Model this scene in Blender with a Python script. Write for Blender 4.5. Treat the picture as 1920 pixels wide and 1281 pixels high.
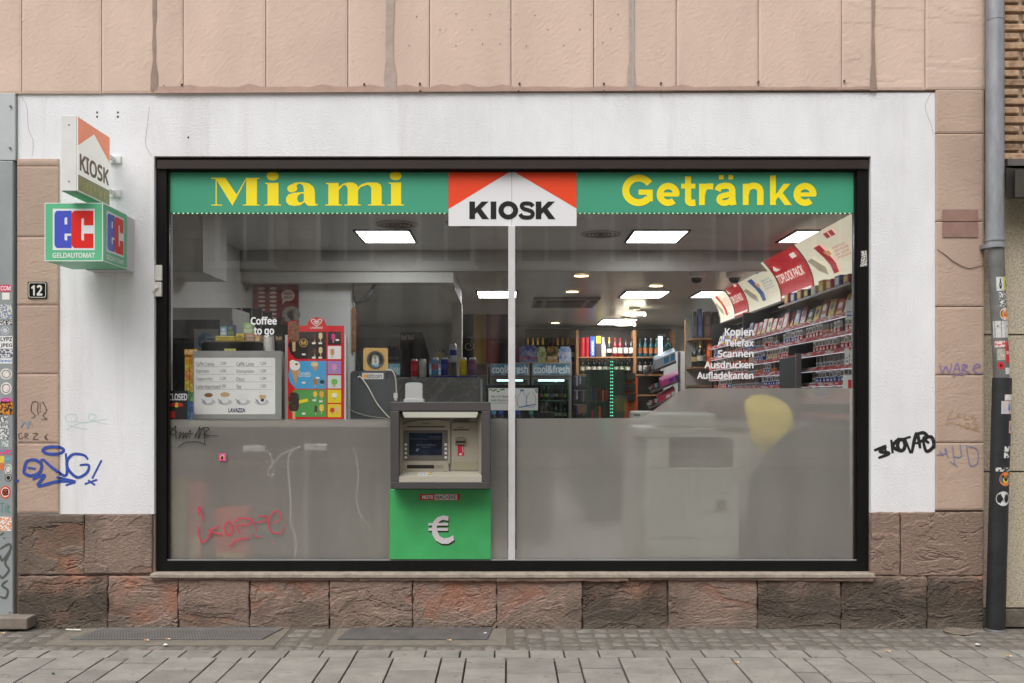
import bpy, bmesh, math, random
from mathutils import Vector, noise, Matrix

for o in list(bpy.data.objects):
    bpy.data.objects.remove(o)
scene = bpy.context.scene
COL = scene.collection
R = math.radians

# ------------------------------------------------------------------ camera
CAM_D, CAM_H, F = 5.425, 1.3175, 1750.0      # metres to the facade, eye height, focal length in photo pixels
VX, VY = 953.0, 750.0                        # vanishing point in the photo
cam = bpy.data.cameras.new('camera')
cam.sensor_width = 36.0
cam.lens = 36.0 * F / 1920.0
cam.shift_x = (960.0 - VX) / 1920.0
cam.shift_y = (VY - 640.5) / 1920.0
cam.clip_start, cam.clip_end = 0.05, 300
camo = bpy.data.objects.new('camera', cam)
COL.objects.link(camo)
camo.location = (0, -CAM_D, CAM_H)
camo.rotation_euler = (R(90), 0, 0)
scene.camera = camo

# ------------------------------------------------------------------ sky and sun (overcast)
SUN_EL, SUN_AZ = 58, -28                     # degrees; azimuth from the street side, negative = left
w = bpy.data.worlds.new('World')
scene.world = w
w.use_nodes = True
nt = w.node_tree
nt.nodes.clear()
sky = nt.nodes.new('ShaderNodeTexSky')
sky.sky_type = 'NISHITA'
sky.sun_disc = False
sky.sun_elevation = R(SUN_EL)
sky.sun_rotation = R(180 - SUN_AZ)
sky.air_density, sky.dust_density, sky.ozone_density = 1.0, 4.0, 1.0
hs = nt.nodes.new('ShaderNodeHueSaturation')
hs.inputs['Saturation'].default_value = 0.14
bg = nt.nodes.new('ShaderNodeBackground')
bg.inputs['Strength'].default_value = 0.15
wo = nt.nodes.new('ShaderNodeOutputWorld')
nt.links.new(sky.outputs[0], hs.inputs['Color'])
nt.links.new(hs.outputs[0], bg.inputs['Color'])
nt.links.new(bg.outputs[0], wo.inputs['Surface'])
sun = bpy.data.lights.new('sun', 'SUN')
sun.energy = 0.9
sun.angle = R(40)
sun.color = (1.0, 0.965, 0.92)
suno = bpy.data.objects.new('sun', sun)
COL.objects.link(suno)
d = Vector((math.sin(R(SUN_AZ)) * math.cos(R(SUN_EL)), -math.cos(R(SUN_AZ)) * math.cos(R(SUN_EL)), math.sin(R(SUN_EL))))
suno.rotation_euler = d.to_track_quat('Z', 'Y').to_euler()
suno.location = (-3, -8, 14)
vs = scene.view_settings
vs.view_transform = 'Standard'
vs.look = 'None'
vs.exposure = 0.55
vs.gamma = 1.0
vs.use_curve_mapping = False
scene.render.engine = 'CYCLES'
cy = scene.cycles
cy.use_denoising = True
try:
    cy.denoiser = 'OPENIMAGEDENOISE'
except Exception:
    pass
cy.max_bounces = 10
cy.transparent_max_bounces = 16
cy.transmission_bounces = 8
cy.diffuse_bounces = 4
cy.glossy_bounces = 4
cy.caustics_reflective = False
cy.caustics_refractive = True
cy.sample_clamp_indirect = 6

# ------------------------------------------------------------------ helpers
def P(px, py, Y=0.0):
    """photo pixel at a known distance (Y metres behind the facade) -> point"""
    k = (Y + CAM_D) / F
    return Vector(((px - VX) * k, Y, CAM_H + (VY - py) * k))
def PX(px, Y=0.0): return (px - VX) * (Y + CAM_D) / F
def PZ(py, Y=0.0): return CAM_H + (VY - py) * (Y + CAM_D) / F
def GY(py): return CAM_H * F / (py - VY) - CAM_D      # a pixel on the ground -> its Y

def lin(c):
    return tuple((v / 255 / 12.92 if v / 255 <= 0.04045 else ((v / 255 + 0.055) / 1.055) ** 2.4) for v in c)

MATS = {}
def M(name, col=(128, 128, 128), rough=0.6, metal=0.0, var=0.0, vs=6.0, col2=None, bump=0.0, bs=80.0, bd=0.003,
      rnd=0.0, emit=0.0, spec=0.5, stretch=(1, 1, 1), lo=0.35, hi=0.65, coat=0.0):
    """procedural material; colour in sRGB 0-255; col2 mixed in by noise, rnd = value change per piece"""
    if name in MATS:
        return MATS[name]
    m = bpy.data.materials.new(name)
    m.use_nodes = True
    n = m.node_tree.nodes
    L = m.node_tree.links
    b = n['Principled BSDF']
    b.inputs['Roughness'].default_value = rough
    b.inputs['Metallic'].default_value = metal
    b.inputs['Specular IOR Level'].default_value = spec
    if coat: b.inputs['Coat Weight'].default_value = coat
    c1 = lin(col)
    out = None
    if var or col2 or bump or rnd:
        geo = n.new('ShaderNodeNewGeometry')
        oi = n.new('ShaderNodeObjectInfo')
        mp = n.new('ShaderNodeVectorMath'); mp.operation = 'MULTIPLY'
        mp.inputs[1].default_value = stretch
        L.new(geo.outputs['Position'], mp.inputs[0])
        ad = n.new('ShaderNodeVectorMath'); ad.operation = 'ADD'
        sc_ = n.new('ShaderNodeMath'); sc_.operation = 'MULTIPLY'; sc_.inputs[1].default_value = 37.0 if rnd else 0.0
        L.new(oi.outputs['Random'], sc_.inputs[0])
        L.new(mp.outputs[0], ad.inputs[0]); L.new(sc_.outputs[0], ad.inputs[1])
        vec = ad.outputs[0]
        if var or col2:
            nz = n.new('ShaderNodeTexNoise'); nz.inputs['Scale'].default_value = vs
            nz.inputs['Detail'].default_value = 8; nz.inputs['Roughness'].default_value = 0.62
            L.new(vec, nz.inputs['Vector'])
            cr = n.new('ShaderNodeValToRGB')
            cr.color_ramp.elements[0].position = lo; cr.color_ramp.elements[1].position = hi
            c2 = lin(col2) if col2 else tuple(v * (1 + var) for v in c1)
            ca = c1 if col2 else tuple(v * (1 - var) for v in c1)
            cr.color_ramp.elements[0].color = (*ca, 1); cr.color_ramp.elements[1].color = (*c2, 1)
            L.new(nz.outputs['Fac'], cr.inputs[0])
            out = cr.outputs[0]
        if rnd:
            mr = n.new('ShaderNodeMapRange')
            mr.inputs[3].default_value = 1 - rnd; mr.inputs[4].default_value = 1 + rnd
            L.new(oi.outputs['Random'], mr.inputs[0])
            hv = n.new('ShaderNodeHueSaturation')
            L.new(mr.outputs[0], hv.inputs['Value'])
            if out: L.new(out, hv.inputs['Color'])
            else: hv.inputs['Color'].default_value = (*c1, 1)
            out = hv.outputs[0]
        if bump:
            nb = n.new('ShaderNodeTexNoise'); nb.inputs['Scale'].default_value = bs
            nb.inputs['Detail'].default_value = 6
            L.new(vec, nb.inputs['Vector'])
            bp = n.new('ShaderNodeBump'); bp.inputs['Strength'].default_value = bump
            bp.inputs['Distance'].default_value = bd
            L.new(nb.outputs['Fac'], bp.inputs['Height'])
            L.new(bp.outputs[0], b.inputs['Normal'])
    if out: L.new(out, b.inputs['Base Color'])
    else: b.inputs['Base Color'].default_value = (*c1, 1)
    if emit:
        b.inputs['Emission Strength'].default_value = emit
        if out: L.new(out, b.inputs['Emission Color'])
        else: b.inputs['Emission Color'].default_value = (*c1, 1)
    MATS[name] = m
    return m

def prop(o, label=None, cat=None, group=None, kind=None):
    if label: o['label'] = label
    if cat: o['category'] = cat
    if group: o['group'] = group
    if kind: o['kind'] = kind
    return o

def link(name, me, mats, parent=None):
    o = bpy.data.objects.new(name, me)
    COL.objects.link(o)
    if mats is not None:
        for m in (mats if isinstance(mats, (list, tuple)) else [mats]):
            me.materials.append(m)
    if parent is not None:
        o.parent = parent
        base = Vector((0, 0, 0)); q = parent
        while q is not None:
            base += q.location; q = q.parent
        o.location = -base            # meshes are written in world coordinates
    return o

def thing(name, label, cat, loc=(0, 0, 0), group=None):
    o = bpy.data.objects.new(name, None)
    o.empty_display_size = 0.05
    COL.objects.link(o)
    o.location = loc
    return prop(o, label, cat, group)

class MB:
    def __init__(s): s.v = []; s.f = []; s.mi = []
    def add(s, vs, fs, mi=0):
        k = len(s.v)
        s.v += [tuple(v) for v in vs]
        s.f += [tuple(i + k for i in f) for f in fs]
        s.mi += [mi] * len(fs)
        return s
    def box(s, x0, x1, y0, y1, z0, z1, mi=0):
        if x0 > x1: x0, x1 = x1, x0
        if y0 > y1: y0, y1 = y1, y0
        if z0 > z1: z0, z1 = z1, z0
        return s.add([(x0, y0, z0), (x1, y0, z0), (x1, y1, z0), (x0, y1, z0), (x0, y0, z1), (x1, y0, z1), (x1, y1, z1), (x0, y1, z1)],
                     [(0, 3, 2, 1), (4, 5, 6, 7), (0, 1, 5, 4), (1, 2, 6, 5), (2, 3, 7, 6), (3, 0, 4, 7)], mi)
    def quad(s, a, b, c, d, mi=0): return s.add([a, b, c, d], [(0, 1, 2, 3)], mi)
    def lathe(s, prof, cx, cy, z, seg=14, mis=None, cap=True):
        k = len(s.v)
        for r, h in prof:
            for i in range(seg):
                a = 2 * math.pi * i / seg
                s.v.append((cx + r * math.cos(a), cy + r * math.sin(a), z + h))
        for j in range(len(prof) - 1):
            for i in range(seg):
                i2 = (i + 1) % seg
                s.f.append((k + j * seg + i, k + j * seg + i2, k + (j + 1) * seg + i2, k + (j + 1) * seg + i))
                s.mi.append(mis[j] if mis else 0)
        if cap:
            s.f.append(tuple(k + i for i in range(seg))[::-1]); s.mi.append(mis[0] if mis else 0)
            t = k + (len(prof) - 1) * seg
            s.f.append(tuple(t + i for i in range(seg))); s.mi.append(mis[-1] if mis else 0)
        return s
    def tube(s, pts, r, seg=8, mi=0):
        pts = [Vector(p) for p in pts]
        k = len(s.v)
        n = len(pts)
        up = Vector((0.13, 0.31, 0.94))
        for j, p in enumerate(pts):
            t = (pts[min(j + 1, n - 1)] - pts[max(j - 1, 0)]).normalized()
            u = t.cross(up)
            if u.length < 1e-3: u = t.cross(Vector((1, 0, 0)))
            u.normalize(); v = t.cross(u)
            rr = r[j] if isinstance(r, (list, tuple)) else r
            for i in range(seg):
                a = 2 * math.pi * i / seg
                s.v.append(tuple(p + u * (rr * math.cos(a)) + v * (rr * math.sin(a))))
        for j in range(n - 1):
            for i in range(seg):
                i2 = (i + 1) % seg
                s.f.append((k + j * seg + i, k + j * seg + i2, k + (j + 1) * seg + i2, k + (j + 1) * seg + i)); s.mi.append(mi)
        s.f.append(tuple(k + i for i in range(seg))); s.mi.append(mi)
        s.f.append(tuple(k + (n - 1) * seg + i for i in range(seg))); s.mi.append(mi)
        return s
    def mesh(s, name, smooth=False, bev=0.0, seg=1):
        me = bpy.data.meshes.new(name)
        me.from_pydata(s.v, [], s.f)
        me.polygons.foreach_set('material_index', s.mi)
        if bev or True:
            bm = bmesh.new(); bm.from_mesh(me)
            if bev:
                bmesh.ops.bevel(bm, geom=bm.edges[:], offset=bev, segments=seg, affect='EDGES', profile=0.5, clamp_overlap=True)
            bmesh.ops.recalc_face_normals(bm, faces=bm.faces[:])
            bm.to_mesh(me); bm.free()
        if smooth:
            me.polygons.foreach_set('use_smooth', [True] * len(me.polygons))
            try: me.set_sharp_from_angle(angle=R(40))
            except Exception: pass
        me.update()
        return me
    def build(s, name, mats, parent=None, smooth=False, bev=0.0, seg=1):
        return link(name, s.mesh(name, smooth, bev, seg), mats, parent)

def box(name, x0, x1, y0, y1, z0, z1, mat, parent=None, bev=0.0, seg=1):
    return MB().box(x0, x1, y0, y1, z0, z1).build(name, mat, parent, bev=bev, seg=seg)
def pxbox(name, px0, px1, py0, py1, Y0, Y1, mat, parent=None, bev=0.0, seg=1):
    a = P(px0, py1, Y0); b = P(px1, py0, Y0)
    return box(name, a.x, b.x, Y0, Y1, a.z, b.z, mat, parent, bev, seg)

# --- flat shapes: outlines (nested = holes) filled by a 2D curve, then mapped to a surface
def fill2d(polys):
    cu = bpy.data.curves.new('tmp', 'CURVE')
    cu.dimensions = '2D'; cu.fill_mode = 'BOTH'
    for p in polys:
        sp = cu.splines.new('POLY')
        sp.points.add(len(p) - 1)
        for i, q in enumerate(p): sp.points[i].co = (q[0], q[1], 0, 1)
        sp.use_cyclic_u = True
    ob = bpy.data.objects.new('tmp', cu)
    me = bpy.data.meshes.new_from_object(ob)
    vs = [(v.co.x, v.co.y) for v in me.vertices]; fs = [tuple(f.vertices) for f in me.polygons]
    bpy.data.objects.remove(ob); bpy.data.curves.remove(cu); bpy.data.meshes.remove(me)
    return vs, fs
_gl = {}
FONT = None
try:                                            # Blender's own bundled sans face; the built-in one if it is not there
    import os
    FONT = bpy.data.fonts.load(os.path.join(bpy.utils.system_resource('DATAFILES', path='fonts'), 'NotoSansHebrew-Regular.woff2'))
except Exception:
    FONT = None
def glyphs(s, off=0.0, space=1.0, res=4):
    """outline text in a unit box; off > 0 thickens it by layering shifted copies: list of (verts, faces)"""
    k = (s, off, space, res)
    if k in _gl: return _gl[k]
    cu = bpy.data.curves.new('tmp', 'FONT')
    if FONT: cu.font = FONT
    cu.body = s; cu.space_character = space; cu.resolution_u = res; cu.align_x = 'LEFT'
    ob = bpy.data.objects.new('tmp', cu)
    me = bpy.data.meshes.new_from_object(ob)
    vs = [(v.co.x, v.co.y) for v in me.vertices]; fs = [tuple(f.vertices) for f in me.polygons]
    bpy.data.objects.remove(ob); bpy.data.curves.remove(cu); bpy.data.meshes.remove(me)
    x0 = min(v[0] for v in vs) - off; x1 = max(v[0] for v in vs) + off; y0 = min(v[1] for v in vs) - off; y1 = max(v[1] for v in vs) + off
    n = 0 if off == 0 else (4 if off < 0.02 else 8)
    sh = [(0, 0)] + [(off * math.cos(2 * math.pi * (i + .5) / n), off * math.sin(2 * math.pi * (i + .5) / n)) for i in range(n)]
    _gl[k] = [([((v[0] + a - x0) / (x1 - x0), (v[1] + b - y0) / (y1 - y0)) for v in vs], fs) for a, b in sh]
    return _gl[k]

def front(Y):                                   # map: photo pixels on a plane facing the street
    return lambda a, b, h: P(a, b, Y - h)
def plane(o, u, v, n):                          # map: a along u, b along v, h along n
    o, u, v, n = Vector(o), Vector(u), Vector(v), Vector(n)
    return lambda a, b, h: o + u * a + v * b + n * h
class Ink:
    """collects flat print of one colour on one surface"""
    def __init__(s, mp, h=0.0008): s.mp = mp; s.h = h; s.m = MB(); s.k = 0
    def _put(s, vs, fs, mi=0):
        h = s.h + s.k * 0.00006; s.k += 1
        s.m.add([s.mp(a, b, h) for a, b in vs], fs, mi)
        return s
    def poly(s, *polys, mi=0): return s._put(*fill2d(polys), mi)
    def rect(s, a0, b0, a1, b1, mi=0): return s._put([(a0, b0), (a1, b0), (a1, b1), (a0, b1)], [(0, 1, 2, 3)], mi)
    def ell(s, a, b, ra, rb, n=20, mi=0, hole=None):
        p = [(a + ra * math.cos(2 * math.pi * i / n), b + rb * math.sin(2 * math.pi * i / n)) for i in range(n)]
        if hole:
            return s.poly(p, [(a + ra * hole * math.cos(2 * math.pi * i / n), b + rb * hole * math.sin(2 * math.pi * i / n)) for i in range(n)], mi=mi)
        return s._put(p, [tuple(range(n))], mi)
    def rrect(s, a0, b0, a1, b1, r, mi=0): return s.poly(rr(a0, b0, a1, b1, r), mi=mi)
    def text(s, t, a0, b0, a1, b1, off=0.0, space=1.0, mi=0, res=4):
        for vs, fs in glyphs(t, off, space, res):
            s._put([(a0 + (a1 - a0) * x, b1 + (b0 - b1) * y) for x, y in vs], fs, mi)
            s.k -= 0.7
        return s
    def stroke(s, pts, wd, closed=False, mi=0, smooth=True, taper=0.35):
        p = spline(pts, closed) if smooth and len(pts) > 2 else pts
        n = len(p); vs = []
        for i in range(n):
            q = p[min(i + 1, n - 1)]; r_ = p[max(i - 1, 0)]
            dx, dy = q[0] - r_[0], q[1] - r_[1]
            l = math.hypot(dx, dy) or 1
            t = i / max(n - 1, 1)
            ww = wd * 0.5 * (1 if closed else (1 - taper * abs(2 * t - 1) ** 3))
            vs += [(p[i][0] - dy / l * ww, p[i][1] + dx / l * ww), (p[i][0] + dy / l * ww, p[i][1] - dx / l * ww)]
        fs = [(2 * i, 2 * i + 1, 2 * i + 3, 2 * i + 2) for i in range(n - 1)]
        s.k += 1
        h0 = s.h + s.k * 0.00006
        s.m.add([s.mp(a, b, h0 + (j // 2) * 0.000004) for j, (a, b) in enumerate(vs)], fs, mi)
        return s
    def build(s, name, mats, parent=None): return link(name, s._mesh(name), mats, parent)
    def _mesh(s, name):
        me = bpy.data.meshes.new(name)
        me.from_pydata(s.m.v, [], s.m.f)
        me.polygons.foreach_set('material_index', s.m.mi)
        return me
def spline(pts, closed=False, n=7):
    q = [Vector((p[0], p[1])) for p in pts]
    if closed: q = q + [q[0]]
    out = []
    for i in range(len(q) - 1):
        p0 = q[i - 1] if i > 0 else (q[-2] if closed else q[0]); p1 = q[i]; p2 = q[i + 1]
        p3 = q[i + 2] if i + 2 < len(q) else (q[1] if closed else q[-1])
        for k in range(n):
            t = k / n
            v = 0.5 * ((2 * p1) + (p2 - p0) * t + (2 * p0 - 5 * p1 + 4 * p2 - p3) * t * t + (3 * p1 - p0 - 3 * p2 + p3) * t ** 3)
            out.append((v.x, v.y))
    out.append((q[-1].x, q[-1].y))
    return out
def ellpts(a, b, ra, rb, n=8): return [(a + ra * math.cos(2 * math.pi * i / n), b + rb * math.sin(2 * math.pi * i / n)) for i in range(n)]
def rr(a0, b0, a1, b1, r, n=5, corners=(1, 1, 1, 1)):
    if a0 > a1: a0, a1 = a1, a0
    if b0 > b1: b0, b1 = b1, b0
    p = []
    for (cx, cy, s, on) in ((a1 - r, b1 - r, 0, corners[0]), (a0 + r, b1 - r, 90, corners[1]), (a0 + r, b0 + r, 180, corners[2]), (a1 - r, b0 + r, 270, corners[3])):
        if on:
            for i in range(n + 1):
                t = R(s + 90 * i / n)
                p.append((cx + r * math.cos(t), cy + r * math.sin(t)))
        else:
            t = R(s + 45)
            p.append((cx + r * (1 if math.cos(t) > 0 else -1), cy + r * (1 if math.sin(t) > 0 else -1)))
    return p
def slab2d(name, polys, mp, h0, h1, mats, parent=None):
    """a flat outline with thickness from h0 (front) to h1 (back)"""
    vs, fs = fill2d(polys)
    m = MB()
    m.add([mp(a, b, h0) for a, b in vs], fs)
    m.add([mp(a, b, h1) for a, b in vs], [f[::-1] for f in fs])
    for p in polys:
        n = len(p)
        m.add([mp(a, b, h0) for a, b in p] + [mp(a, b, h1) for a, b in p],
              [(i, (i + 1) % n, n + (i + 1) % n, n + i) for i in range(n)])
    return m.build(name, mats, parent)

def copy_tree(o, parent=None, loc=None):
    c = o.copy(); COL.objects.link(c)
    if parent is not None: c.parent = parent
    if loc is not None: c.location = loc
    for ch in list(o.children): copy_tree(ch, c)
    return c

# ------------------------------------------------------------------ special materials
def nodes_of(name):
    m = bpy.data.materials.new(name); m.use_nodes = True
    MATS[name] = m
    n = m.node_tree.nodes
    return m, n, m.node_tree.links, n['Principled BSDF']
def noise_node(n, L, vec, scale, detail=8, rough=0.6, dist=0.0):
    t = n.new('ShaderNodeTexNoise')
    t.inputs['Scale'].default_value = scale; t.inputs['Detail'].default_value = detail
    t.inputs['Roughness'].default_value = rough; t.inputs['Distortion'].default_value = dist
    L.new(vec, t.inputs['Vector'])
    return t.outputs['Fac']
def ramp(n, L, fac, stops):
    c = n.new('ShaderNodeValToRGB')
    e = c.color_ramp.elements
    while len(e) < len(stops): e.new(0.5)
    for i, (p, col) in enumerate(stops):
        e[i].position = p; e[i].color = (*col, 1)
    L.new(fac, c.inputs[0])
    return c.outputs[0]
def mixc(n, L, fac, a, b, mode='MIX'):
    x = n.new('ShaderNodeMix'); x.data_type = 'RGBA'; x.blend_type = mode
    for sock, v in ((0, fac), (6, a), (7, b)):
        if isinstance(v, (int, float)): x.inputs[sock].default_value = v
        elif isinstance(v, tuple): x.inputs[sock].default_value = (*v, 1)
        else: L.new(v, x.inputs[sock])
    return x.outputs[2]
def math_(n, L, op, a, b=None):
    x = n.new('ShaderNodeMath'); x.operation = op
    for i, v in enumerate((a, b)):
        if v is None: continue
        if isinstance(v, (int, float)): x.inputs[i].default_value = v
        else: L.new(v, x.inputs[i])
    return x.outputs[0]
def pos(n, L, stretch=(1, 1, 1), rnd=0.0):
    g = n.new('ShaderNodeNewGeometry'); v = n.new('ShaderNodeVectorMath'); v.operation = 'MULTIPLY'
    v.inputs[1].default_value = stretch
    L.new(g.outputs['Position'], v.inputs[0])
    if not rnd: return v.outputs[0]
    oi = n.new('ShaderNodeObjectInfo'); k = math_(n, L, 'MULTIPLY', oi.outputs['Random'], rnd)
    a = n.new('ShaderNodeVectorMath'); a.operation = 'ADD'
    L.new(v.outputs[0], a.inputs[0]); L.new(k, a.inputs[1])
    return a.outputs[0]
def bumpn(n, L, b, h, strength, dist, prev=None):
    x = n.new('ShaderNodeBump'); x.inputs['Strength'].default_value = strength; x.inputs['Distance'].default_value = dist
    L.new(h, x.inputs['Height'])
    if prev is not None: L.new(prev, x.inputs['Normal'])
    L.new(x.outputs[0], b.inputs['Normal'])
    return x.outputs[0]

# raw red sandstone with a grey crust; attribute 'fresh' = where the crust has flaked off
def stone_mat(name, crust, fresh, soot, soot_z, pale, m0=0.42, m1=0.6):
    m, n, L, b = nodes_of(name)
    at = n.new('ShaderNodeAttribute'); at.attribute_name = 'fresh'
    p = pos(n, L, (1, 1, 1), 9.0)
    big = noise_node(n, L, p, 5.0, 8, 0.65)
    fine = noise_node(n, L, pos(n, L, (1, 1, 2.5), 9.0), 38.0, 8, 0.7)
    cr = ramp(n, L, fine, [(0.25, tuple(v * 0.62 for v in crust)), (0.55, crust), (0.8, tuple(min(1, v * 1.3) for v in crust))])
    fr = ramp(n, L, fine, [(0.25, tuple(v * 0.6 for v in fresh)), (0.55, fresh), (0.8, tuple(min(1, v * 1.35) for v in fresh))])
    c = mixc(n, L, at.outputs['Fac'], cr, fr)
    pl = ramp(n, L, noise_node(n, L, p, 7.0, 9, 0.72, 0.4), [(0.60, (0, 0, 0)), (0.72, (1, 1, 1))])
    c = mixc(n, L, math_(n, L, 'MULTIPLY', pl, pale), c, lin((178, 152, 136)))
    # soot and moss crust with a ragged upper edge
    sx = n.new('ShaderNodeSeparateXYZ'); g = n.new('ShaderNodeNewGeometry'); L.new(g.outputs['Position'], sx.inputs[0])
    e = math_(n, L, 'ADD', sx.outputs['Z'], math_(n, L, 'MULTIPLY', big, -0.62))
    sf = ramp(n, L, e, [(max(0.0, soot_z - 0.16 + 0.001), (1, 1, 1)), (soot_z + 0.001, (0, 0, 0))]) if soot_z > 0 else None
    e2 = n.new('ShaderNodeMapRange'); e2.inputs[1].default_value = soot_z - 0.36; e2.inputs[2].default_value = soot_z - 0.20
    e2.inputs[3].default_value = 1; e2.inputs[4].default_value = 0
    L.new(e, e2.inputs[0])
    pa = math_(n, L, 'MULTIPLY', e2.outputs[0], ramp(n, L, noise_node(n, L, pos(n, L, (0.9, 1, 0.7), 0), 2.3, 4, 0.5), [(m0, (0, 0, 0)), (m1, (1, 1, 1))]))
    c = mixc(n, L, math_(n, L, 'MULTIPLY', pa, soot), c, mixc(n, L, fine, lin((48, 44, 40)), lin((100, 92, 82))))
    # pale dusty splash line along the foot, ragged
    e3 = n.new('ShaderNodeMapRange'); e3.inputs[1].default_value = 0.01; e3.inputs[2].default_value = 0.075; e3.inputs[3].default_value = 1; e3.inputs[4].default_value = 0
    L.new(math_(n, L, 'ADD', sx.outputs['Z'], math_(n, L, 'MULTIPLY', math_(n, L, 'SUBTRACT', big, 0.5), -0.28)), e3.inputs[0])
    c = mixc(n, L, math_(n, L, 'MULTIPLY', e3.outputs[0], 0.55), c, mixc(n, L, fine, lin((96, 88, 78)), lin((146, 134, 120))))
    L.new(c, b.inputs['Base Color'])
    b.inputs['Roughness'].default_value = 0.92
    b.inputs['Specular IOR Level'].default_value = 0.25
    nb = bumpn(n, L, b, noise_node(n, L, pos(n, L, (1, 1, 3.0), 9.0), 55.0, 8, 0.7), 0.9, 0.006)
    bumpn(n, L, b, noise_node(n, L, p, 220.0, 3, 0.6), 0.5, 0.002, nb)
    return m
SANDSTONE = stone_mat('worn_sandstone', lin((152, 130, 118)), lin((170, 122, 102)), 0.6, 0.16, 0.30)
SANDSTONE2 = stone_mat('worn_sandstone_upper', lin((146, 124, 112)), lin((172, 120, 98)), 0.0, 0.36, 0.12)
SOOTY = stone_mat('sooty_sandstone', lin((144, 122, 110)), lin((166, 118, 98)), 0.9, 0.22, 0.6, 0.2, 0.38)
SOOTY2 = stone_mat('sooty_sandstone_upper', lin((150, 130, 118)), lin((170, 124, 103)), 0.62, 0.70, 0.15, 0.34, 0.56)

def painted_mat(name, base, amt=0.10):
    m, n, L, b = nodes_of(name)
    p = pos(n, L, (1, 1, 1), 13.0)
    v = noise_node(n, L, pos(n, L, (1, 1, 0.45), 13.0), 3.2, 6, 0.55)
    f = noise_node(n, L, p, 60, 6, 0.6)
    c = ramp(n, L, v, [(0.3, tuple(x * (1 - amt) for x in base)), (0.7, tuple(min(1, x * (1 + amt * 0.6)) for x in base))])
    # chipped / dusty specks
    c = mixc(n, L, math_(n, L, 'MULTIPLY', ramp(n, L, noise_node(n, L, p, 26, 8, 0.75), [(0.66, (0, 0, 0)), (0.74, (1, 1, 1))]), 0.35), c, tuple(x * 0.62 for x in base))
    L.new(c, b.inputs['Base Color'])
    b.inputs['Roughness'].default_value = 0.82
    b.inputs['Specular IOR Level'].default_value = 0.3
    mk = ramp(n, L, noise_node(n, L, p, 3.5, 3, 0.5), [(0.45, (0.06, 0.06, 0.06)), (0.68, (1, 1, 1))])
    nb = bumpn(n, L, b, math_(n, L, 'MULTIPLY', mk, noise_node(n, L, pos(n, L, (1.6, 1, 0.7), 13.0), 34.0, 8, 0.7)), 0.42, 0.004)
    bumpn(n, L, b, f, 0.12, 0.002, nb)
    return m
PAINTED = painted_mat('painted_stone_upper', lin((213, 188, 172)))
PILASTER = painted_mat('painted_stone_pilaster', lin((186, 162, 146)), 0.13)

def plaster_mat():
    m, n, L, b = nodes_of('white_render')
    p = pos(n, L)
    dirt = noise_node(n, L, pos(n, L, (1, 1, 0.4)), 2.4, 8, 0.65)
    c = ramp(n, L, dirt, [(0.3, lin((222, 222, 224))), (0.62, lin((237, 237, 240)))])
    c = mixc(n, L, math_(n, L, 'MULTIPLY', ramp(n, L, noise_node(n, L, p, 9, 10, 0.8), [(0.68, (0, 0, 0)), (0.78, (1, 1, 1))]), 0.3), c, lin((176, 166, 155)))
    st_ = ramp(n, L, noise_node(n, L, pos(n, L, (9, 1, 0.5)), 1.0, 7, 0.65), [(0.55, (0, 0, 0)), (0.75, (1, 1, 1))])
    c = mixc(n, L, math_(n, L, 'MULTIPLY', st_, 0.35), c, lin((190, 185, 178)))
    L.new(c, b.inputs['Base Color'])
    b.inputs['Roughness'].default_value = 0.9
    b.inputs['Specular IOR Level'].default_value = 0.2
    mk = ramp(n, L, noise_node(n, L, p, 2.6, 3, 0.5), [(0.38, (0.35, 0.35, 0.35)), (0.7, (1, 1, 1))])
    nb = bumpn(n, L, b, math_(n, L, 'MULTIPLY', mk, noise_node(n, L, p, 90, 6, 0.65, 0.4)), 0.6, 0.009)
    bumpn(n, L, b, noise_node(n, L, p, 260, 3, 0.6), 0.3, 0.003, nb)
    return m
PLASTER = plaster_mat()

def glass_mat():
    m, n, L, b = nodes_of('window_glass')
    n.remove(b)
    tr = n.new('ShaderNodeBsdfTransparent'); tr.inputs[0].default_value = (0.985, 0.99, 0.985, 1)
    gl = n.new('ShaderNodeBsdfGlossy'); gl.inputs['Roughness'].default_value = 0.0
    df = n.new('ShaderNodeBsdfDiffuse'); df.inputs[0].default_value = (0.8, 0.8, 0.78, 1)
    fr = n.new('ShaderNodeLayerWeight'); fr.inputs[0].default_value = 0.35
    f5 = math_(n, L, 'POWER', fr.outputs['Facing'], 4.0)
    fac = math_(n, L, 'ADD', math_(n, L, 'MULTIPLY', f5, 0.75), 0.052)
    mx = n.new('ShaderNodeMixShader'); L.new(fac, mx.inputs[0]); L.new(tr.outputs[0], mx.inputs[1]); L.new(gl.outputs[0], mx.inputs[2])
    p = pos(n, L)
    dust = ramp(n, L, noise_node(n, L, p, 90, 4, 0.7), [(0.72, (0, 0, 0)), (0.80, (1, 1, 1))])
    film = ramp(n, L, noise_node(n, L, pos(n, L, (3, 1, 0.5)), 2.5, 6, 0.6), [(0.4, (0, 0, 0)), (0.8, (1, 1, 1))])
    df_ = math_(n, L, 'ADD', math_(n, L, 'MULTIPLY', dust, 0.22), math_(n, L, 'MULTIPLY', film, 0.025))
    m2 = n.new('ShaderNodeMixShader'); L.new(df_, m2.inputs[0]); L.new(mx.outputs[0], m2.inputs[1]); L.new(df.outputs[0], m2.inputs[2])
    L.new(m2.outputs[0], n['Material Output'].inputs['Surface'])
    return m
GLASS = glass_mat()
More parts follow.
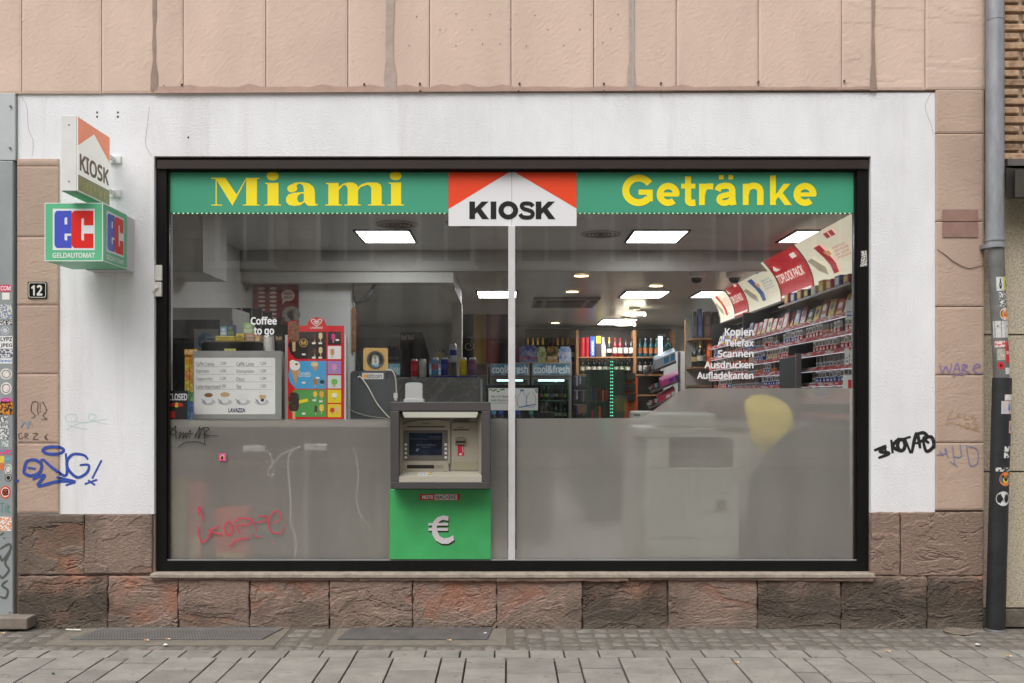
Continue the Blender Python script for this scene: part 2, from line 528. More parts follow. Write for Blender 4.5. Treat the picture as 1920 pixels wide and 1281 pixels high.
def film_mat():
    m, n, L, b = nodes_of('frosted_film')
    n.remove(b)
    df = n.new('ShaderNodeBsdfDiffuse')
    df.inputs[0].default_value = (*lin((208, 202, 195)), 1)
    rf = n.new('ShaderNodeBsdfRefraction'); rf.inputs['Roughness'].default_value = 0.36; rf.inputs['IOR'].default_value = 1.13
    rf.inputs[0].default_value = (0.92, 0.92, 0.9, 1)
    tl = n.new('ShaderNodeBsdfTranslucent'); tl.inputs[0].default_value = (0.6, 0.6, 0.58, 1)
    m1 = n.new('ShaderNodeMixShader'); m1.inputs[0].default_value = 0.25
    L.new(df.outputs[0], m1.inputs[1]); L.new(tl.outputs[0], m1.inputs[2])
    mx = n.new('ShaderNodeMixShader')
    p = pos(n, L, (2.2, 1, 0.35))
    sm_ = noise_node(n, L, p, 1.6, 6, 0.6)                      # uneven, wiped film
    L.new(math_(n, L, 'ADD', math_(n, L, 'MULTIPLY', sm_, 0.14), 0.47), mx.inputs[0])
    sp_ = ramp(n, L, noise_node(n, L, pos(n, L), 70, 3, 0.7), [(0.72, lin((206, 200, 193))), (0.78, lin((232, 230, 226)))])
    L.new(sp_, df.inputs[0])
    L.new(m1.outputs[0], mx.inputs[1]); L.new(rf.outputs[0], mx.inputs[2])
    L.new(mx.outputs[0], n['Material Output'].inputs['Surface'])
    return m
FILM = film_mat()
def acrylic_mat():
    m, n, L, b = nodes_of('clear_acrylic')
    n.remove(b)
    tr = n.new('ShaderNodeBsdfTransparent'); tr.inputs[0].default_value = (0.82, 0.93, 0.88, 1)
    gl = n.new('ShaderNodeBsdfGlossy'); gl.inputs['Roughness'].default_value = 0.03
    mx = n.new('ShaderNodeMixShader'); mx.inputs[0].default_value = 0.1
    L.new(tr.outputs[0], mx.inputs[1]); L.new(gl.outputs[0], mx.inputs[2])
    L.new(mx.outputs[0], n['Material Output'].inputs['Surface'])
    return m
ACRYLIC = acrylic_mat()

BLACK = M('black_gloss', (22, 21, 21), 0.35)
FRAME = M('bronze_frame', (15, 14, 14), 0.38, var=0.25, vs=5, bump=0.08, bs=30, spec=0.3)
WHITE = M('white_paint', (226, 226, 226), 0.5)
INKW = M('white_vinyl', (232, 232, 234), 0.45)
INKK = M('black_vinyl', (20, 19, 20), 0.45)

# ------------------------------------------------------------------ stone blocks with flaked relief
def relief_block(name, px0, px1, py0, py1, Y, mat, parent, seed, amp=0.012, step=4, res=0.008, fx=2.2, fz=4.0, edge=0.006, back=0.06, ztop=None, gap=1.0, crack=0.0, jag=0.0, grain=0.0010):
    x0, x1 = PX(px0 + gap, Y), PX(px1 - gap, Y); z1 = PZ(py0 + gap, Y) if ztop is None else ztop; z0 = PZ(py1 - gap, Y)
    nx = max(2, int((x1 - x0) / res)); nz = max(2, int((z1 - z0) / res))
    vs, fs, fr = [], [], []
    o = Vector((seed * 3.17, seed * 1.91, seed * 0.77))
    for j in range(nz + 1):
        for i in range(nx + 1):
            x = x0 + (x1 - x0) * i / nx; z = z0 + (z1 - z0) * j / nz
            q = Vector((x * fx, 0, z * fz)) + o
            wq = noise.noise_vector(q * 1.7) * 0.35
            h = noise.fractal(q + wq, 0.9, 2.1, 6) * 0.55 + 0.5
            t = h * step
            k = math.floor(t); f = t - k
            s = min(1.0, f / 0.10)
            lev = (k + s * s * (3 - 2 * s)) / step
            lev = max(0.0, min(1.15, lev))
            e = min(x - x0, x1 - x, z - z0, z1 - z)
            en = edge * (1 + 1.3 * noise.noise(Vector((x * 30, z * 30, seed))))
            rnd_e = edge * 0.9 * (1 - min(1, max(0, e) / en)) ** 2 if en > 0 else 0
            dep = (1.0 - min(lev, 1.0)) * amp + rnd_e + grain * noise.noise(Vector((x * 55, z * 105, seed)))
            if crack > 0:
                cn = abs(noise.fractal(Vector((x * 2.3, seed * 1.3, z * 5.0)) + wq * 1.5, 0.8, 2.2, 5))
                mk = noise.noise(Vector((x * 2.6, z * 3.0, seed * 2.1 + 9))) + 0.18
                if cn < 0.05 and mk > 0: dep += crack * (1 - cn / 0.05) * min(1, mk * 4)
            jx = jag * noise.noise(Vector((z * 22, seed, 3.3))) if i in (0, nx) else 0
            jz = jag * noise.noise(Vector((x * 22, seed, 7.7))) if j in (0, nz) else 0
            vs.append((x + jx, Y + dep, z + jz))
            fv = 1.0 - min(1.0, max(0.0, (lev - 0.37) / 0.12))
            fv = fv * (0.5 + 0.5 * noise.noise(Vector((x * 8, z * 8, seed + 4.0))) * 2.0) if fv > 0 else 0.0
            fr.append(max(0.0, min(1.0, fv)))
    W = nx + 1
    for j in range(nz):
        for i in range(nx):
            a = j * W + i
            fs.append((a, a + 1, a + W + 1, a + W))
    k = len(vs)
    ring = [i for i in range(W)] + [j * W + nx for j in range(1, nz + 1)] + [nz * W + i for i in range(nx - 1, -1, -1)] + [j * W for j in range(nz - 1, 0, -1)]
    for r_ in ring:
        v = vs[r_]; vs.append((v[0], Y + back, v[2])); fr.append(fr[r_] * 0.5)
    m = len(ring)
    for i in range(m):
        fs.append((ring[(i + 1) % m], ring[i], k + i, k + (i + 1) % m))
    me = bpy.data.meshes.new(name)
    me.from_pydata(vs, [], fs)
    at = me.attributes.new('fresh', 'FLOAT', 'POINT')
    at.data.foreach_set('value', fr)
    return link(name, me, mat, parent)

# ================================================================== ground and pavement
ASPH = M('street_paving', (132, 128, 121), 0.9, var=0.18, vs=3, bump=0.3, bs=60)
g = MB().quad((-40, -60, -0.05), (40, -60, -0.05), (40, 12, -0.05), (-40, 12, -0.05)).build('ground', M('joint_sand', (62, 57, 51), 0.95, var=0.3, vs=20, bump=0.3), None)
prop(g, 'dark sandy bedding under the street paving', 'ground', kind='structure')
far_paving = MB().box(-14, 14, -12.2, -1.502, -0.04, -0.003).build('street', ASPH)
prop(far_paving, 'grey paved pedestrian street in front of the kiosk', 'street', kind='structure')

SLAB = None
def slab_mat():
    m, n, L, b = nodes_of('paving_slab')
    p = pos(n, L, (1, 1, 1), 21.0)
    oi = n.new('ShaderNodeObjectInfo')
    c = ramp(n, L, noise_node(n, L, p, 7, 8, 0.65), [(0.3, lin((122, 118, 112))), (0.7, lin((148, 144, 137)))])
    c = mixc(n, L, math_(n, L, 'MULTIPLY', ramp(n, L, noise_node(n, L, p, 95, 3, 0.6), [(0.6, (0, 0, 0)), (0.75, (1, 1, 1))]), 0.3), c, lin((103, 98, 92)))
    # dark chewing-gum spots
    c = mixc(n, L, math_(n, L, 'MULTIPLY', ramp(n, L, noise_node(n, L, pos(n, L, (1, 1, 1), 3.0), 26, 1, 0.3), [(0.70, (0, 0, 0)), (0.75, (1, 1, 1))]), 0.5), c, lin((84, 80, 76)))
    hv = n.new('ShaderNodeHueSaturation'); mr = n.new('ShaderNodeMapRange'); mr.inputs[3].default_value = 0.86; mr.inputs[4].default_value = 1.1
    L.new(oi.outputs['Random'], mr.inputs[0]); L.new(mr.outputs[0], hv.inputs['Value']); L.new(c, hv.inputs['Color'])
    L.new(hv.outputs[0], b.inputs['Base Color'])
    b.inputs['Roughness'].default_value = 0.85
    bumpn(n, L, b, noise_node(n, L, p, 140, 5, 0.6), 0.35, 0.002)
    return m
SLABM = slab_mat()
SETTM = M('granite_sett', (98, 93, 87), 0.88, col2=(128, 122, 114), vs=16, bump=0.6, bs=70, bd=0.006, rnd=0.2)
pave = MB().box(-5.2, 5.2, -1.5, -0.03, -0.048, -0.022).build('pavement', M('joint_sand'))
prop(pave, 'paved strip with slabs and setts along the shopfront', 'pavement', kind='structure')
rg = random.Random(5)
box('joint_fill', -5.1, 5.1, GY(1219) + .002, -0.031, -0.0218, -0.0055, M('sett_joint', (100, 93, 84), .95, var=.25, vs=60, bump=.5), pave)
def slab(x0, x1, y0, y1, name='paving_slab', mat=SLABM, gap=0.0046, tilt=0.0016, gy=0.0034):
    zt = 0.0 + rg.uniform(-tilt, tilt)
    me = MB().box(x0 + gap, x1 - gap, y0 + gy, y1 - gy, -0.04, zt).mesh(name, bev=0.0015)
    return link(name, me, mat, pave)
# row of narrow slabs, then columns of three widths
YB0, YB1 = GY(1219), GY(1233)
x = -4.39
off = 0
while x < 4.4:
    slab(x, x + 0.18, YB1, YB0); x += 0.18
xs = [(-0.011, 0)]
x = -0.011; k = 0
cols = []
wds = [0.245, 0.125, 0.204]
while x < 4.4:
    cols.append((x, x + wds[k % 3], k % 3)); x += wds[k % 3]; k += 1
x = -0.011; k = 2
while x > -4.2:
    cols.append((x - wds[k % 3], x, k % 3)); x -= wds[k % 3]; k -= 1
rows = {0: [YB1, -0.913, -1.18, -1.499], 1: [YB1, -0.70, -0.878, -1.067, -1.25, -1.499], 2: [YB1, -0.81, -1.10, -1.499]}
for (a, b, t) in cols:
    rj = rows[t]
    s = rg.choice([0, 0.03, -0.03, 0.06])
    for i in range(len(rj) - 1):
        y1 = rj[i] + (s if i else 0); y0 = rj[i + 1] + (s if i + 1 < len(rj) - 1 else 0)
        slab(a, b, y0, y1)
# vent wells with cement surrounds
CEM = M('cement_screed', (118, 111, 101), 0.92, var=0.16, vs=14, bump=0.5, bs=120)
wells = [(PX(105, -0.25), PX(528, -0.25)), (PX(622, -0.25), PX(950, -0.25))]
for (a, b) in wells:
    s_ = box('cement_surround', a, b, -0.40, -0.035, -0.04, -0.001, CEM, pave, bev=0.002)
sett_meshes = []
for i in range(10):
    r2 = random.Random(i)
    bm = bmesh.new()
    N = 4
    vs = []
    for zz, ins in ((-0.035, 0.0), (-0.006, 0.0), (0.0, 0.005)):
        pts = []
        for (sx, sy) in ((-1, -1), (0, -1.03), (1, -1), (1.03, 0), (1, 1), (0, 1.03), (-1, 1), (-1.03, 0)):
            q = 1 - ins / 0.04
            pts.append(bm.verts.new(((0.04 * sx * q + r2.uniform(-.003, .003)), 0.038 * sy * q + r2.uniform(-.003, .003), zz + (r2.uniform(-.002, .002) if zz == 0 else 0))))
        vs.append(pts)
    for a_, b_ in ((0, 1), (1, 2)):
        for k in range(8): bm.faces.new((vs[a_][k], vs[a_][(k + 1) % 8], vs[b_][(k + 1) % 8], vs[b_][k]))
    c_ = bm.verts.new((0, 0, 0.003 + r2.uniform(-.001, .002)))
    for k in range(8): bm.faces.new((vs[2][k], vs[2][(k + 1) % 8], c_))
    me = bpy.data.meshes.new('granite_sett'); bm.to_mesh(me); bm.free()
    me.polygons.foreach_set('use_smooth', [True] * len(me.polygons))
    me.materials.append(SETTM)
    sett_meshes.append(me)
def sett(x, y, sx=1.0, sy=1.0):
    o = bpy.data.objects.new('granite_sett', rg.choice(sett_meshes))
    COL.objects.link(o); o.parent = pave
    o.location = (x, y, -0.0045); o.rotation_euler.z = rg.uniform(-.05, .05); o.scale = (sx * rg.uniform(.94, 1.0), sy * rg.uniform(.94, 1.0), 1)
nrow = 5                                         # courses run away from the wall, slightly staggered
x = PX(-70, -0.3)
while x < PX(2010, -0.3):
    wd = rg.uniform(0.074, 0.102)
    cx = x + wd / 2
    y = YB0 + 0.002 + rg.uniform(-0.004, 0.0)
    yd = -0.035
    hs_ = [rg.uniform(0.075, 0.12) for _ in range(nrow)]
    k_ = (yd - y) / sum(hs_)
    for h_ in hs_:
        h_ *= k_
        cy_ = y + h_ / 2
        inw = any(a - 0.035 < cx < b + 0.035 for a, b in wells) and cy_ > -0.42
        if not inw: sett(cx + rg.uniform(-.006, .006), cy_, (wd - 0.004) / 0.080, (h_ - 0.005) / 0.076)
        y += h_
    x += wd

# ================================================================== kiosk building
bld = thing('kiosk_building', 'pink stone building with white rendered ground floor around the kiosk window', 'building')
# painted cladding slabs above
xj = [-440, -285, -130, 40, 190, 343, 498, 652, 805, 958, 1113, 1268, 1422, 1578, 1735, 1848]
for i in range(len(xj) - 1):
    right = xj[i] >= 1578
    relief_block('cladding_slab', xj[i], xj[i + 1], -40, 176 - 8 * min(1, max(0, xj[i] / 1750)), -0.014, PAINTED, bld, 40 + i, amp=0.002 if not right else 0.004, step=3,
                 res=0.014, fx=3.2 if not right else 1.0, fz=0.9 if not right else 4.0, edge=0.003, ztop=4.3, gap=0.7)
SEAL = M('grey_sealant_smear', (176, 156, 146), 0.7, var=0.1, vs=20)
def smear(xc, wd, y1=165, seed=0, lean=0):
    r3 = random.Random(seed); a, b = [], []
    for k in range(14):
        y = -205 + (y1 + 205) * k / 13
        a.append((xc - wd / 2 + r3.uniform(-.8, .8) - (3 if k >= 12 else 0), y)); b.append((xc + wd / 2 + r3.uniform(-1.5, 1.5) + (4 if k >= 12 else 0), y))
    return a + b[::-1]
for (xc, wd, s) in ((289, 6, 1), (731, 15, 2), (1184, 9, 3), (1637, 6, 4)):
    m_ = Ink(front(-0.0165), 0.0012)
    m_.poly(smear(xc, wd, 170, s))
    m_.build('sealant_smear', SEAL if wd != 6 else M('dark_sealant', (150, 128, 116), 0.7, var=0.1, vs=20), bld)
m_ = Ink(front(-0.0168), 0.0012)
m_.stroke([(1188, -205), (1186, -100), (1189, -20), (1186, 30), (1188, 80), (1186, 163)], 3.5)
m_.build('sealant_bead', M('sealant_bead', (168, 168, 168), 0.4), bld)
# ragged darker strip where a fascia was removed
strip = Ink(front(-0.0165), 0.0010)
r3 = random.Random(9)
up = [(288 + (1640 - 288) * i / 60, 163 + r3.uniform(-1.2, 1.2) - (5 if r3.random() < .12 else 0)) for i in range(61)]
strip.poly(up + [(1640, 167.5), (288, 174.5)])
strip.build('old_paint_strip', M('darker_old_paint', (181, 152, 138), 0.8, var=0.1, vs=12), bld)
# drill holes and bolts
hol = Ink(front(-0.0165), 0.0016)
for (a, b) in ((781, 31), (855, 26), (919, 27), (1003, 29), (1108, 28), (1159, 27), (825, 56), (885, 56), (957, 55), (1027, 55), (1087, 55), (1145, 54), (767, 86), (855, 86), (905, 83), (938, 83), (987, 86), (1057, 85), (1113, 91), (1130, 80), (342, 159), (307, 160)):
    hol.ell(a, b, 1.1, 1.1, 8)
prop(hol.build('drill_hole', M('hole_dark', (50, 40, 36), 0.9), bld), kind='stuff')
for (a, b) in ((341, 159), (683, 158), (787, 157), (974, 157), (1132, 157), (1239, 156), (1422, 154), (1583, 152), (788, 171), (972, 171), (1132, 171), (1238, 171)):
    c_ = P(a, b, -0.017)
    m_ = MB()
    n_ = 8
    for rr_, yy in ((0.007, 0.0), (0.006, -0.006), (0.002, -0.008)):
        m_.v += [(c_.x + rr_ * math.cos(2 * math.pi * i / n_), c_.y + yy, c_.z + rr_ * math.sin(2 * math.pi * i / n_)) for i in range(n_)]
    for j in range(2):
        for i in range(n_): m_.f.append((j * n_ + i, j * n_ + (i + 1) % n_, (j + 1) * n_ + (i + 1) % n_, (j + 1) * n_ + i)); m_.mi.append(0)
    m_.f.append(tuple(2 * n_ + i for i in range(n_))); m_.mi.append(0)
    m_.build('bolt', M('rusty_bolt', (112, 92, 74), 0.7, metal=0.3), bld)
# walls behind and above
WX0, WX1, WZ0, WZ1 = PX(289), PX(1633), PZ(1072), PZ(293)
bx0, bx1 = PX(-440), PX(1846)
mb = MB()
mb.box(bx0, bx1, 0.02, 0.32, PZ(176) + 0.002, 4.3)
mb.build('wall_core', M('pale_core', (170, 150, 138), 0.9), bld)
box('upper_wall', bx0, bx1, -0.01, 0.32, 4.305, 9.5, PAINTED, bld)
pl = MB()
zt = PZ(174)
pl.box(PX(33), PX(1753), 0.0, 0.30, WZ1, zt)
pl.box(PX(33), WX0, 0.0, 0.30, PZ(964), WZ1)
pl.box(WX1, PX(1753), 0.0, 0.30, PZ(962), WZ1)
pl.build('rendered_wall', PLASTER, bld)
box('wall_core', PX(20), WX0, 0.012, 0.30, 0, PZ(964), M('pale_core'), bld)
box('wall_core', WX1, bx1, 0.012, 0.30, 0, PZ(962), M('pale_core'), bld)
box('wall_core', WX0, WX1, 0.012, 0.30, 0, WZ0 - 0.03, M('pale_core'), bld)
box('wall_core', PX(1753), bx1, 0.012, 0.30, PZ(962), zt, M('pale_core'), bld)
# drill holes in the render
hol = Ink(front(0.0), 0.001)
for (a, b) in ((182, 211), (182, 219), (221, 211), (221, 219), (353, 258)):
    hol.ell(a, b, 1.7, 2.3, 8)
prop(hol.build('drill_hole', M('hole_dark'), bld), kind='stuff')
r3 = random.Random(3)
for (pts) in ([(37, 178), (50, 200), (53, 240), (62, 265), (60, 295)], [(280, 200), (277, 230), (273, 270), (285, 293)], [(1748, 172), (1735, 200), (1746, 235), (1750, 255)]):
    crk = Ink(front(0.0), 0.0008)
    crk.stroke(pts, 0.9)
    crk.build('hairline_crack', M('crack_grey', (176, 172, 170), 0.9), bld)
# pilaster blocks
for i, (a, b) in enumerate(((297, 311), (311, 444), (444, 572), (572, 701), (701, 831), (831, 962))):
    relief_block('pilaster_block', 31, 110, a, b, -0.012, PILASTER, bld, 70 + i, amp=0.0018, step=3, res=0.010, fx=2, fz=5, edge=0.003, gap=0.7)
for i, (a, b) in enumerate(((167, 250), (250, 415), (415, 575), (575, 703), (703, 830), (830, 957))):
    relief_block('pilaster_block', 1754, 1846, a, b, -0.012, PILASTER, bld, 80 + i, amp=0.0022, step=3, res=0.010, fx=3, fz=4, edge=0.003, gap=0.7)
pt = Ink(front(-0.0145), 0.0015)
pt.rect(1767, 393, 1834, 415).rect(1767, 416.5, 1834, 445)
pt.build('plate_mark', M('unpainted_mark', (150, 118, 106), 0.85, var=0.12, vs=20), bld)
ck = Ink(front(-0.0145), 0.0015)
ck.stroke([(1757, 468), (1775, 480), (1790, 492), (1815, 503), (1845, 498)], 1.6)
ck.build('wall_crack', M('crack_dark', (84, 62, 54), 0.9), bld)
# base courses
for i, (a, b, c_, d_) in enumerate(((31, 157, 964, 1079), (157, 285, 964, 1077), (1634, 1689, 960, 1080), (1689, 1846, 960, 1081))):
    relief_block('base_block', a, b, c_, d_, -0.018, SOOTY2 if i < 2 else SANDSTONE2, bld, 20 + i, amp=0.012, step=3, res=0.006, fx=1.5, fz=3.0, edge=0.004, crack=0.008, jag=0.004, grain=0.0018)
xb = [31, 201, 333, 467, 617, 773, 931, 1092, 1253, 1421, 1578, 1740, 1846]
for i in range(len(xb) - 1):
    relief_block('base_block', xb[i], xb[i + 1], 1081, 1184, -0.034, SOOTY if i in (0, 7, 9, 10, 11) else SANDSTONE, bld, 3 + i, amp=0.020, step=5, res=0.0055, fx=1.5, fz=3.8, edge=0.004, crack=0.008, jag=0.007, grain=0.0026)
# stone sill
sl = MB()
sl.box(PX(281, -0.05), PX(1641, -0.05), -0.052, 0.11, WZ0 - 0.028, WZ0 - 0.004)
sl.build('window_sill', M('sill_stone', (158, 146, 133), 0.85, var=0.2, vs=18, bump=0.6, bs=50, bd=0.006), bld, bev=0.004, seg=2)

# thin ragged ledge of stone left under the sill
lg = [283, 470, 672, 931, 1180, 1253, 1421, 1560, 1639]
for i in range(len(lg) - 1):
    relief_block('sill_course', lg[i], lg[i + 1], 1080.5, 1088 + (i * 5) % 4, -0.046, SANDSTONE2, bld, 60 + i, amp=0.006, step=2, res=0.006, edge=0.004, gap=0.3, jag=0.005)
# --- window: frame ring with its panes
FY0, FY1 = 0.025, 0.10
def ring(x0, x1, z0, z1, ix0, ix1, iz0, iz1, y0, y1):
    m = MB()
    m.box(x0, x1, y0, y1, iz1, z1); m.box(x0, x1, y0, y1, z0, iz0)
    m.box(x0, ix0, y0, y1, iz0, iz1); m.box(ix1, x1, y0, y1, iz0, iz1)
    return m
IX0, IX1, IZ0, IZ1 = PX(312, FY0), PX(1607, FY0), PZ(1052, FY0), PZ(320, FY0)
fm = ring(WX0 + .004, WX1 - .004, WZ0, WZ1 - .004, IX0, IX1, IZ0, IZ1, FY0, FY1)
win = fm.build('shop_window', FRAME, bld)
box('top_bar', PX(294, .01), PX(1628, .01), 0.008, FY0 - .0005, PZ(317, .01), PZ(300, .01), M('bronze_bar', (46, 38, 35), .4, var=.12, vs=4), win, bev=.003)
BR = M('window_bead', (30, 27, 26), 0.3)
ring(IX0 - .004, IX1 + .004, IZ0 - .004, IZ1 + .004, IX0 + .010, IX1 - .010, IZ0 + .006, IZ1 - .004, 0.045, 0.058).build('glazing_bead', BR, win)
box('bottom_seal', IX0, IX1, 0.036, 0.046, IZ0 + .0005, IZ0 + .007, M('grey_seal', (150, 150, 148), 0.5), win)
GYF = 0.060
MXL, MXR = PX(953, 0.04), PX(966, 0.04)
for (a, b) in ((IX0, (MXL + MXR) / 2 - .002), ((MXL + MXR) / 2 + .002, IX1)):
    box('pane', a, b, GYF, GYF + .006, IZ0, IZ1, GLASS, win)
box('mullion', MXL, MXR, 0.034, 0.0585, IZ0 + .002, PZ(424, 0.04), M('white_aluminium', (205, 203, 204), 0.4, var=0.06, vs=10), win, bev=0.002)
box('mullion', MXL + .004, MXR - .004, 0.0675, 0.10, IZ0 + .002, IZ1 - .002, M('white_aluminium'), win)
# frosted film on the inside of the panes
FMY = GYF + .0085
def filmpoly(name, pts):
    v, f = fill2d([pts])
    o = MB().add([P(a, b, FMY) for a, b in v], f).build(name, FILM, win)
    return o
filmpoly('frosted_film', [(310, 787), (952, 785), (952, 1054), (310, 1054)])
filmpoly('frosted_film', [(968, 785), (1196, 784), (1210, 780), (1222, 772), (1268, 738), (1280, 731), (1292, 728.5), (1611, 728), (1611, 1054), (968, 1054)])
# vinyl lettering on the glass
vl = Ink(front(GYF), 0.0006)
vl.text('Coffee', 470, 594, 519, 609, 0.028)
vl.build('lettering', INKW, win)['label'] = 'white word Coffee'
vl = Ink(front(GYF), 0.0006)
vl.text('to go', 476, 614, 514, 632, 0.028)
vl.build('lettering', INKW, win)['label'] = 'white words to go'
for (t, a, b, c_, d_) in (('Kopien', 1359, 615, 1413, 634), ('Telefax', 1359, 636, 1413, 650), ('Scannen', 1346, 656.5, 1413, 670), ('Ausdrucken', 1321, 677, 1413, 691), ('Aufladekarten', 1307, 697, 1413, 711)):
    vl = Ink(front(GYF), 0.0006)
    vl.text(t, a, b, c_, d_, 0.026)
    vl.build('lettering', INKW, win)['label'] = 'white word ' + t
# strip of small lights under the green boards
led = MB(); sp = MB()
for (a, b) in ((314, 838), (1083, 1605)):
    p0 = P(a, 400.5, GYF + .02); p1 = P(b, 400.5, GYF + .02)
    sp.box(p0.x, p1.x, GYF + .012, GYF + .018, p0.z - .0035, p0.z + .0035)
    n_ = int((b - a) / 8.6)
    for i in range(n_):
        x = p0.x + (p1.x - p0.x) * (i + .5) / n_
        led.box(x - .004, x + .004, GYF + .0095, GYF + .0118, p0.z - .0028, p0.z + .0028)
st = sp.build('light_strip', M('strip_tape', (176, 160, 92), 0.5), win)
prop(led.build('strip_diode', M('led_mint', (190, 255, 228), 0.4, emit=1.0), win), kind='stuff')
# graffiti on the panes
gp = Ink(front(GYF), 0.0006)
def T_(pts, s, ox, oy): return [(ox + a * s, oy + b * s) for a, b in pts]
def strokes(ink, lst, s, ox, oy, wd):
    for p in lst:
        closed = p[0] == 'c'
        q = p[1:] if closed else p
        ink.stroke(T_(q, s, ox, oy), wd, closed=closed)
K = .2396
strokes(gp, [[(297, 768), (303, 712), (318, 740), (343, 825)], [(303, 865), (308, 950), (330, 990), (380, 950), (385, 880)], [(385, 880), (405, 955)], [(462, 862), (395, 902), (495, 932)], ['c'] + ellpts(537, 880, 30, 52),
             [(590, 855), (622, 920)], [(575, 835), (640, 800), (722, 815), (690, 850), (600, 856)], [(725, 822), (757, 900)], [(765, 783), (840, 790), (820, 825), (745, 832)],
             [(878, 845), (945, 802), (922, 745), (872, 770), (850, 850), (880, 910), (945, 915), (970, 868)], [(985, 848), (1000, 846)], [(540, 1025), (600, 970), (700, 955)], [(720, 932), (795, 952)], [(876, 994), (886, 995)]], K, 300, 780, 2.6)
gp.build('graffiti', M('pink_marker', (205, 66, 88), 0.5), win)['label'] = 'pink marker scrawl on the frosted film'
gp = Ink(front(GYF), 0.0006)
strokes(gp, [[(85, 92), (130, 125), (95, 150), (85, 130), (122, 80), (118, 130), (130, 182)], [(140, 150), (165, 125), (145, 178), (182, 130), (178, 178), (202, 132), (205, 172), (238, 108), (230, 178)], [(205, 135), (262, 140)],
             [(268, 160), (292, 130), (270, 178), (312, 85), (300, 180), (340, 90), (350, 222)], [(312, 108), (350, 92), (382, 100), (340, 150), (392, 152), (330, 178)], [(390, 150), (455, 158)], [(140, 248), (200, 210), (290, 204), (352, 222)]], K, 300, 780, 1.7)
gp.build('graffiti', M('black_marker', (24, 23, 24), 0.5), win)['label'] = 'black marker tag on the frosted film'
sk = Ink(front(GYF), 0.0006)
sk.rect(410, 850, 424, 864.5)
sk.ell(417, 857, 4, 5, mi=1).ell(416.5, 858.5, 2.2, 3.4, mi=2).ell(418, 853, 1.8, 1.5, mi=3)
sk.build('sticker', [M('hot_pink', (222, 82, 140), 0.5), M('sticker_ochre', (214, 172, 90), 0.5), INKK, M('sky_print', (120, 176, 220), 0.5)], win)
# small fittings on the frame
box('alarm_contact', PX(288, .01), PX(303, .01), 0.004, FY0 + .002, PZ(556, .01), PZ(529, .01), M('yellowed_plastic', (214, 212, 204), 0.5, var=0.1, vs=40), win, bev=0.003, seg=2)
box('alarm_contact', PX(289.5, .01), PX(303, .01), 0.012, FY0 + .002, PZ(526, .01), PZ(497, .01), M('yellowed_plastic'), win, bev=0.002)
MB().tube([P(287, 547, -.002), P(291, 541, .0), P(296, 538, .003)], 0.009, 8).build('cable_gland', M('yellowed_plastic'), win)
sk = Ink(front(FY0), 0.001)
sk.poly([(1614, 471), (1625, 470), (1626, 499), (1613, 500), (1615, 485)])
sk.build('torn_sticker', M('torn_paper', (205, 203, 198), 0.8, col2=(40, 38, 36), vs=120, lo=.5, hi=.56), win)

# graffiti on the wall: follows the step between the render and the pilasters
def wallmap(a, b, h): return P(a, b, (-0.0136 if (a < 110 or a > 1753) else 0.0) - h)
K3 = 601 / 1281
gr = Ink(wallmap, 0.0007)
strokes(gr, [['c'] + ellpts(213, 351, 42, 15, 10), ['c', (97, 425), (108, 395), (140, 389), (165, 408), (158, 438), (125, 452), (97, 442)], [(110, 420), (142, 424)], [(170, 385), (215, 425), (265, 450), (263, 362)], [(165, 385), (163, 440)],
             [(352, 388), (335, 370), (292, 367), (268, 395), (275, 430), (310, 459), (347, 440), (354, 410), (318, 410)], [(406, 390), (368, 464)], [(338, 486), (388, 468)], [(352, 470), (380, 490)],
             [(130, 466), (178, 450), (152, 492), (230, 475), (300, 476), (225, 458)], [(262, 491), (302, 478)], [(60, 470), (75, 472)], [(42, 468), (50, 466)]], K3, 0, 680, 5.6)
gr.build('graffiti', M('blue_spray', (52, 78, 168), 0.6, var=0.15, vs=30), bld)['label'] = 'blue spray tag across pilaster and render'
gr = Ink(wallmap, 0.0007)
strokes(gr, [[(130, 155), (124, 190), (140, 212), (125, 222)], [(152, 160), (150, 195), (155, 210)], [(152, 160), (140, 155), (130, 160)], [(168, 158), (172, 160), (185, 190), (172, 212), (188, 226), (165, 226)], [(160, 158), (160, 200)]], K3, 0, 680, 1.1)
gr.build('graffiti', M('black_marker'), bld)['label'] = 'thin black line doodle of crossed legs on the pilaster'
for st_l in ([(88, 282), (75, 285), (78, 305), (92, 300), (86, 294)], [(100, 306), (100, 283), (112, 288), (102, 295), (114, 306)], [(130, 284), (150, 284), (132, 305), (155, 306)], [(190, 285), (178, 300), (190, 308), (180, 296)]):
    gr = Ink(wallmap, 0.0007)
    strokes(gr, [st_l], K3, 0, 680, 1.1)
    gr.build('graffiti', M('black_marker'), bld)['label'] = 'thin black marker letter on the pilaster'
gr = Ink(wallmap, 0.0007)
strokes(gr, [['c'] + ellpts(285, 222, 25, 16), [(300, 235), (350, 240), (385, 215), (360, 205), (360, 230), (432, 247)], [(265, 270), (310, 245), (370, 235), (430, 225)], [(270, 250), (300, 258), (350, 268)]], K3, 0, 680, 1.0)
gr.build('graffiti', M('teal_faded', (176, 208, 200), 0.8), bld)['label'] = 'faded teal scribble on the render'
gr = Ink(wallmap, 0.0007)
strokes(gr, [[(80, 225), (90, 240), (82, 260), (100, 235), (110, 262), (118, 232), (128, 258)]], K3, 0, 680, 1.5)
gr.build('graffiti', M('pale_blue_marker', (132, 160, 182), 0.8), bld)['label'] = 'pale blue scribble on the pilaster'
gr = Ink(wallmap, 0.0007)
K4 = 320 / 1025
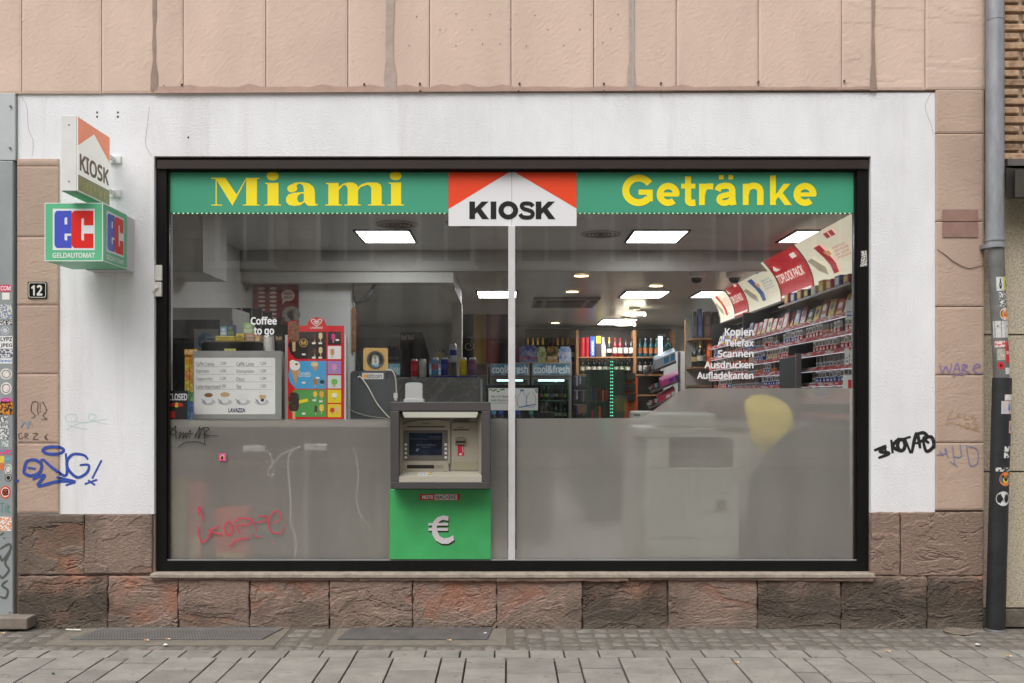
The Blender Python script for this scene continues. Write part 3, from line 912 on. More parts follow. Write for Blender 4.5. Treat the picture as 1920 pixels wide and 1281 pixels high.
strokes(gr, [[(125, 1105), (195, 1080), (160, 1110), (215, 1122), (150, 1150)], [(185, 1075), (200, 1125)], [(228, 1040), (236, 1122)], [(278, 1030), (236, 1080), (292, 1112)], ['c'] + ellpts(288, 1072, 22, 34), [(308, 1030), (345, 1122)], [(300, 1036), (345, 1022)],
             [(350, 1122), (380, 1002), (402, 1092)], [(352, 1062), (402, 1058)], [(372, 1010), (420, 998), (442, 1025), (392, 1058)], [(420, 1050), (440, 1110), (482, 1078), (470, 1025), (422, 1032), (455, 1060)]], K4, 1600, 500, 6.8)
gr.build('graffiti', M('black_spray', (26, 26, 27), 0.6), bld)['label'] = 'black spray tag on the render beside the window'
gr = Ink(wallmap, 0.0007)
strokes(gr, [[(520, 588), (535, 636), (556, 598), (576, 636), (592, 584)], [(600, 636), (625, 580), (642, 636)], [(606, 616), (638, 614)], [(656, 640), (656, 590), (686, 596), (660, 615), (702, 638)], [(715, 615), (762, 600), (745, 585), (720, 610), (745, 640), (782, 635)], [(598, 660), (632, 645), (670, 652)]], K4, 1600, 500, 2.4)
gr.build('graffiti', M('lilac_marker', (140, 118, 168), 0.7), bld)['label'] = 'lilac marker word on the pilaster'
gr = Ink(wallmap, 0.0007)
strokes(gr, [[(600, 860), (565, 915), (625, 905)], [(640, 880), (625, 895), (650, 905)], [(680, 885), (660, 905), (690, 915), (690, 900)], [(730, 890), (705, 905), (738, 915), (712, 935)], [(640, 940), (645, 975)], ['c'] + ellpts(685, 955, 12, 18), [(715, 945), (750, 950), (720, 975), (760, 970)], [(550, 950), (600, 940), (760, 990)]], K4, 1600, 500, 1.1)
gr.build('graffiti', M('ochre_marker', (172, 140, 92), 0.8), bld)['label'] = 'thin ochre marker scrawl on the pilaster'
gr = Ink(wallmap, 0.0007)
strokes(gr, [[(500, 1130), (560, 1120), (550, 1090), (570, 1150)], [(595, 1075), (610, 1190)], [(640, 1065), (648, 1140), (600, 1140)], [(680, 1070), (700, 1190), (745, 1180), (745, 1100), (690, 1080)], [(580, 1170), (625, 1200)], [(520, 1105), (540, 1140)]], K4, 1600, 500, 2.0)
gr.build('graffiti', M('pale_blue_spray', (118, 128, 160), 0.8), bld)['label'] = 'pale blue worn scrawl on the pilaster'

# ================================================================== neighbours
# left: grey metal shopfront post
nb = thing('metal_shopfront', 'grey sheet metal shopfront post covered in stickers beside the house number', 'shopfront', (PX(-30), 0, 0))
ZM = M('zinc_grey_paint', (150, 156, 158), 0.45, var=0.1, vs=4)
box('upper_panel', PX(-440), PX(31.5), -0.02, 0.05, PZ(302), PZ(177), M('pale_metal', (190, 194, 196), 0.4, metal=0.2, var=0.05), nb, bev=0.002)
box('post', PX(-440), PX(29), -0.028, 0.05, 0.045, PZ(304), ZM, nb, bev=0.004)
for (a, b) in ((19, 199), (18, 277), (18, 1147)):
    c_ = P(a, b, -0.028)
    MB().box(c_.x - .005, c_.x + .005, -0.0325, -0.0275 + (0.008 if b < 300 else 0), c_.z - .005, c_.z + .005).build('screw', M('steel', (150, 150, 150), 0.35, metal=0.8), nb, bev=0.002)
stp = MB().box(PX(-440, -.1), PX(51, -.12), -0.12, -0.002, 0.012, PZ(1159, -.12)).build('door_step', M('worn_step_stone', (128, 118, 108), 0.85, var=0.15, vs=20, bump=0.4), nb, bev=0.006, seg=2)
stk = [  # px box, base colour, second colour, text
    (0, 534, 21, 547, (206, 62, 92), (240, 226, 230), 'COM'), (4, 549, 18, 562, (236, 234, 226), None, None), (0, 571, 23, 598, (222, 216, 196), (96, 124, 172), None),
    (0, 601, 23, 609, (28, 28, 28), (230, 230, 230), None), (1, 612, 18, 628, 'o', (196, 206, 214), None), (0, 630, 24, 642, (232, 232, 232), (24, 24, 24), 'LYPZ'), (0, 642, 24, 654, (232, 232, 232), (24, 24, 24), 'JPEG'),
    (0, 655, 24, 671, (70, 76, 86), (224, 226, 230), None), (0, 672, 23, 682, (235, 235, 235), (58, 116, 186), 'ipeq!'), (0, 691, 23, 712, 'o', (222, 220, 216), None), (1, 717, 22, 740, 'o', (228, 222, 218), None), (0, 745, 22, 757, 'o', (226, 96, 176), None),
    (0, 753, 24, 778, (46, 42, 46), (226, 144, 46), None), (0, 780, 15, 794, (224, 224, 222), (80, 80, 80), None), (0, 797, 16, 824, (226, 226, 224), (90, 90, 92), None), (3, 826, 16, 839, (206, 214, 212), (120, 130, 130), None),
    (0, 843, 22, 853, (70, 150, 196), (230, 66, 76), None), (0, 855, 8, 868, (236, 208, 62), None, None), (8, 854, 20, 866, 'o', (120, 180, 210), None), (0, 869, 7, 881, (226, 120, 50), None, None), (8, 870, 23, 890, 'o', (206, 208, 206), None),
    (9, 889, 22, 903, 'o', (40, 42, 36), None), (0, 911, 20, 935, 'o', (226, 92, 52), '68'), (0, 969, 22, 996, (236, 236, 236), (226, 140, 60), None)]
for i, (a, b, c_, d_, col, col2, tx) in enumerate(stk):
    k = Ink(front(-0.0285), 0.0006)
    if col == 'o':
        k.ell((a + c_) / 2, (b + d_) / 2, (c_ - a) / 2, (d_ - b) / 2)
        base = M('stk%d' % i, col2, 0.5, var=0.25, vs=90)
        k.ell((a + c_) / 2, (b + d_) / 2, (c_ - a) * .38, (d_ - b) * .38, mi=1, hole=.82)
        mats = [base, INKW if sum(col2) < 480 else M('stk_print', (150, 70, 60), 0.5, col2=(60, 110, 70), vs=110, lo=.48, hi=.52), INKK]
        if tx: k.text(tx, a + 4, b + 6, c_ - 4, d_ - 6, 0.03, mi=2)
    else:
        k.rect(a, b, c_, d_)
        if col2 and not tx:
            mats = [M('stk%d' % i, col, 0.5, col2=col2, vs=95, lo=.47, hi=.54)]
        else:
            mats = [M('stk%d' % i, col, 0.5)]
        if tx:
            mats.append(M('stkt%d' % i, col2, 0.5)); k.text(tx, a + 1, b + 2, c_ - 1, d_ - 2, 0.03, mi=1)
    k.build('sticker', mats, nb)
gr = Ink(front(-0.0285), 0.001)
strokes(gr, [[(0, 745), (35, 725), (42, 745), (10, 790), (0, 770)], [(40, 760), (20, 800), (35, 830), (10, 860), (0, 850)], [(30, 870), (8, 890), (30, 910), (22, 940), (0, 935)], [(0, 690), (15, 680)], [(14, 700), (20, 702)]], K3, 0, 680, 4.2)
gr.build('graffiti', M('dark_drip_paint', (88, 90, 82), 0.6), nb)
gr = Ink(front(-0.0285), 0.001)
strokes(gr, [[(0, 562), (18, 560)], [(8, 562), (8, 600)], [(22, 570), (22, 600)], [(30, 565), (30, 600)], [(40, 570), (30, 585), (42, 602)]], K3, 0, 680, 1.7)
gr.build('graffiti', M('teal_marker', (64, 158, 142), 0.6), nb)

# right: brick and roughcast house
nbx0, nbx1 = PX(1850, .06), PX(2600, .06)
rb = thing('brick_house', 'house of brown brick above rough beige concrete panels beside the downpipe', 'building', (nbx0, 0.06, 0))
box('mortar_wall', PX(1846), nbx1, 0.072, 0.32, PZ(303, .06), 4.3, M('dark_mortar', (160, 146, 130), 0.95, var=0.15, vs=30, bump=0.5), rb)
box('upper_wall', PX(1846), nbx1, 0.06, 0.32, 4.305, 9.5, M('brick_far', (150, 112, 82), 0.9, var=0.2, vs=12), rb)
BRK = M('brown_brick', (158, 126, 100), 0.9, col2=(198, 166, 136), vs=22, bump=0.8, bs=45, bd=0.008, rnd=0.22)
br = random.Random(4)
bmesh_l = []
bz = 17.35 * CAM_D / F * 1.011
bl_ = 0.215
for i in range(5):
    me = MB().box(-bl_ / 2, bl_ / 2, -0.012, 0.03, -bz / 2 + .0085, bz / 2 - .0085).mesh('brick', bev=0.004, seg=1)
    for v in me.vertices: v.co += Vector((br.uniform(-.0025, .0025), br.uniform(-.003, .002), br.uniform(-.002, .002)))
    me.materials.append(BRK); bmesh_l.append(me)
def brick(x, z, wd):
    o = bpy.data.objects.new('brick', br.choice(bmesh_l)); COL.objects.link(o); o.parent = rb
    o.location = (x - rb.location.x, 0.066 - rb.location.y, z - rb.location.z); o.scale.x = wd / bl_
row = 0
z = PZ(303, .06) + bz / 2
while z < 4.25:
    x = nbx0 - 0.02 + (0.0 if row % 2 else -0.11)
    while x < nbx1:
        wd = min(bl_, nbx1 - x)
        lo_ = max(x, nbx0 + 0.01)
        if x + wd - lo_ > 0.03: brick((lo_ + x + wd) / 2, z, x + wd - lo_ - 0.014)
        x += 0.225
    z += bz; row += 1
RC = M('rough_aggregate', (208, 197, 174), 0.95, col2=(150, 138, 116), vs=95, lo=.42, hi=.7, bump=1.0, bs=130, bd=0.006)
zz = [PZ(303, .06), PZ(628, .06), PZ(885, .06), PZ(1141, .06), -0.02]
for i in range(4):
    box('concrete_panel', PX(1846), nbx1, 0.062 - (0.012 if i == 3 else 0), 0.32, zz[i + 1] + .004, zz[i] - .004, RC if i < 3 else M('dirty_plinth', (112, 104, 92), 0.95, var=0.3, vs=20, bump=0.8, bs=90), rb, bev=0.003)
DM = M('dark_bronze_sheet', (58, 54, 50), 0.5, metal=0.3, var=0.15, vs=8)
aw = thing('canopy_box', 'dark metal canopy box under the brown bricks', 'canopy', (PX(1890), 0, PZ(375)))
box('flashing', PX(1884, .0), PX(2590), -0.03, 0.05, PZ(313), PZ(300), M('flashing_grey', (112, 108, 106), 0.5, metal=0.4), aw)
slab2d('box_body', [[(1886, 314), (1904, 316), (2590, 316), (2590, 372), (1904, 372), (1888, 375)]], front(-0.10), 0.0, -0.155, DM, aw)
slab2d('fascia_plate', [[(1903, 318), (2588, 318), (2588, 370), (1903, 370)]], front(-0.14), 0.0, -0.038, M('bronze_plate', (74, 70, 64), 0.45, metal=0.3, var=0.12), aw)

# downpipe
dp = thing('downpipe', 'zinc downpipe with black lower section covered in stickers', 'downpipe', (PX(1866, -.08), -0.08, 0))
ZN = M('zinc', (148, 152, 156), 0.5, metal=0.35, var=0.14, vs=7, stretch=(3, 3, .8))
ZN2 = M('zinc_dull', (118, 118, 116), 0.55, metal=0.3, var=0.2, vs=9)
BP = M('black_pipe_paint', (38, 40, 42), 0.5, var=0.3, vs=10, bump=0.15)
DY = -0.075
def pseg(name, p0, y0, p1, y1, r, mat):
    a, b = P(p0, y0, DY), P(p1, y1, DY)
    return MB().tube([a, a.lerp(b, .5), b], r, 24).build(name, mat, dp, smooth=True)
up = P(1865.5, 462, DY)
MB().tube([Vector((up.x, DY, 9.4)), Vector((up.x, DY, 3.4)), up], 0.049, 24).build('upper_pipe', ZN, dp, smooth=True)
pseg('lower_pipe', 1867, 459, 1878, 714, 0.0425, ZN2)
pseg('black_pipe', 1879, 709, 1866, 1182, 0.0515, BP)
for (pc, y0, y1, r) in ((1865.5, 447, 453, .0535), (1865.5, 458, 466, .0545), (1865.5, 36, 40, .051)):
    a, b = P(pc, y1, DY), P(pc, y0, DY)
    MB().lathe([(r - .004, 0), (r, .002), (r, b.z - a.z - .002), (r - .004, b.z - a.z)], a.x, DY, a.z, 24).build('collar', ZN, dp, smooth=True)
box('bracket', PX(1846, -.07), PX(1858, -.07), -0.075, 0.0, PZ(465, -.07), PZ(458, -.07), ZN, dp)
def wrap(cx0, yc0, r):                            # map on the pipe: a = angle in degrees from facing the street (+ right), b = photo y
    def mp(a, b, h):
        t = (b - 462) / (712 - 462) if b < 712 else (b - 712) / (1182 - 712)
        c = (1867 + (1878 - 1867) * t) if b < 712 else (1879 + (1866 - 1879) * t)
        q = P(c, b, DY); a_ = R(a)
        return Vector((q.x + (r + h) * math.sin(a_), DY - (r + h) * math.cos(a_), q.z))
    return mp
wl, wb = wrap(0, 0, .0425), wrap(0, 0, .0515)
def patch(mp, a0, b0, a1, b1, mats, spots=(), tx=None, round_=False):
    k = Ink(mp, 0.0008)
    n_ = 6
    if round_:
        p = [((a0 + a1) / 2 + (a1 - a0) / 2 * math.cos(t * math.pi / 10), (b0 + b1) / 2 + (b1 - b0) / 2 * math.sin(t * math.pi / 10)) for t in range(20)]
        vs = [((a0 + a1) / 2, (b0 + b1) / 2)] + p
        k._put(vs, [(0, 1 + i, 1 + (i + 1) % 20) for i in range(20)])
    else:
        for i in range(n_): k._put([(a0 + (a1 - a0) * i / n_, b0), (a0 + (a1 - a0) * (i + 1) / n_, b0), (a0 + (a1 - a0) * (i + 1) / n_, b1), (a0 + (a1 - a0) * i / n_, b1)], [(0, 1, 2, 3)]); k.k -= 1
    k.k += 3
    for (fx_, fy_, ra, rb_, mi) in spots:
        k.ell(a0 + (a1 - a0) * fx_, b0 + (b1 - b0) * fy_, (a1 - a0) * ra, (b1 - b0) * rb_, 12, mi=mi)
    if tx: k.text(tx[0], a0 + (a1 - a0) * tx[1], b0 + (b1 - b0) * tx[2], a0 + (a1 - a0) * tx[3], b0 + (b1 - b0) * tx[4], 0.03, mi=tx[5])
    k.build('sticker', mats, dp)
RED = M('red_print', (204, 36, 44), 0.5); PAPER = M('worn_paper', (204, 204, 200), 0.75, var=0.2, vs=60); BLU = M('blue_print', (64, 116, 168), 0.5); YEL = M('yellow_print', (222, 196, 60), 0.5); ORG = M('orange_print', (226, 128, 52), 0.5)
patch(wl, -35, 521, 22, 547, [PAPER, INKK], [(.5, .6, .16, .26, 1), (.5, .3, .08, .2, 1)])
patch(wl, 24, 520, 72, 545, [M('lime_print', (190, 204, 70), 0.5), INKK], [(.5, .55, .16, .3, 1)])
patch(wl, -22, 549, 50, 576, [M('halftone', (222, 222, 220), 0.6, col2=(24, 24, 24), vs=130, lo=.46, hi=.52)])
patch(wl, -20, 578, 62, 602, [M('sticker_cream', (226, 206, 190), 0.5), RED, YEL], [(.5, .5, .4, .42, 1), (.5, .5, .3, .3, 2), (.5, .5, .18, .2, 1)], round_=True)
patch(wl, -75, 603, 75, 634, [PAPER, INKK], [(.5, .3, .3, .1, 1)])
patch(wl, -68, 640, 40, 652, [M('red_white_scrap', (220, 214, 212), 0.7, col2=(196, 50, 56), vs=100, lo=.45, hi=.55)])
patch(wl, 10, 641, 78, 681, [RED, INKW, INKK], [(.5, .25, .2, .18, 2)], ('GEGEN', .08, .45, .92, .6, 1))
patch(wl, -52, 655, 8, 676, [M('grey_scrap', (140, 138, 136), 0.7, col2=(200, 190, 170), vs=80)])
patch(wl, -50, 679, -5, 693, [RED, INKK], [(.5, .5, .2, .2, 1)], round_=True)
patch(wl, 2, 690, 70, 702, [PAPER])
patch(wb, -10, 740, 70, 751, [PAPER])
patch(wb, -28, 752, 45, 776, [M('pink_holo', (226, 186, 172), 0.4, col2=(150, 180, 196), vs=40), BLU], [(.7, .5, .12, .3, 1)])
patch(wb, 24, 789, 60, 812, [M('pink_holo2', (222, 170, 150), 0.4), BLU], [(.5, .5, .25, .3, 1)])
patch(wb, -5, 836, 35, 858, [M('torn_white', (214, 214, 212), 0.7, col2=(44, 44, 46), vs=60, lo=.5, hi=.55)])
patch(wb, 50, 816, 75, 834, [M('lilac_sticker', (176, 178, 214), 0.5)], round_=True)
patch(wb, -50, 876, 60, 883, [M('torn_white')])
patch(wb, -28, 884, 52, 910, [ORG, BLU, YEL, INKK], [(.5, .5, .42, .42, 1), (.5, .55, .25, .25, 2), (.5, .45, .16, .2, 3)], round_=True)
patch(wb, -45, 920, 45, 947, [M('pale_sticker', (206, 206, 204), 0.5), INKK], (), ('FELIX', .18, .52, .8, .68, 1), round_=True)
shoe = P(1866, 1182, DY)
MB().lathe([(.056, 0), (.058, .01), (.053, .02)], shoe.x, DY, -.012, 24).build('pipe_shoe', ZN2, dp, smooth=True)

# ================================================================== signs in and on the shopfront
GREEN = M('green_board', (64, 158, 124), 0.5, var=0.03, vs=2)
YLW = M('yellow_letter', (252, 230, 18), 0.5)
SY = GYF - .0045                                 # boards stuck on the panes
KX = .354166
def cp(pts): return [(280 + a * KX, 290 + b * KX) for a, b in pts]
s1 = thing('sign_board', 'green board with yellow serif word Miami along the window top', 'sign', P(576, 400, SY))
pxbox('board', 312, 840.5, 319, 399, SY, SY + .004, GREEN, s1)
lt = []
def arc(cx, cy, rx, ry, a0, a1, n=10): return [(cx + rx * math.cos(R(a0 + (a1 - a0) * i / n)), cy + ry * math.sin(R(a0 + (a1 - a0) * i / n))) for i in range(n + 1)]
Mpoly = [(328, 123), (402, 123), (462, 212), (513, 123), (585, 123), (585, 128), (570, 130), (570, 264), (585, 266), (585, 270), (495, 270), (495, 266), (513, 264), (513, 132), (440, 271), (357, 136), (357, 264), (385, 266), (385, 270), (328, 270), (328, 266), (351, 264), (351, 130), (328, 128)]
def stem(x0, x1, s0, s1_, top=150): return [(x0 - 13, top), (x1, top), (x1, 263), (s1_, 265), (s1_, 270), (s0, 270), (s0, 265), (x0, 263), (x0, top + 8), (x0 - 13, top + 5)]
a_poly = [(752, 186)] + arc(757, 180, 27, 21, 60, 235, 8) + [(750, 158), (775, 148), (805, 146)] + [(845, 152), (868, 170), (876, 190), (877, 245), (881, 262), (893, 262), (893, 267), (870, 272), (840, 271), (826, 258), (820, 252), (800, 268), (770, 272), (740, 268), (724, 250), (724, 228), (738, 210), (770, 202), (818, 198), (818, 180), (812, 162), (800, 154), (786, 156), (779, 166), (784, 180), (778, 192), (765, 198)]
a_hole = [(818, 206), (800, 208), (786, 218), (782, 235), (790, 252), (804, 254), (818, 244)]
def arch(x0, x1, sx0, sx1):
    return [(x0, 172), (x0 + 20, 156), (x0 + 50, 147), (x1 - 22, 149), (x1 - 5, 160), (x1, 178), (x1, 263), (sx1, 265), (sx1, 270), (sx0, 270), (sx0, 265), (x1 - 55, 263), (x1 - 55, 180), (x1 - 62, 166), (x1 - 75, 160), (x0 + 14, 172), (x0, 190)]
LET = [[Mpoly], [stem(626, 684, 610, 698)], [a_poly, a_hole], [stem(948, 1003, 932, 1020)], [arch(1003, 1105, 1034, 1120)], [arch(1105, 1230, 1158, 1246)], [stem(1280, 1333, 1260, 1348, 148)]]
names = ['letter'] * 7
mm = Ink(front(SY), 0.0006)
for L_ in LET: mm.poly(*[cp(p) for p in L_])
mm.ell(280 + 653 * KX, 290 + 114 * KX, 32 * KX, 23 * KX, 28); mm.ell(280 + 1304 * KX, 290 + 113 * KX, 32 * KX, 23 * KX, 28)
mm.build('lettering', YLW, s1)
s2 = thing('sign_board', 'green board with plain yellow word Getränke along the window top', 'sign', P(1344, 400, SY))
pxbox('board', 1081.5, 1608, 319, 399, SY, SY + .004, GREEN, s2)
mm = Ink(front(SY), 0.0006)
KG = .364583
def cg(pts): return [(940 + a * KG, 290 + b * KG) for a, b in pts]
def gst(pts, w_, smooth=True): mm.stroke(cg(pts), w_ * KG, taper=0, smooth=smooth)
def grc(a, b, c_, d_): mm.rect(*cg([(a, b)])[0], *cg([(c_, d_)])[0])
gst(arc(706, 184, 66, 63, -33, -318, 26), 36); grc(748, 184, 779, 240); grc(706, 180, 779, 207)
for cx in (858, 1562):
    gst(arc(cx, 205, 42.5, 43, 4, -312, 26), 33); grc(cx - 44, 195, cx + 56, 216)
grc(945, 112, 976, 232); gst([(960.5, 222), (962, 240), (974, 249), (998, 247)], 33); grc(925, 150, 998, 175)
grc(1017, 150, 1047, 260); gst([(1034, 200), (1042, 175), (1060, 164), (1090, 165)], 31)
grc(1119, 105, 1143, 128); grc(1168, 105, 1192, 128)
gst([(1112, 186), (1122, 168), (1145, 161), (1172, 163), (1186, 177), (1188, 200), (1189, 232), (1194, 260)], 32); gst([(1190, 202), (1158, 208), (1128, 217), (1121, 236), (1138, 249), (1164, 246), (1184, 231)], 29)
grc(1242, 150, 1272, 260); gst([(1258, 200), (1266, 174), (1292, 161), (1318, 165), (1331, 184), (1332, 212), (1332, 260)], 33)
grc(1382, 107, 1412, 260); mm.poly(cg([(1412, 206), (1452, 150), (1488, 150), (1447, 197), (1494, 260), (1457, 260), (1426, 218), (1412, 234)]))
mm.build('lettering', YLW, s2)
s3 = thing('sign_board', 'white and orange red gable sign reading KIOSK over the mullion', 'sign', P(961, 424, SY))
ORR = M('orange_red', (238, 68, 18), 0.5)
slab2d('board', [[(841, 319), (1081, 319), (1081, 424), (841, 424)]], front(GYF - .006), 0.0, -.003, M('sign_white', (228, 228, 230), 0.5), s3)
mm = Ink(front(GYF - .006), 0.0006)
mm.poly([(841, 319), (958, 319), (958, 321), (841, 392)]); mm.poly([(1081, 319), (962, 319), (962, 321), (1081, 391)])
mm.build('gable_print', ORR, s3)
mm = Ink(front(GYF - .006), 0.0012)
for x_ in (880, 1004.5):
    mm.rect(x_, 378, x_ + 10.6, 411)
    mm.poly([(x_ + 10.5, 391), (x_ + 23, 378), (x_ + 36, 378), (x_ + 22, 391.5), (x_ + 37, 411), (x_ + 24, 411), (x_ + 14.5, 398), (x_ + 10.5, 402)])
mm.rect(920, 378, 930.5, 411)
mm.ell(953, 394.5, 18.5, 17.2, 32, hole=.47)
mm.stroke([(999.5, 387), (995.5, 383), (988, 381.5), (980, 383), (978.5, 388), (983, 392), (990, 394), (997, 397), (999, 402), (995, 407), (987, 408), (979, 406.5), (975, 401.5)], 7.6, taper=0)
mm.build('lettering', INKK, s3)
box('centre_seam', PX(959, GYF), PX(960, GYF), GYF - .0068, GYF - .0062, PZ(424, GYF), PZ(320, GYF), M('seam_grey', (170, 170, 172), 0.5), s3)

# projecting KIOSK light box
kx0, kx1, ky0, ky1, kz0, kz1 = -2.349, -2.2675, -0.52, -0.12, 2.416, 2.812
ks = thing('projecting_sign', 'slim white light box with faded KIOSK MIAMI print above the green cube sign', 'sign', (-2.3, 0, kz0))
WHB = M('aged_white_sheet', (222, 222, 220), 0.5, var=0.06, vs=8)
box('case', kx0, kx1, ky0, ky1, kz0, kz1, WHB, ks, bev=0.002)
box('underside', kx0 + .003, kx1 - .003, ky0 + .003, ky1 - .003, kz0 - .002, kz0 - .0003, M('green_tint_sheet', (120, 168, 138), 0.5), ks)
sm = plane((kx1, ky0, kz0), (0, ky1 - ky0, 0), (0, 0, kz1 - kz0), (1, 0, 0))
box('face', kx1 + .0002, kx1 + .0035, ky0 + .004, ky1 - .002, kz0 + .004, kz1 - .004, M('face_white', (236, 235, 230), 0.45, emit=.22), ks)
q = Ink(lambda a, b, h: sm(a, b, h + .0037), 0.0004)
q.poly([(.015, .985), (.015, .61), (.49, .89), (.985, .62), (.985, .985)][0:5])
q.build('gable_print', M('faded_orange', (232, 142, 110), 0.5, var=0.05, vs=15, emit=.2), ks)
q = Ink(lambda a, b, h: sm(a, b, h + .0037), 0.0004)
q.rect(.015, .015, .985, .225)
q.build('lower_band', M('faded_olive', (150, 146, 112), 0.5, var=0.12, vs=20, emit=.1), ks)
q = Ink(lambda a, b, h: sm(a, b, h + .0037), 0.0008)
q.text('KIOSK', .06, .52, .96, .285, 0.03)
q.build('lettering', M('faded_brown', (128, 112, 94), 0.5), ks)
q = Ink(lambda a, b, h: sm(a, b, h + .0037), 0.0009)
q.text('MIAMI', .2, .17, .84, .07, 0.01, 1.6)
q.build('lettering', M('faded_yellow', (206, 200, 96), 0.5), ks)
for z_ in (kz0 + .10, kz1 - .10):
    MB().box(kx1 - .03, kx1 - .012, ky1, -.002, z_ - .012, z_ + .012).build('bracket_arm', WHB, ks, bev=.002)
    MB().box(kx1 - .045, kx1 + .02, -.012, -.001, z_ - .022, z_ + .022).build('wall_plate', WHB, ks, bev=.002)
for z_ in (kz0 + .05, kz1 - .05):
    MB().box((kx0 + kx1) / 2 - .003, (kx0 + kx1) / 2 + .003, ky0 - .002, ky0, z_ - .003, z_ + .003).build('screw', M('hole_dark'), ks)
# green cube cash machine sign
ex1, ex0, ey0, ey1, ez0, ez1 = -2.1756, -2.4885, -0.415, -0.10, 2.062, 2.375
es = thing('cube_sign', 'green cube light box with blue and red ec logo and GELDAUTOMAT lettering', 'sign', (-2.33, 0, ez0))
EG = M('cube_green', (98, 190, 142), 0.4, var=0.03, vs=6)
box('case', ex0, ex1, ey0, ey1, ez0, ez1, EG, es, bev=.002)
slab2d('wall_box', [[(0, 0), (1, 0), (1, 1), (0, 1)]], plane((ex0 + .08, -.002, ez0 - .004), (ex1 - ex0 - .078, 0, 0), (0, 0, ez1 - ez0 - .004), (0, -1, 0)), 0.0, .097, M('grey_box', (196, 197, 198), 0.5), es)
def rim(name, mp):
    k = Ink(mp, .0006)
    for (a, b, c_, d_) in ((0, 0, 1, .014), (0, .986, 1, 1), (0, .014, .014, .986), (.986, .014, 1, .986)): k.rect(a, b, c_, d_)
    k.build('edge_trim', M('trim_white', (230, 234, 230), 0.4), es)
def eclogo(mp):
    k = Ink(mp, .0006); k.rect(.14, .19, .86, .90)
    k.build('logo_field', M('field_white', (232, 233, 235), 0.4), es)
    # coordinates: a right 0..1, b up 0..1 inside the field
    def t(p): return [(.14 + .72 * a, .19 + .71 * b) for a, b in p]
    k = Ink(mp, .0010)
    k.poly(t([(.10, .95), (.45, .95), (.45, .05), (.10, .05), (.055, .09), (.04, .16), (.04, .84), (.055, .91)]), t([(.28, .62), (.345, .62), (.345, .79), (.30, .79), (.28, .77)]), t([(.28, .39), (.46, .39), (.449, .35), (.345, .35), (.345, .23), (.30, .23), (.28, .26)]) if False else t([(.28, .40), (.44, .40), (.44, .345), (.345, .345), (.345, .235), (.30, .235), (.28, .26)]))
    k.build('logo_letter', M('ec_blue', (70, 86, 196), 0.4), es)
    k = Ink(mp, .0014)
    k.poly(t([(.52, .95), (.97, .95), (.97, .60), (.745, .60), (.745, .77), (.70, .77), (.68, .75), (.68, .26), (.70, .235), (.745, .235), (.745, .40), (.97, .40), (.97, .05), (.52, .05), (.465, .09), (.445, .16), (.445, .84), (.465, .91)]))
    k.build('logo_letter', M('ec_red', (226, 36, 28), 0.4), es)
    k = Ink(mp, .0010); k.text('GELDAUTOMAT', .135, .145, .865, .055, 0.03)
    k.build('lettering', M('trim_white'), es)
mF = plane((ex0, ey0, ez0), (ex1 - ex0, 0, 0), (0, 0, ez1 - ez0), (0, -1, 0))
mS = plane((ex1, ey0, ez0), (0, ey1 - ey0, 0), (0, 0, ez1 - ez0), (1, 0, 0))
for mp in (mF, mS):
    rim('edge', mp); eclogo(mp)
# house number
hn = thing('house_number', 'small black enamel plate with white number 12', 'house number', P(69, 558, -.013))
slab2d('plate', [rr(52, 528.5, 87.5, 559.5, 2)], front(-0.0125), .006, -.002, M('black_enamel', (20, 22, 22), 0.2), hn)
k = Ink(front(-0.0185), .0005)
k.poly(rr(53.5, 530, 86, 558, 3), rr(54.6, 531.1, 84.9, 556.9, 2.6))
k.text('12', 58.5, 534.5, 79.5, 554.5, 0.035)
k.build('number', M('enamel_white', (226, 224, 214), 0.25), hn)

# ================================================================== cash machine
AY = -0.105
atm = thing('cash_machine', 'dark grey cash machine built through the shop window above a green panel', 'cash machine', (PX(825, AY), 0, PZ(1049, .03)))
AG = M('atm_dark_grey', (72, 69, 69), 0.5, var=0.05, vs=5, bump=0.05, bs=200)
AB = M('atm_beige', (158, 152, 138), 0.45, var=0.05, vs=6)
AB2 = M('atm_beige_dark', (136, 130, 115), 0.5)
ox0, ox1, oz0, oz1 = PX(732, AY), PX(919, AY), PZ(917, AY), PZ(754, AY)
ix0, ix1, iz0, iz1 = PX(748, AY), PX(903, AY), PZ(904, AY), PZ(771, AY)
def bar(name, *a): return box(name, *a, AG, atm, bev=.003, seg=2)
bar('surround', ox0, ox1, AY, .058, iz1 + .0005, oz1)
bar('surround', ox0, ox1, AY, .058, oz0, iz0 - .0005)
bar('surround', ox0, ix0, AY, .058, iz0, iz1)
bar('surround', ix1, ox1, AY, .058, iz0, iz1)
box('cabinet', ox0 + .01, ox1 - .01, .070, .60, oz0 + .0, oz1 - .03, M('atm_case', (92, 92, 92), 0.5), atm)
BYK = 0.055                                       # fascia plane
pxbox('fascia', 746, 905, 768, 906, BYK, BYK + .01, AB, atm)
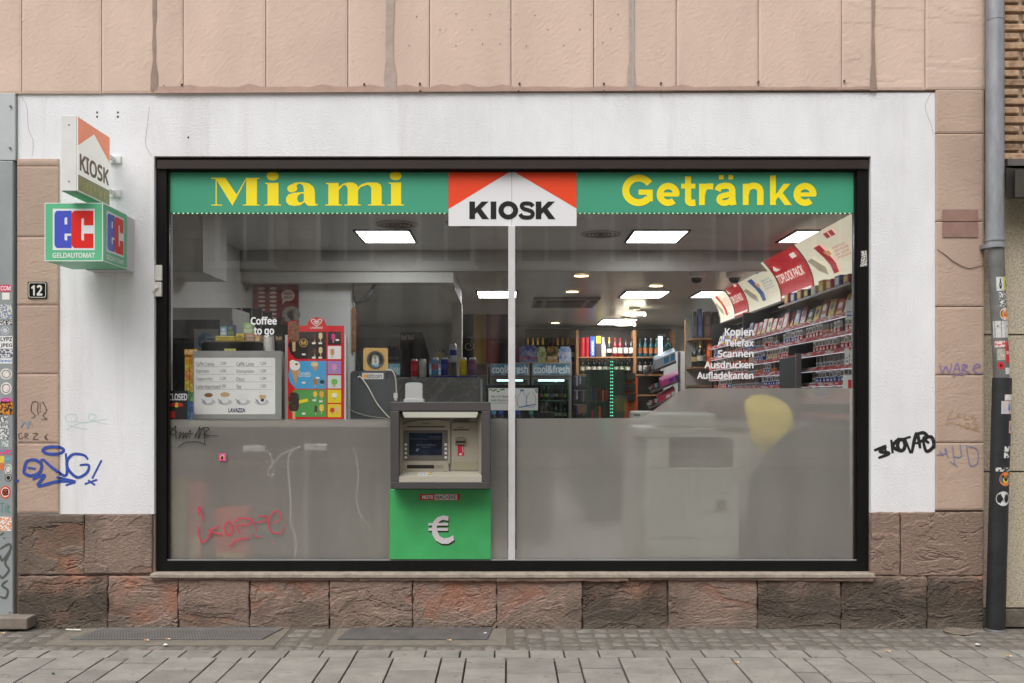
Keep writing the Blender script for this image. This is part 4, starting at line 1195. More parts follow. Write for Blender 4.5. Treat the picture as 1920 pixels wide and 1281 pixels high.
# canopy light
lm = MB()
a, b, c_, d_ = P(755, 775, AY + .02), P(896, 775, AY + .02), P(893, 783, AY + .055), P(758, 783, AY + .055)
lm.quad(a, b, c_, d_)
lm.quad(P(755, 772.5, AY + .02), P(896, 772.5, AY + .02), b, a)
lm.build('canopy_light', M('canopy_lamp', (214, 214, 200), 0.4, emit=0.30), atm)
box('canopy_hood', ix0, ix1, AY + .045, BYK, iz1 - .012, iz1 - .001, M('atm_hood_dark', (52, 50, 48), 0.6), atm)  # dark grey hood over the fascia, one even colour
for s_ in (0, 1):                                 # beige side cheeks
    m_ = MB()
    xa = 748.5 if s_ == 0 else 902.5; xb = 752 if s_ == 0 else 899
    m_.quad(P(xa, 776, AY + .03), P(xb + (4 if s_ == 0 else -4), 788, BYK - .001), P(xb + (4 if s_ == 0 else -4), 892, BYK - .001), P(xa, 900, AY + .03))
    m_.build('side_cheek', AB, atm)
YF = BYK - .012
slab2d('screen_panel', [[(753, 802), (757, 795), (780, 789), (820, 787.5), (844, 790), (844, 870), (753, 870)]], front(BYK), .014, 0.0005, AB, atm)
FYS = BYK - .014
k = Ink(front(FYS), .0012); k.rect(763, 799.5, 834, 801.5).rect(792, 794.2, 805, 795.2); k.build('slot_line', M('slot_dark', (58, 54, 48), 0.6), atm)
slab2d('screen_bezel', [rr(756.5, 807, 839.5, 863, 1.5)], front(FYS), .003, 0.0004, M('bezel_grey', (94, 90, 86), 0.5), atm)
scr = M('dark_screen', (26, 30, 40), 0.15, col2=(44, 56, 76), vs=14, lo=.4, hi=.75)
slab2d('screen', [rr(767, 812, 829, 853.5, 1)], front(FYS - .003), .0015, 0.0004, scr, atm)
k = Ink(front(FYS - .0045), .0004)
k.text('Bitte Karte einführen', 781, 832.5, 817, 836).rect(768.5, 823, 827.5, 823.5).text('Geldautomat', 804, 818, 827, 820.5).text('Willkommen', 791, 837, 807, 839.5)
k.poly([(779, 846), (782, 840), (786, 842), (783, 847)])
k.build('screen_text', M('screen_print', (96, 106, 120), 0.4), atm)
for xx in (758.5, 833.5):
    for yy in (831.5, 839.5, 847.5, 855.5):
        pxbox('soft_key', xx, xx + 4.6, yy, yy + 4.6, FYS - .006, FYS - .0032, M('key_white', (206, 204, 198), 0.5), atm)
slab2d('shelf_moulding', [[(755, 866), (840, 866), (842, 884), (755, 884)]], front(FYS), .004, 0.0005, AB, atm)
k = Ink(front(FYS - .004), .0006); k.rect(763, 872, 814, 878.5); k.build('cash_slot', M('slot_black', (24, 22, 20), 0.5), atm)
k = Ink(front(FYS - .004), .0006); k.poly([(815, 872), (831, 872), (831, 878.5), (815, 878.5)]); k.build('slot_plate', AB2, atm)
slab2d('card_panel', [[(846.5, 793), (901, 793), (901, 885), (846.5, 885)]], front(BYK), .010, 0.0005, AB, atm)
CYP = BYK - .010
k = Ink(front(CYP), .0008); k.rect(849, 805, 879, 807.2).rect(857, 801.3, 870, 802.2).rect(857, 820, 870, 820.8)
for yy in (786, 788, 790): k.rect(850, yy, 880, yy + .9)
k.build('slot_line', M('slot_dark'), atm)
pxbox('card_reader', 853.5, 873.5, 822.5, 833.5, CYP - .014, CYP - .0005, M('reader_grey', (120, 116, 106), 0.4), atm, bev=.002)
pxbox('card_slot', 855, 872.5, 827, 830.5, CYP - .0156, CYP - .0143, M('slot_black'), atm)
k = Ink(front(CYP), .001); k.rect(858, 834.5, 870, 855)
k.build('reader_label', M('reader_red', (186, 40, 66), 0.5), atm)
k = Ink(front(CYP), .0014); k.rect(861, 850.5, 866, 853.5).stroke([(868, 837), (867.2, 841), (868.2, 845), (867.4, 849)], 1.0)
k.build('label_print', M('label_white', (226, 216, 218), 0.5), atm)
slab2d('blank_plate', [rr(849.5, 865.5, 895, 882, 1)], front(CYP), .002, 0.0004, M('blank_olive', (150, 144, 120), 0.5), atm)
# keyboard shelf
m_ = MB()
a0, a1 = P(752, 884, FYS), P(899, 884, FYS); b0, b1 = P(748, 894, AY + .006), P(903, 894, AY + .006)
m_.quad(a0, a1, b1, b0)
c0, c1 = P(748, 904, AY + .002), P(903, 904, AY + .002)
m_.quad(b0, b1, c1, c0); m_.quad(c0, c1, Vector((c1.x, BYK, c1.z)), Vector((c0.x, BYK, c0.z)))
m_.quad(a0, b0, c0, Vector((c0.x, BYK, c0.z))); m_.quad(a1, b1, c1, Vector((c1.x, BYK, c1.z)))
m_.build('keyboard_shelf', M('atm_shelf', (170, 164, 150), 0.4, metal=0.1), atm)
def shelf(u, v): return a0.lerp(a1, u).lerp(b0.lerp(b1, u), v)
nrm = (b1 - b0).cross(a0 - b0).normalized()
if nrm.z < 0: nrm = -nrm
for r_ in range(4):
    for c_ in range(4):
        u = .225 + c_ * .042 + (.012 if c_ == 3 else 0); v = .12 + r_ * .2
        p = [shelf(u, v) + nrm * .0012, shelf(u + .034, v) + nrm * .0012, shelf(u + .034, v + .15) + nrm * .0012, shelf(u, v + .15) + nrm * .0012]
        mk = M('steel_key', (206, 206, 204), 0.35, metal=0.3) if c_ < 3 else [M('key_red', (196, 60, 50), .5), M('key_yellow', (214, 190, 60), .5), M('key_green', (80, 160, 90), .5), M('steel_key')][r_]
        MB().quad(*p).add([x_ - nrm * .003 for x_ in p] + p, [(0, 1, 5, 4), (1, 2, 6, 5), (2, 3, 7, 6), (3, 0, 4, 7)]).build('key', mk, atm)
k = Ink(lambda a, b, h: shelf(a, b) + nrm * (h + .0005), .0003)
strokes(k, [[(.03, .6), (.07, .35), (.06, .7), (.11, .4), (.12, .65), (.18, .3)]], 1, 0, 0, .006)
k.build('scratch', M('scratch_pale', (196, 192, 182), 0.5), atm)
for (a, b) in ((736, 757), (915, 757), (736, 912), (915, 912)):
    pxbox('screw', a - .9, a + .9, b - .9, b + .9, AY - .0012, AY - .0001, M('screw_dark', (44, 42, 42), .5), atm)
# green panel below
GPY = 0.028
pxbox('green_panel', 731, 920.5, 917.5, 1049, GPY, .058, M('atm_green', (66, 168, 98), 0.45, var=0.09, vs=7, bump=.06, bs=25), atm, bev=.0015)
k = Ink(front(GPY), .0006); k.rrect(787, 926.5, 862.5, 938, 1.2); k.build('brand_label', RED, atm)
k = Ink(front(GPY), .0010); k.rrect(815, 927.5, 857, 937, .6); k.build('brand_label', M('sign_white'), atm)
k = Ink(front(GPY), .0014); k.text('MACHINE', 817, 928.7, 855, 935.8, 0.02); k.build('lettering', INKK, atm)
k = Ink(front(GPY), .0014); k.text('NOTE', 791.5, 928.7, 812.5, 935.8, 0.045); k.build('lettering', INKW, atm)
def euro(dx, dy):
    K9 = 260 / 952
    pts = [(515, 908), (480, 903), (440, 915), (412, 945), (400, 990), (405, 1035), (428, 1075), (470, 1098), (515, 1098), (555, 1072), (548, 1038), (520, 1055), (485, 1060), (455, 1045), (438, 1010), (436, 980), (448, 950), (475, 932), (515, 940)]
    o = [(700 + a * K9 + dx, 720 + b * K9 + dy) for a, b in pts]
    bars = [[(700 + a * K9 + dx, 720 + b * K9 + dy) for a, b in q_] for q_ in ([(380, 955), (512, 955), (512, 972), (376, 972)], [(380, 990), (512, 990), (512, 1008), (376, 1008)])]
    return o, bars
o_, bs_ = euro(1.6, 3.2)
k = Ink(front(GPY), .0006); k.poly(o_)
for q_ in bs_: k.poly(q_)
k.build('euro_shade', M('euro_dark', (52, 34, 38), 0.4), atm)
o_, bs_ = euro(0, 0)
k = Ink(front(GPY), .0016); k.poly(o_)
for q_ in bs_: k.poly(q_)
k.build('euro_symbol', M('euro_silver', (214, 206, 210), 0.35), atm)

# ================================================================== pavement things
VG = M('perforated_steel', (124, 122, 120), 0.55, metal=0.3, var=0.12, vs=10, bump=1.0, bs=260, bd=0.004)
for i, (a, b, lab) in enumerate(((165, 508, 'long perforated steel vent cover below the pink scrawl side of the wall'), (647, 917, 'shorter dark steel vent cover in cement below the cash machine'))):
    y0, y1 = GY(1200), -0.045
    vt = thing('vent_cover', lab, 'vent cover', (PX((a + b) / 2, y0), y0, 0), 'steel vent covers along the wall foot')
    x0, x1 = PX(a, -.17), PX(b, -.17)
    sk_ = 0.04 if i == 0 else 0.02
    m_ = MB()
    top = [(x0 - sk_, y0, .006), (x1 - sk_ * .4, y0, .006), (x1 + sk_, y1, .006), (x0 + sk_ * .6, y1, .006)]
    m_.add(top + [(p[0], p[1], 0.0004) for p in top], [(0, 1, 2, 3), (7, 6, 5, 4), (0, 4, 5, 1), (1, 5, 6, 2), (2, 6, 7, 3), (3, 7, 4, 0)])
    m_.build('plate', VG if i == 0 else M('worn_steel_plate', (112, 111, 110), 0.5, metal=0.4, var=0.2, vs=9), vt)
    if i == 0:
        h_ = MB()
        nxh = int((x1 - x0) / .016)
        for r_ in range(9):
            for c_ in range(nxh):
                cx = x0 + .02 + c_ * .016 + (r_ % 2) * .008; cy_ = y0 + .02 + r_ * .02
                h_.add([(cx + .0045 * math.cos(t * 1.2566), cy_ + .0045 * math.sin(t * 1.2566), .0066) for t in range(5)], [(0, 1, 2, 3, 4)])
        prop(h_.build('perforation', M('hole_dark'), vt), kind='stuff')
cv = thing('drain_cover', 'round worn iron drain cover beside the downpipe foot', 'drain cover', (PX(1797, -.12), -.125, 0))
MB().lathe([(.080, .0005), (.082, .004), (.079, .007), (.066, .007), (.065, .0045), (.0, .005)], PX(1797, -.12), -.125, 0, 28).build('lid', M('rust_iron', (126, 116, 104), 0.7, metal=0.2, var=0.2, vs=25, bump=0.4), cv, smooth=True)
# litter
lr = random.Random(12)
def butt(px, py, lab):
    y = GY(py); x = PX(px, y)
    t = thing('cigarette_butt', lab, 'cigarette butt', (x, y, 0.0045), 'cigarette butts on the paving')
    a_ = lr.uniform(-.5, .5); dv = Vector((math.cos(a_), math.sin(a_), 0)) * .012
    c = Vector((x, y, .0085))
    MB().tube([c - dv, c + dv * .2], .0035, 8).build('filter', M('filter_orange', (214, 150, 74), .8), t)
    MB().tube([c + dv * .22, c + dv], .0033, 8).build('paper', M('butt_paper', (226, 222, 214), .8), t)
for (a, b, l_) in ((315, 1201, 'orange cigarette butt at the edge of the long perforated vent cover'), (275, 1203, 'cigarette butt on cement below the long perforated vent cover'), (842, 1203, 'cigarette butt at the edge of the shorter vent cover'), (1665, 1224, 'cigarette butt on the narrow slab row near the downpipe'), (1892, 1233, 'orange cigarette butt on paving in front of the beige house'), (1381, 1245, 'cigarette butt lying in a paving joint'), (6, 1190, 'cigarette butt beside the stone door step')):
    butt(a, b, l_)
def scrap(px, py, s, lab, col, name='paper_scrap', cat='paper scrap'):
    y = GY(py); x = PX(px, y); m_ = MB()
    vs = [(x + s * math.cos(t * .9) * lr.uniform(.6, 1.1), y + s * math.sin(t * .9) * lr.uniform(.6, 1.1), .004 + lr.uniform(.001, .006)) for t in range(7)]
    m_.add(vs + [(x, y, .011)], [(i, (i + 1) % 7, 7) for i in range(7)])
    m_.add([(v[0], v[1], .0036) for v in vs] + vs, [(6, 5, 4, 3, 2, 1, 0)] + [(i, (i + 1) % 7, 7 + (i + 1) % 7, 7 + i) for i in range(7)])
    prop(m_.build(name, M(name + '%d' % int(sum(col)), col, .8)), lab, cat)
scrap(310, 1210.5, .013, 'white crumpled paper scrap below the long vent cover', (226, 226, 226))
scrap(1832, 1210, .016, 'pale crumpled tissue on the setts near the downpipe', (214, 206, 200))
scrap(910, 1189, .011, 'white scrap lying on the shorter vent cover', (226, 226, 226))
scrap(45, 1180, .014, 'green bottle cap scrap by the stone door step', (40, 96, 66), 'green_litter', 'litter')
scrap(100, 1265, .008, 'tiny green leaf scrap on a paving slab', (44, 92, 60), 'leaf_scrap', 'leaf')
t = MB().tube([P(0, 0, 0) * 0 + Vector((PX(124, GY(1183)), GY(1183), .008)), Vector((PX(152, GY(1184)), GY(1184), .008))], .0035, 8).build('paper_stick', M('butt_paper'))
prop(t, 'thin white paper stick on the setts at the wall foot', 'paper stick')

# ================================================================== house across the street (seen mirrored in the panes)
OY = -12.4
oh = thing('opposite_house', 'pale house with white sash windows across the street, mirrored in the panes', 'building', (0, OY, 0))
def brick_wall_mat():
    m, n, L, b = nodes_of('opposite_brick')
    t_ = n.new('ShaderNodeTexBrick'); t_.inputs['Scale'].default_value = 1.0
    t_.inputs['Color1'].default_value = (*lin((206, 192, 172)), 1); t_.inputs['Color2'].default_value = (*lin((166, 148, 128)), 1); t_.inputs['Mortar'].default_value = (*lin((120, 110, 98)), 1)
    t_.inputs['Brick Width'].default_value = .5; t_.inputs['Row Height'].default_value = .2; t_.inputs['Mortar Size'].default_value = .02
    g_ = n.new('ShaderNodeNewGeometry'); s_ = n.new('ShaderNodeSeparateXYZ'); c_ = n.new('ShaderNodeCombineXYZ')
    L.new(g_.outputs['Position'], s_.inputs[0]); L.new(s_.outputs['X'], c_.inputs['X']); L.new(s_.outputs['Z'], c_.inputs['Y'])
    L.new(c_.outputs[0], t_.inputs['Vector']); L.new(t_.outputs['Color'], b.inputs['Base Color']); b.inputs['Roughness'].default_value = .9
    return m
OW = brick_wall_mat()
WF = M('white_window_frame', (238, 236, 232), 0.5)
def onpx(px): return PX(px, -OY)
cxs = [645, 835, 1025, 1200, 1390, 455, 265, 1580]
xsW = sorted((onpx(c) - .56, onpx(c) + .56) for c in cxs)
zA, zB = PZ(497, -OY), PZ(497, -OY) + 1.75
m_ = MB()
m_.box(-14, 14, OY - .4, OY, 0, 2.9)
edges = [-14] + [v for p in xsW for v in p] + [14]
for i in range(0, len(edges), 2): m_.box(edges[i], edges[i + 1], OY - .4, OY, 2.905, 9)
for (a, b) in xsW:
    m_.box(a, b, OY - .4, OY, 2.905, zA); m_.box(a, b, OY - .4, OY, zB, 9)
m_.build('wall', OW, oh)
box('shop_fascia', -14, 14, OY, OY + .12, 2.5, 3.1, M('fascia_pale', (196, 192, 184), 0.6), oh)
box('shop_front_glass', -13, 13, OY, OY + .03, .4, 2.4, M('dark_shop_glass', (44, 46, 48), 0.12), oh)
for (a, b) in xsW:
    f = ring(a, b, zA, zB, a + .09, b - .09, zA + .09, zB - .09, OY - .12, OY + .03)
    f.box((a + b) / 2 - .03, (a + b) / 2 + .03, OY - .1, OY - .01, zA + .09, zB - .09)
    f.box(a - .08, b + .08, OY, OY + .09, zA - .06, zA - .005)
    wf = f.build('window', WF, oh)
    box('pane', a + .09, b - .09, OY - .075, OY - .065, zA + .09, zB - .09, M('dark_pane', (70, 74, 78), 0.1), wf)

# ================================================================== shop interior
def struct(name, m, mat, lab): return prop(m.build(name, mat), lab, name.split('_')[-1], kind='structure')
C1, C2, YS = 2.61, 2.45, 2.66
RX0, RX1, RYB = -2.32, 2.80, 9.05
struct('shop_floor', MB().box(RX0, RX1, .33, RYB, -.03, .004), M('grey_tile', (158, 152, 146), 0.4, var=.1, vs=3), 'grey tiled floor inside the kiosk')
struct('shop_ceiling', MB().box(RX0, RX1, .33, YS, C1, C1 + .1), M('ceiling_white', (204, 203, 200), 0.6), 'white ceiling inside the kiosk by the window')
struct('lower_ceiling', MB().box(RX0, RX1, YS, RYB, C2, C2 + .3), M('ceiling_satin', (196, 193, 186), 0.28, var=.08, vs=1.5, stretch=(1, .3, 1)), 'satin lowered ceiling deeper inside the kiosk')
IW = M('inner_wall', (202, 202, 198), 0.7, var=.05, vs=2)
struct('left_wall', MB().box(RX0 - .1, RX0, .33, RYB, 0, 2.75), IW, 'white inner wall of the kiosk beside the coffee corner')
struct('right_wall', MB().box(RX1, RX1 + .1, .33, RYB, 0, 2.75), IW, 'inner wall of the kiosk behind the tobacco shelves')
struct('back_wall', MB().box(RX0, RX1, RYB, RYB + .1, 0, 2.75), M('back_tile', (214, 214, 208), 0.5, var=.06, vs=3), 'pale back wall of the kiosk behind the drink fridges')
pwx1 = PX(662, 2.8)
struct('partition_wall', MB().box(RX0, pwx1, 2.82, 2.92, 0, 2.335), IW, 'white partition wall behind the coffee corner')
bmx = PX(850, YS)
struct('ceiling_beam', MB().box(RX0, bmx, YS + .002, 2.90, 2.335, C2 - .0005).box(bmx - .12, bmx, 2.90, 4.15, 2.30, C2 - .001), M('beam_white', (178, 176, 168), 0.6), 'white ceiling beam above the coffee corner')
struct('wall_column', MB().box(PX(847, 4.1), PX(866, 4.1), 4.1, 4.22, 0, 2.30), M('beam_white'), 'slim white column below the ceiling beam')
struct('edge_trim', MB().box(RX0, RX1, YS - .02, YS - .001, C2 - .02, C1 - .001), M('step_white', (160, 157, 150), 0.6), 'white vertical step between the two ceilings')

LAMP = M('led_panel', (247, 250, 255), 0.5, emit=15.0)
DIML = M('led_panel_dim', (247, 250, 255), 0.5, emit=3.5)
def panel(x0, x1, y0, y1, z, lab, lamp=LAMP):
    t = thing('ceiling_light', lab, 'ceiling light', ((x0 + x1) / 2, (y0 + y1) / 2, z - .012), 'square ceiling lights')
    ring2 = MB()
    f_ = .02
    ring2.box(x0 - f_, x1 + f_, y0 - f_, y0, z - .012, z - .0008).box(x0 - f_, x1 + f_, y1, y1 + f_, z - .012, z - .0008).box(x0 - f_, x0, y0, y1, z - .012, z - .0008).box(x1, x1 + f_, y0, y1, z - .012, z - .0008)
    ring2.build('frame', M('lamp_frame', (70, 68, 64), .5), t)
    box('diffuser', x0, x1, y0, y1, z - .009, z - .0012, lamp, t)
panel(-1.16, -.76, 1.67, 2.19, C1, 'bright ceiling panel light in front of the white beam')
panel(.964, 1.365, 1.67, 2.19, C1, 'bright ceiling panel light beside a round vent')
panel(2.20, 2.60, 1.67, 2.19, C1, 'ceiling panel light above the backlit tobacco sign', DIML)
panel(-.32, .08, 4.24, 4.84, C2, 'ceiling panel light behind the window mullion')
panel(1.23, 1.67, 4.24, 4.84, C2, 'ceiling panel light in front of the ring lamps')
panel(2.0, 2.42, 4.24, 4.84, C2, 'ceiling panel light by the far end of the tobacco sign', DIML)
panel(1.33, 1.80, 7.6, 8.5, C2, 'ceiling panel light over the bottle shelves')
for i, (a, b, lab) in enumerate(((1090, 516, 'largest round downlight in the lowered ceiling'), (1073, 546, 'round downlight in front of the ceiling air unit'), (1041, 605, 'small round downlight above the drink fridges'), (1230, 535, 'small round downlight beside the ceiling panel light'))):
    dd = (C2 - CAM_H) * F / (VY - b); y = dd - CAM_D; x = (a - VX) * dd / F
    t = thing('downlight', lab, 'downlight', (x, y, C2 - .01), 'round downlights')
    MB().lathe([(.085, -.0005), (.085, -.008), (.066, -.010), (.066, -.006)], x, y, C2, 24, cap=False).build('rim', WHITE, t)
    MB().lathe([(.066, -.0055), (.0, -.0054)], x, y, C2, 24, cap=False).build('lens', M('warm_lamp', (255, 226, 170), .5, emit=9.0), t)
for (x, y, lab) in ((.72, 1.83, 'round grey ceiling vent beside a square light panel'), (-.82, 1.43, 'round grey ceiling vent above the light panel of the coffee corner'), (-.30, 1.37, 'small round ceiling vent close to the kiosk gable sign')):
    t = thing('ceiling_vent', lab, 'vent', (x, y, C1 - .01), 'round ceiling vents')
    MB().lathe([(.155, -.0005), (.155, -.012), (.135, -.014), (.13, -.004)], x, y, C1, 28, cap=False).build('rim', M('vent_rim', (150, 146, 138), .5), t, smooth=True)
    for r_ in (.12, .09, .06, .03):
        MB().lathe([(r_, -.002), (r_ - .008, -.012), (r_ - .02, -.010)], x, y, C1, 28, cap=False).build('grille_ring', M('vent_grey', (86, 82, 76), .6), t, smooth=True)
ac = thing('air_unit', 'dark ceiling cassette air unit in the lowered ceiling', 'air conditioner', (.66, 5.3, C2 - .03))
box('panel', .28, 1.02, 4.85, 5.85, C2 - .025, C2 - .001, M('ac_grey', (120, 116, 106), .5), ac, bev=.006)
for (a, b, c_, d_) in ((.44, .86, 5.0, 5.7), (.31, .38, 5.0, 5.7), (.92, .99, 5.0, 5.7)):
    box('grille', a, b, c_, d_, C2 - .032, C2 - .0255, M('ac_dark', (46, 44, 42), .5), ac)
for (px, Y, zr, lab) in ((1190, 6.0, 2.36, 'nearer glowing ring lamp hanging from the lowered ceiling'), (1173, 7.3, 2.34, 'farther glowing ring lamp hanging from the lowered ceiling')):
    x = PX(px, Y)
    t = thing('ring_lamp', lab, 'lamp', (x, Y, zr), 'ring lamps')
    MB().lathe([(.07, -.0005), (.07, -.03), (.05, -.032)], x, Y, C2, 20).build('base', M('grey_lamp_base', (110, 108, 100), .5), t)
    pts = [Vector((x, Y, C2 - .03)), Vector((x, Y, zr + .02))] + [Vector((x + .125 * math.cos(a_) , Y + .125 * math.sin(a_), zr + .015 - .02 * a_ / 6.8)) for a_ in [i * .34 - .3 for i in range(21)]]
    MB().tube(pts, .014, 8).build('tube', M('ring_glow', (255, 248, 224), .5, emit=6), t, smooth=True)
for (px, Y, lab) in ((1306, 2.9, 'white dome camera under the ceiling step'), (1377, 2.9, 'second dome camera closer to the tobacco sign')):
    x = PX(px, Y)
    t = thing('dome_camera', lab, 'camera', (x, Y, C2 - .09), 'dome cameras')
    MB().lathe([(.075, -.0005), (.075, -.035), (.062, -.045)], x, Y, C2, 24).build('housing', WHITE, t, smooth=True)
    MB().lathe([(.05, -.0455), (.046, -.07), (.03, -.088), (.0, -.094)], x, Y, C2, 20).build('dome', M('smoked_dome', (24, 24, 26), .1), t, smooth=True)

# --- left: coffee corner on the window counter
CZ = 1.19
def PYB(z, Y): return VY - (z - CAM_H) * F / (Y + CAM_D)
wc = thing('window_counter', 'long grey counter behind the frosted film under the coffee menu', 'counter', (PX(520, .3), .14, 0))
CT = M('counter_grey', (140, 136, 130), .5)
box('counter_top', PX(314, .14), PX(729, .14), .11, .66, CZ - .035, CZ, CT, wc)
box('leg_panel', PX(318, .2), PX(318, .2) + .03, .30, .64, .004, CZ - .0355, CT, wc)
box('leg_panel', PX(560, .2), PX(560, .2) + .03, .30, .64, .004, CZ - .0355, CT, wc)
box('leg_panel', PX(700, .2), PX(700, .2) + .03, .30, .64, .004, CZ - .0355, CT, wc)
box('lower_shelf', PX(318, .2) + .031, PX(560, .2) - .001, .30, .62, .92, .945, CT, wc)
box('back_panel', PX(318, .6), PX(729, .6), .645, .66, .004, CZ - .036, M('counter_back', (190, 184, 176), .6), wc)
for (a, b, y_, lab) in ((455, 495, 842, 'white power strip lying behind the frosted film'), (570, 612, 839, 'second white power strip with plug behind the frosted film')):
    t = thing('power_strip', lab, 'power strip', (PX((a + b) / 2, .15), .16, PZ(y_ + 7, .15)), 'power strips on the counter underside')
    pxbox('body', a, b, y_ - 6, y_ + 6, .078, .12, WHITE, t, bev=.006, seg=2)
    for i in range(3): pxbox('socket', a + 4 + i * 12, a + 12 + i * 12, y_ - 4, y_ + 4, .0765, .0778, M('socket_grey', (196, 196, 194), .5), t)
def cable(lab, pts, r, col, closed=False, name='cable'):
    P3 = [P(a, b, Y) for a, b, Y in pts]
    out = []
    for i in range(len(P3) - 1):
        p0, p1, p2, p3 = P3[max(i - 1, 0)], P3[i], P3[i + 1], P3[min(i + 2, len(P3) - 1)]
        for k_ in range(6):
            t = k_ / 6
            out.append(.5 * ((2 * p1) + (p2 - p0) * t + (2 * p0 - 5 * p1 + 4 * p2 - p3) * t * t + (3 * p1 - p0 - 3 * p2 + p3) * t ** 3))
    out.append(P3[-1])
    return prop(MB().tube(out, r, 6).build(name, M('cable%d' % sum(col), col, .5), smooth=True), lab, 'cable')
cable('white cable hanging to the floor behind the frosted film', [(565, 838, .084), (548, 846, .084), (540, 870, .084), (545, 940, .084), (545, 980, .084), (556, 1015, .084), (552, 1045, .084)], .006, (206, 204, 198))
cable('short white looped cable below the power strip', [(495, 842, .084), (508, 856, .084), (514, 885, .084), (508, 892, .084), (502, 885, .084), (512, 870, .084), (530, 852, .084), (552, 842, .084)], .004, (210, 206, 200))
cable('black looped cable behind the frosted film', [(536, 800, .084), (530, 830, .084), (518, 895, .084), (530, 918, .084), (548, 926, .084), (566, 918, .084), (571, 895, .084), (560, 850, .084), (566, 815, .084)], .0035, (66, 64, 64))
cable('thin white cable near the cash machine behind the film', [(662, 840, .084), (670, 870, .084), (672, 900, .084), (668, 940, .084), (678, 970, .084), (692, 985, .084)], .0045, (206, 202, 196))
for i, (a, b, c_, d_, col, Y, lab) in enumerate(((350, 376, 905, 1010, (200, 50, 48), .20, 'tall red carton on the floor behind the frosted film'), (402, 462, 955, 1052, (206, 52, 48), .17, 'wide red carton on the floor behind the frosted film'), (316, 345, 900, 1060, (200, 184, 90), .22, 'yellowish carton in the corner behind the frosted film'))):
    z0 = .004; t = thing('carton', lab, 'carton', (PX((a + b) / 2, Y), Y, z0))
    box('box', PX(a, Y), PX(b, Y), Y, Y + .16, z0, PZ(c_, Y), M('carton%d' % i, col, .6), t, bev=.004)
    box('label_strip', PX(a, Y) + .01, PX(b, Y) - .01, Y - .0015, Y - .0002, PZ(c_, Y) * .4, PZ(c_, Y) * .6, M('carton_label', (206, 190, 130), .6), t)

# coffee machine, tea boxes, cups
cm = thing('coffee_machine', 'black coffee machine behind the silver framed coffee menu', 'coffee machine', (PX(435, .3), .3, CZ))
box('body', PX(376, .3), PX(527, .3), .30, .60, CZ, PZ(664, .3), M('machine_dark', (52, 52, 52), .4), cm, bev=.006)
slab2d('hood', [[(377, 658), (379, 644), (384, 641), (488, 641), (491, 645), (492, 658)]], front(.27), 0.0, -.30, BLACK, cm)
box('side_panel', PX(528.5, .3), PX(533, .3), .28, .58, CZ, PZ(660, .3), M('silver_edge', (150, 150, 148), .4, metal=.4), cm)
mn = thing('menu_board', 'silver framed white coffee menu with price list and pictures of cups', 'menu', (PX(445, .2), .2, CZ))
mY = .205
slab2d('frame', [rr(361.5, 658, 528, 786, 2)], front(mY), .012, -.006, M('brushed_silver', (172, 172, 170), .4, metal=.35, var=.05), mn)
k = Ink(front(mY - .012), .0008); k.rrect(364, 671, 516, 777, 3); k.build('sheet', M('menu_white', (240, 240, 238), .6), mn)
k = Ink(front(mY - .012), .0014)
for j, (a_, pa, b_, pb) in enumerate((('Caffè Crema', '1,00€', 'Caffè Latte', '1,20€'), ('Espresso', '1,00€', 'Chocopresso', '1,20€'), ('Cappuccino', '1,20€', 'Choco', '1,20€'), ('Latte Macchiato', '1,30€', 'Tee', '1,00€'))):
    y = 679 + j * 14.2
    k.text(a_, 368, y, 368 + len(a_) * 3.0, y + 7.5).text(pa, 412, y - .5, 424, y + 6)
    k.text(b_, 443, y, 443 + len(b_) * 3.0, y + 7.5).text(pb, 487, y - .5, 499, y + 6)
    k.rect(368, y + 8.6, 440, y + 8.9).rect(443, y + 8.6, 512, y + 8.9)
k.build('price_list', M('menu_grey', (112, 112, 116), .6), mn)
k = Ink(front(mY - .012), .0014); k.text('LAVAZZA', 428, 765.5, 460, 773.5, .035); k.build('lettering', M('navy_print', (34, 42, 92), .5), mn)
k = Ink(front(mY - .012), .0014)
for (a, b) in ((391, 748), (422, 748), (456, 748), (491, 748)):
    k.ell(a, b + 6, 13, 6, mi=0)
    k.poly([(a - 9, b - 8), (a + 9, b - 8), (a + 6, b + 5), (a + 2, b + 8), (a - 3, b + 8), (a - 6, b + 5)], mi=1)
k.ell(391, 741, 8, 4, mi=2).ell(422, 740, 9, 4.5, mi=3).ell(456, 741, 8, 4, mi=4).poly([(485, 730), (500, 730), (497, 752), (488, 752)], mi=4).poly([(486, 741), (498.6, 741), (497.5, 748), (487.5, 748)], mi=3)
k.rect(489, 748, 495, 753, mi=5)
for a in (386, 417, 450, 487): k.stroke([(a - 8, 748), (a, 758)], 1.6, mi=6)
k.build('cup_picture', [M('saucer_print', (200, 200, 204), .6), M('cup_print', (236, 236, 238), .6), M('coffee_print', (146, 96, 52), .6), M('foam_print', (206, 172, 124), .6), M('milk_print', (240, 238, 234), .6), M('navy_print'), M('spoon_print', (70, 70, 76), .6)], mn)
pxbox('warning_label', 420.5, 442, 654, 664, .268, .2695, M('warn_yellow', (206, 206, 110), .6), cm)
k = Ink(front(.2675), .0006); k.poly([(423, 662), (427, 656), (431, 662)]).poly([(432, 662), (436, 656), (440, 662)]); k.build('warning_print', M('menu_grey'), cm)
tz = PZ(641, .27)
rk = thing('wire_tray', 'thin wire tray of tea boxes on the coffee machine', 'tray', (PX(435, .32), .32, tz))
m_ = MB()
for hgt in (.006, .03): m_.tube([(PX(385, .3), .3, tz + hgt), (PX(489, .3), .3, tz + hgt), (PX(489, .3), .42, tz + hgt), (PX(385, .3), .42, tz + hgt), (PX(385, .3), .3, tz + hgt)], .0022, 6)
m_.build('wire_rim', M('steel'), rk)
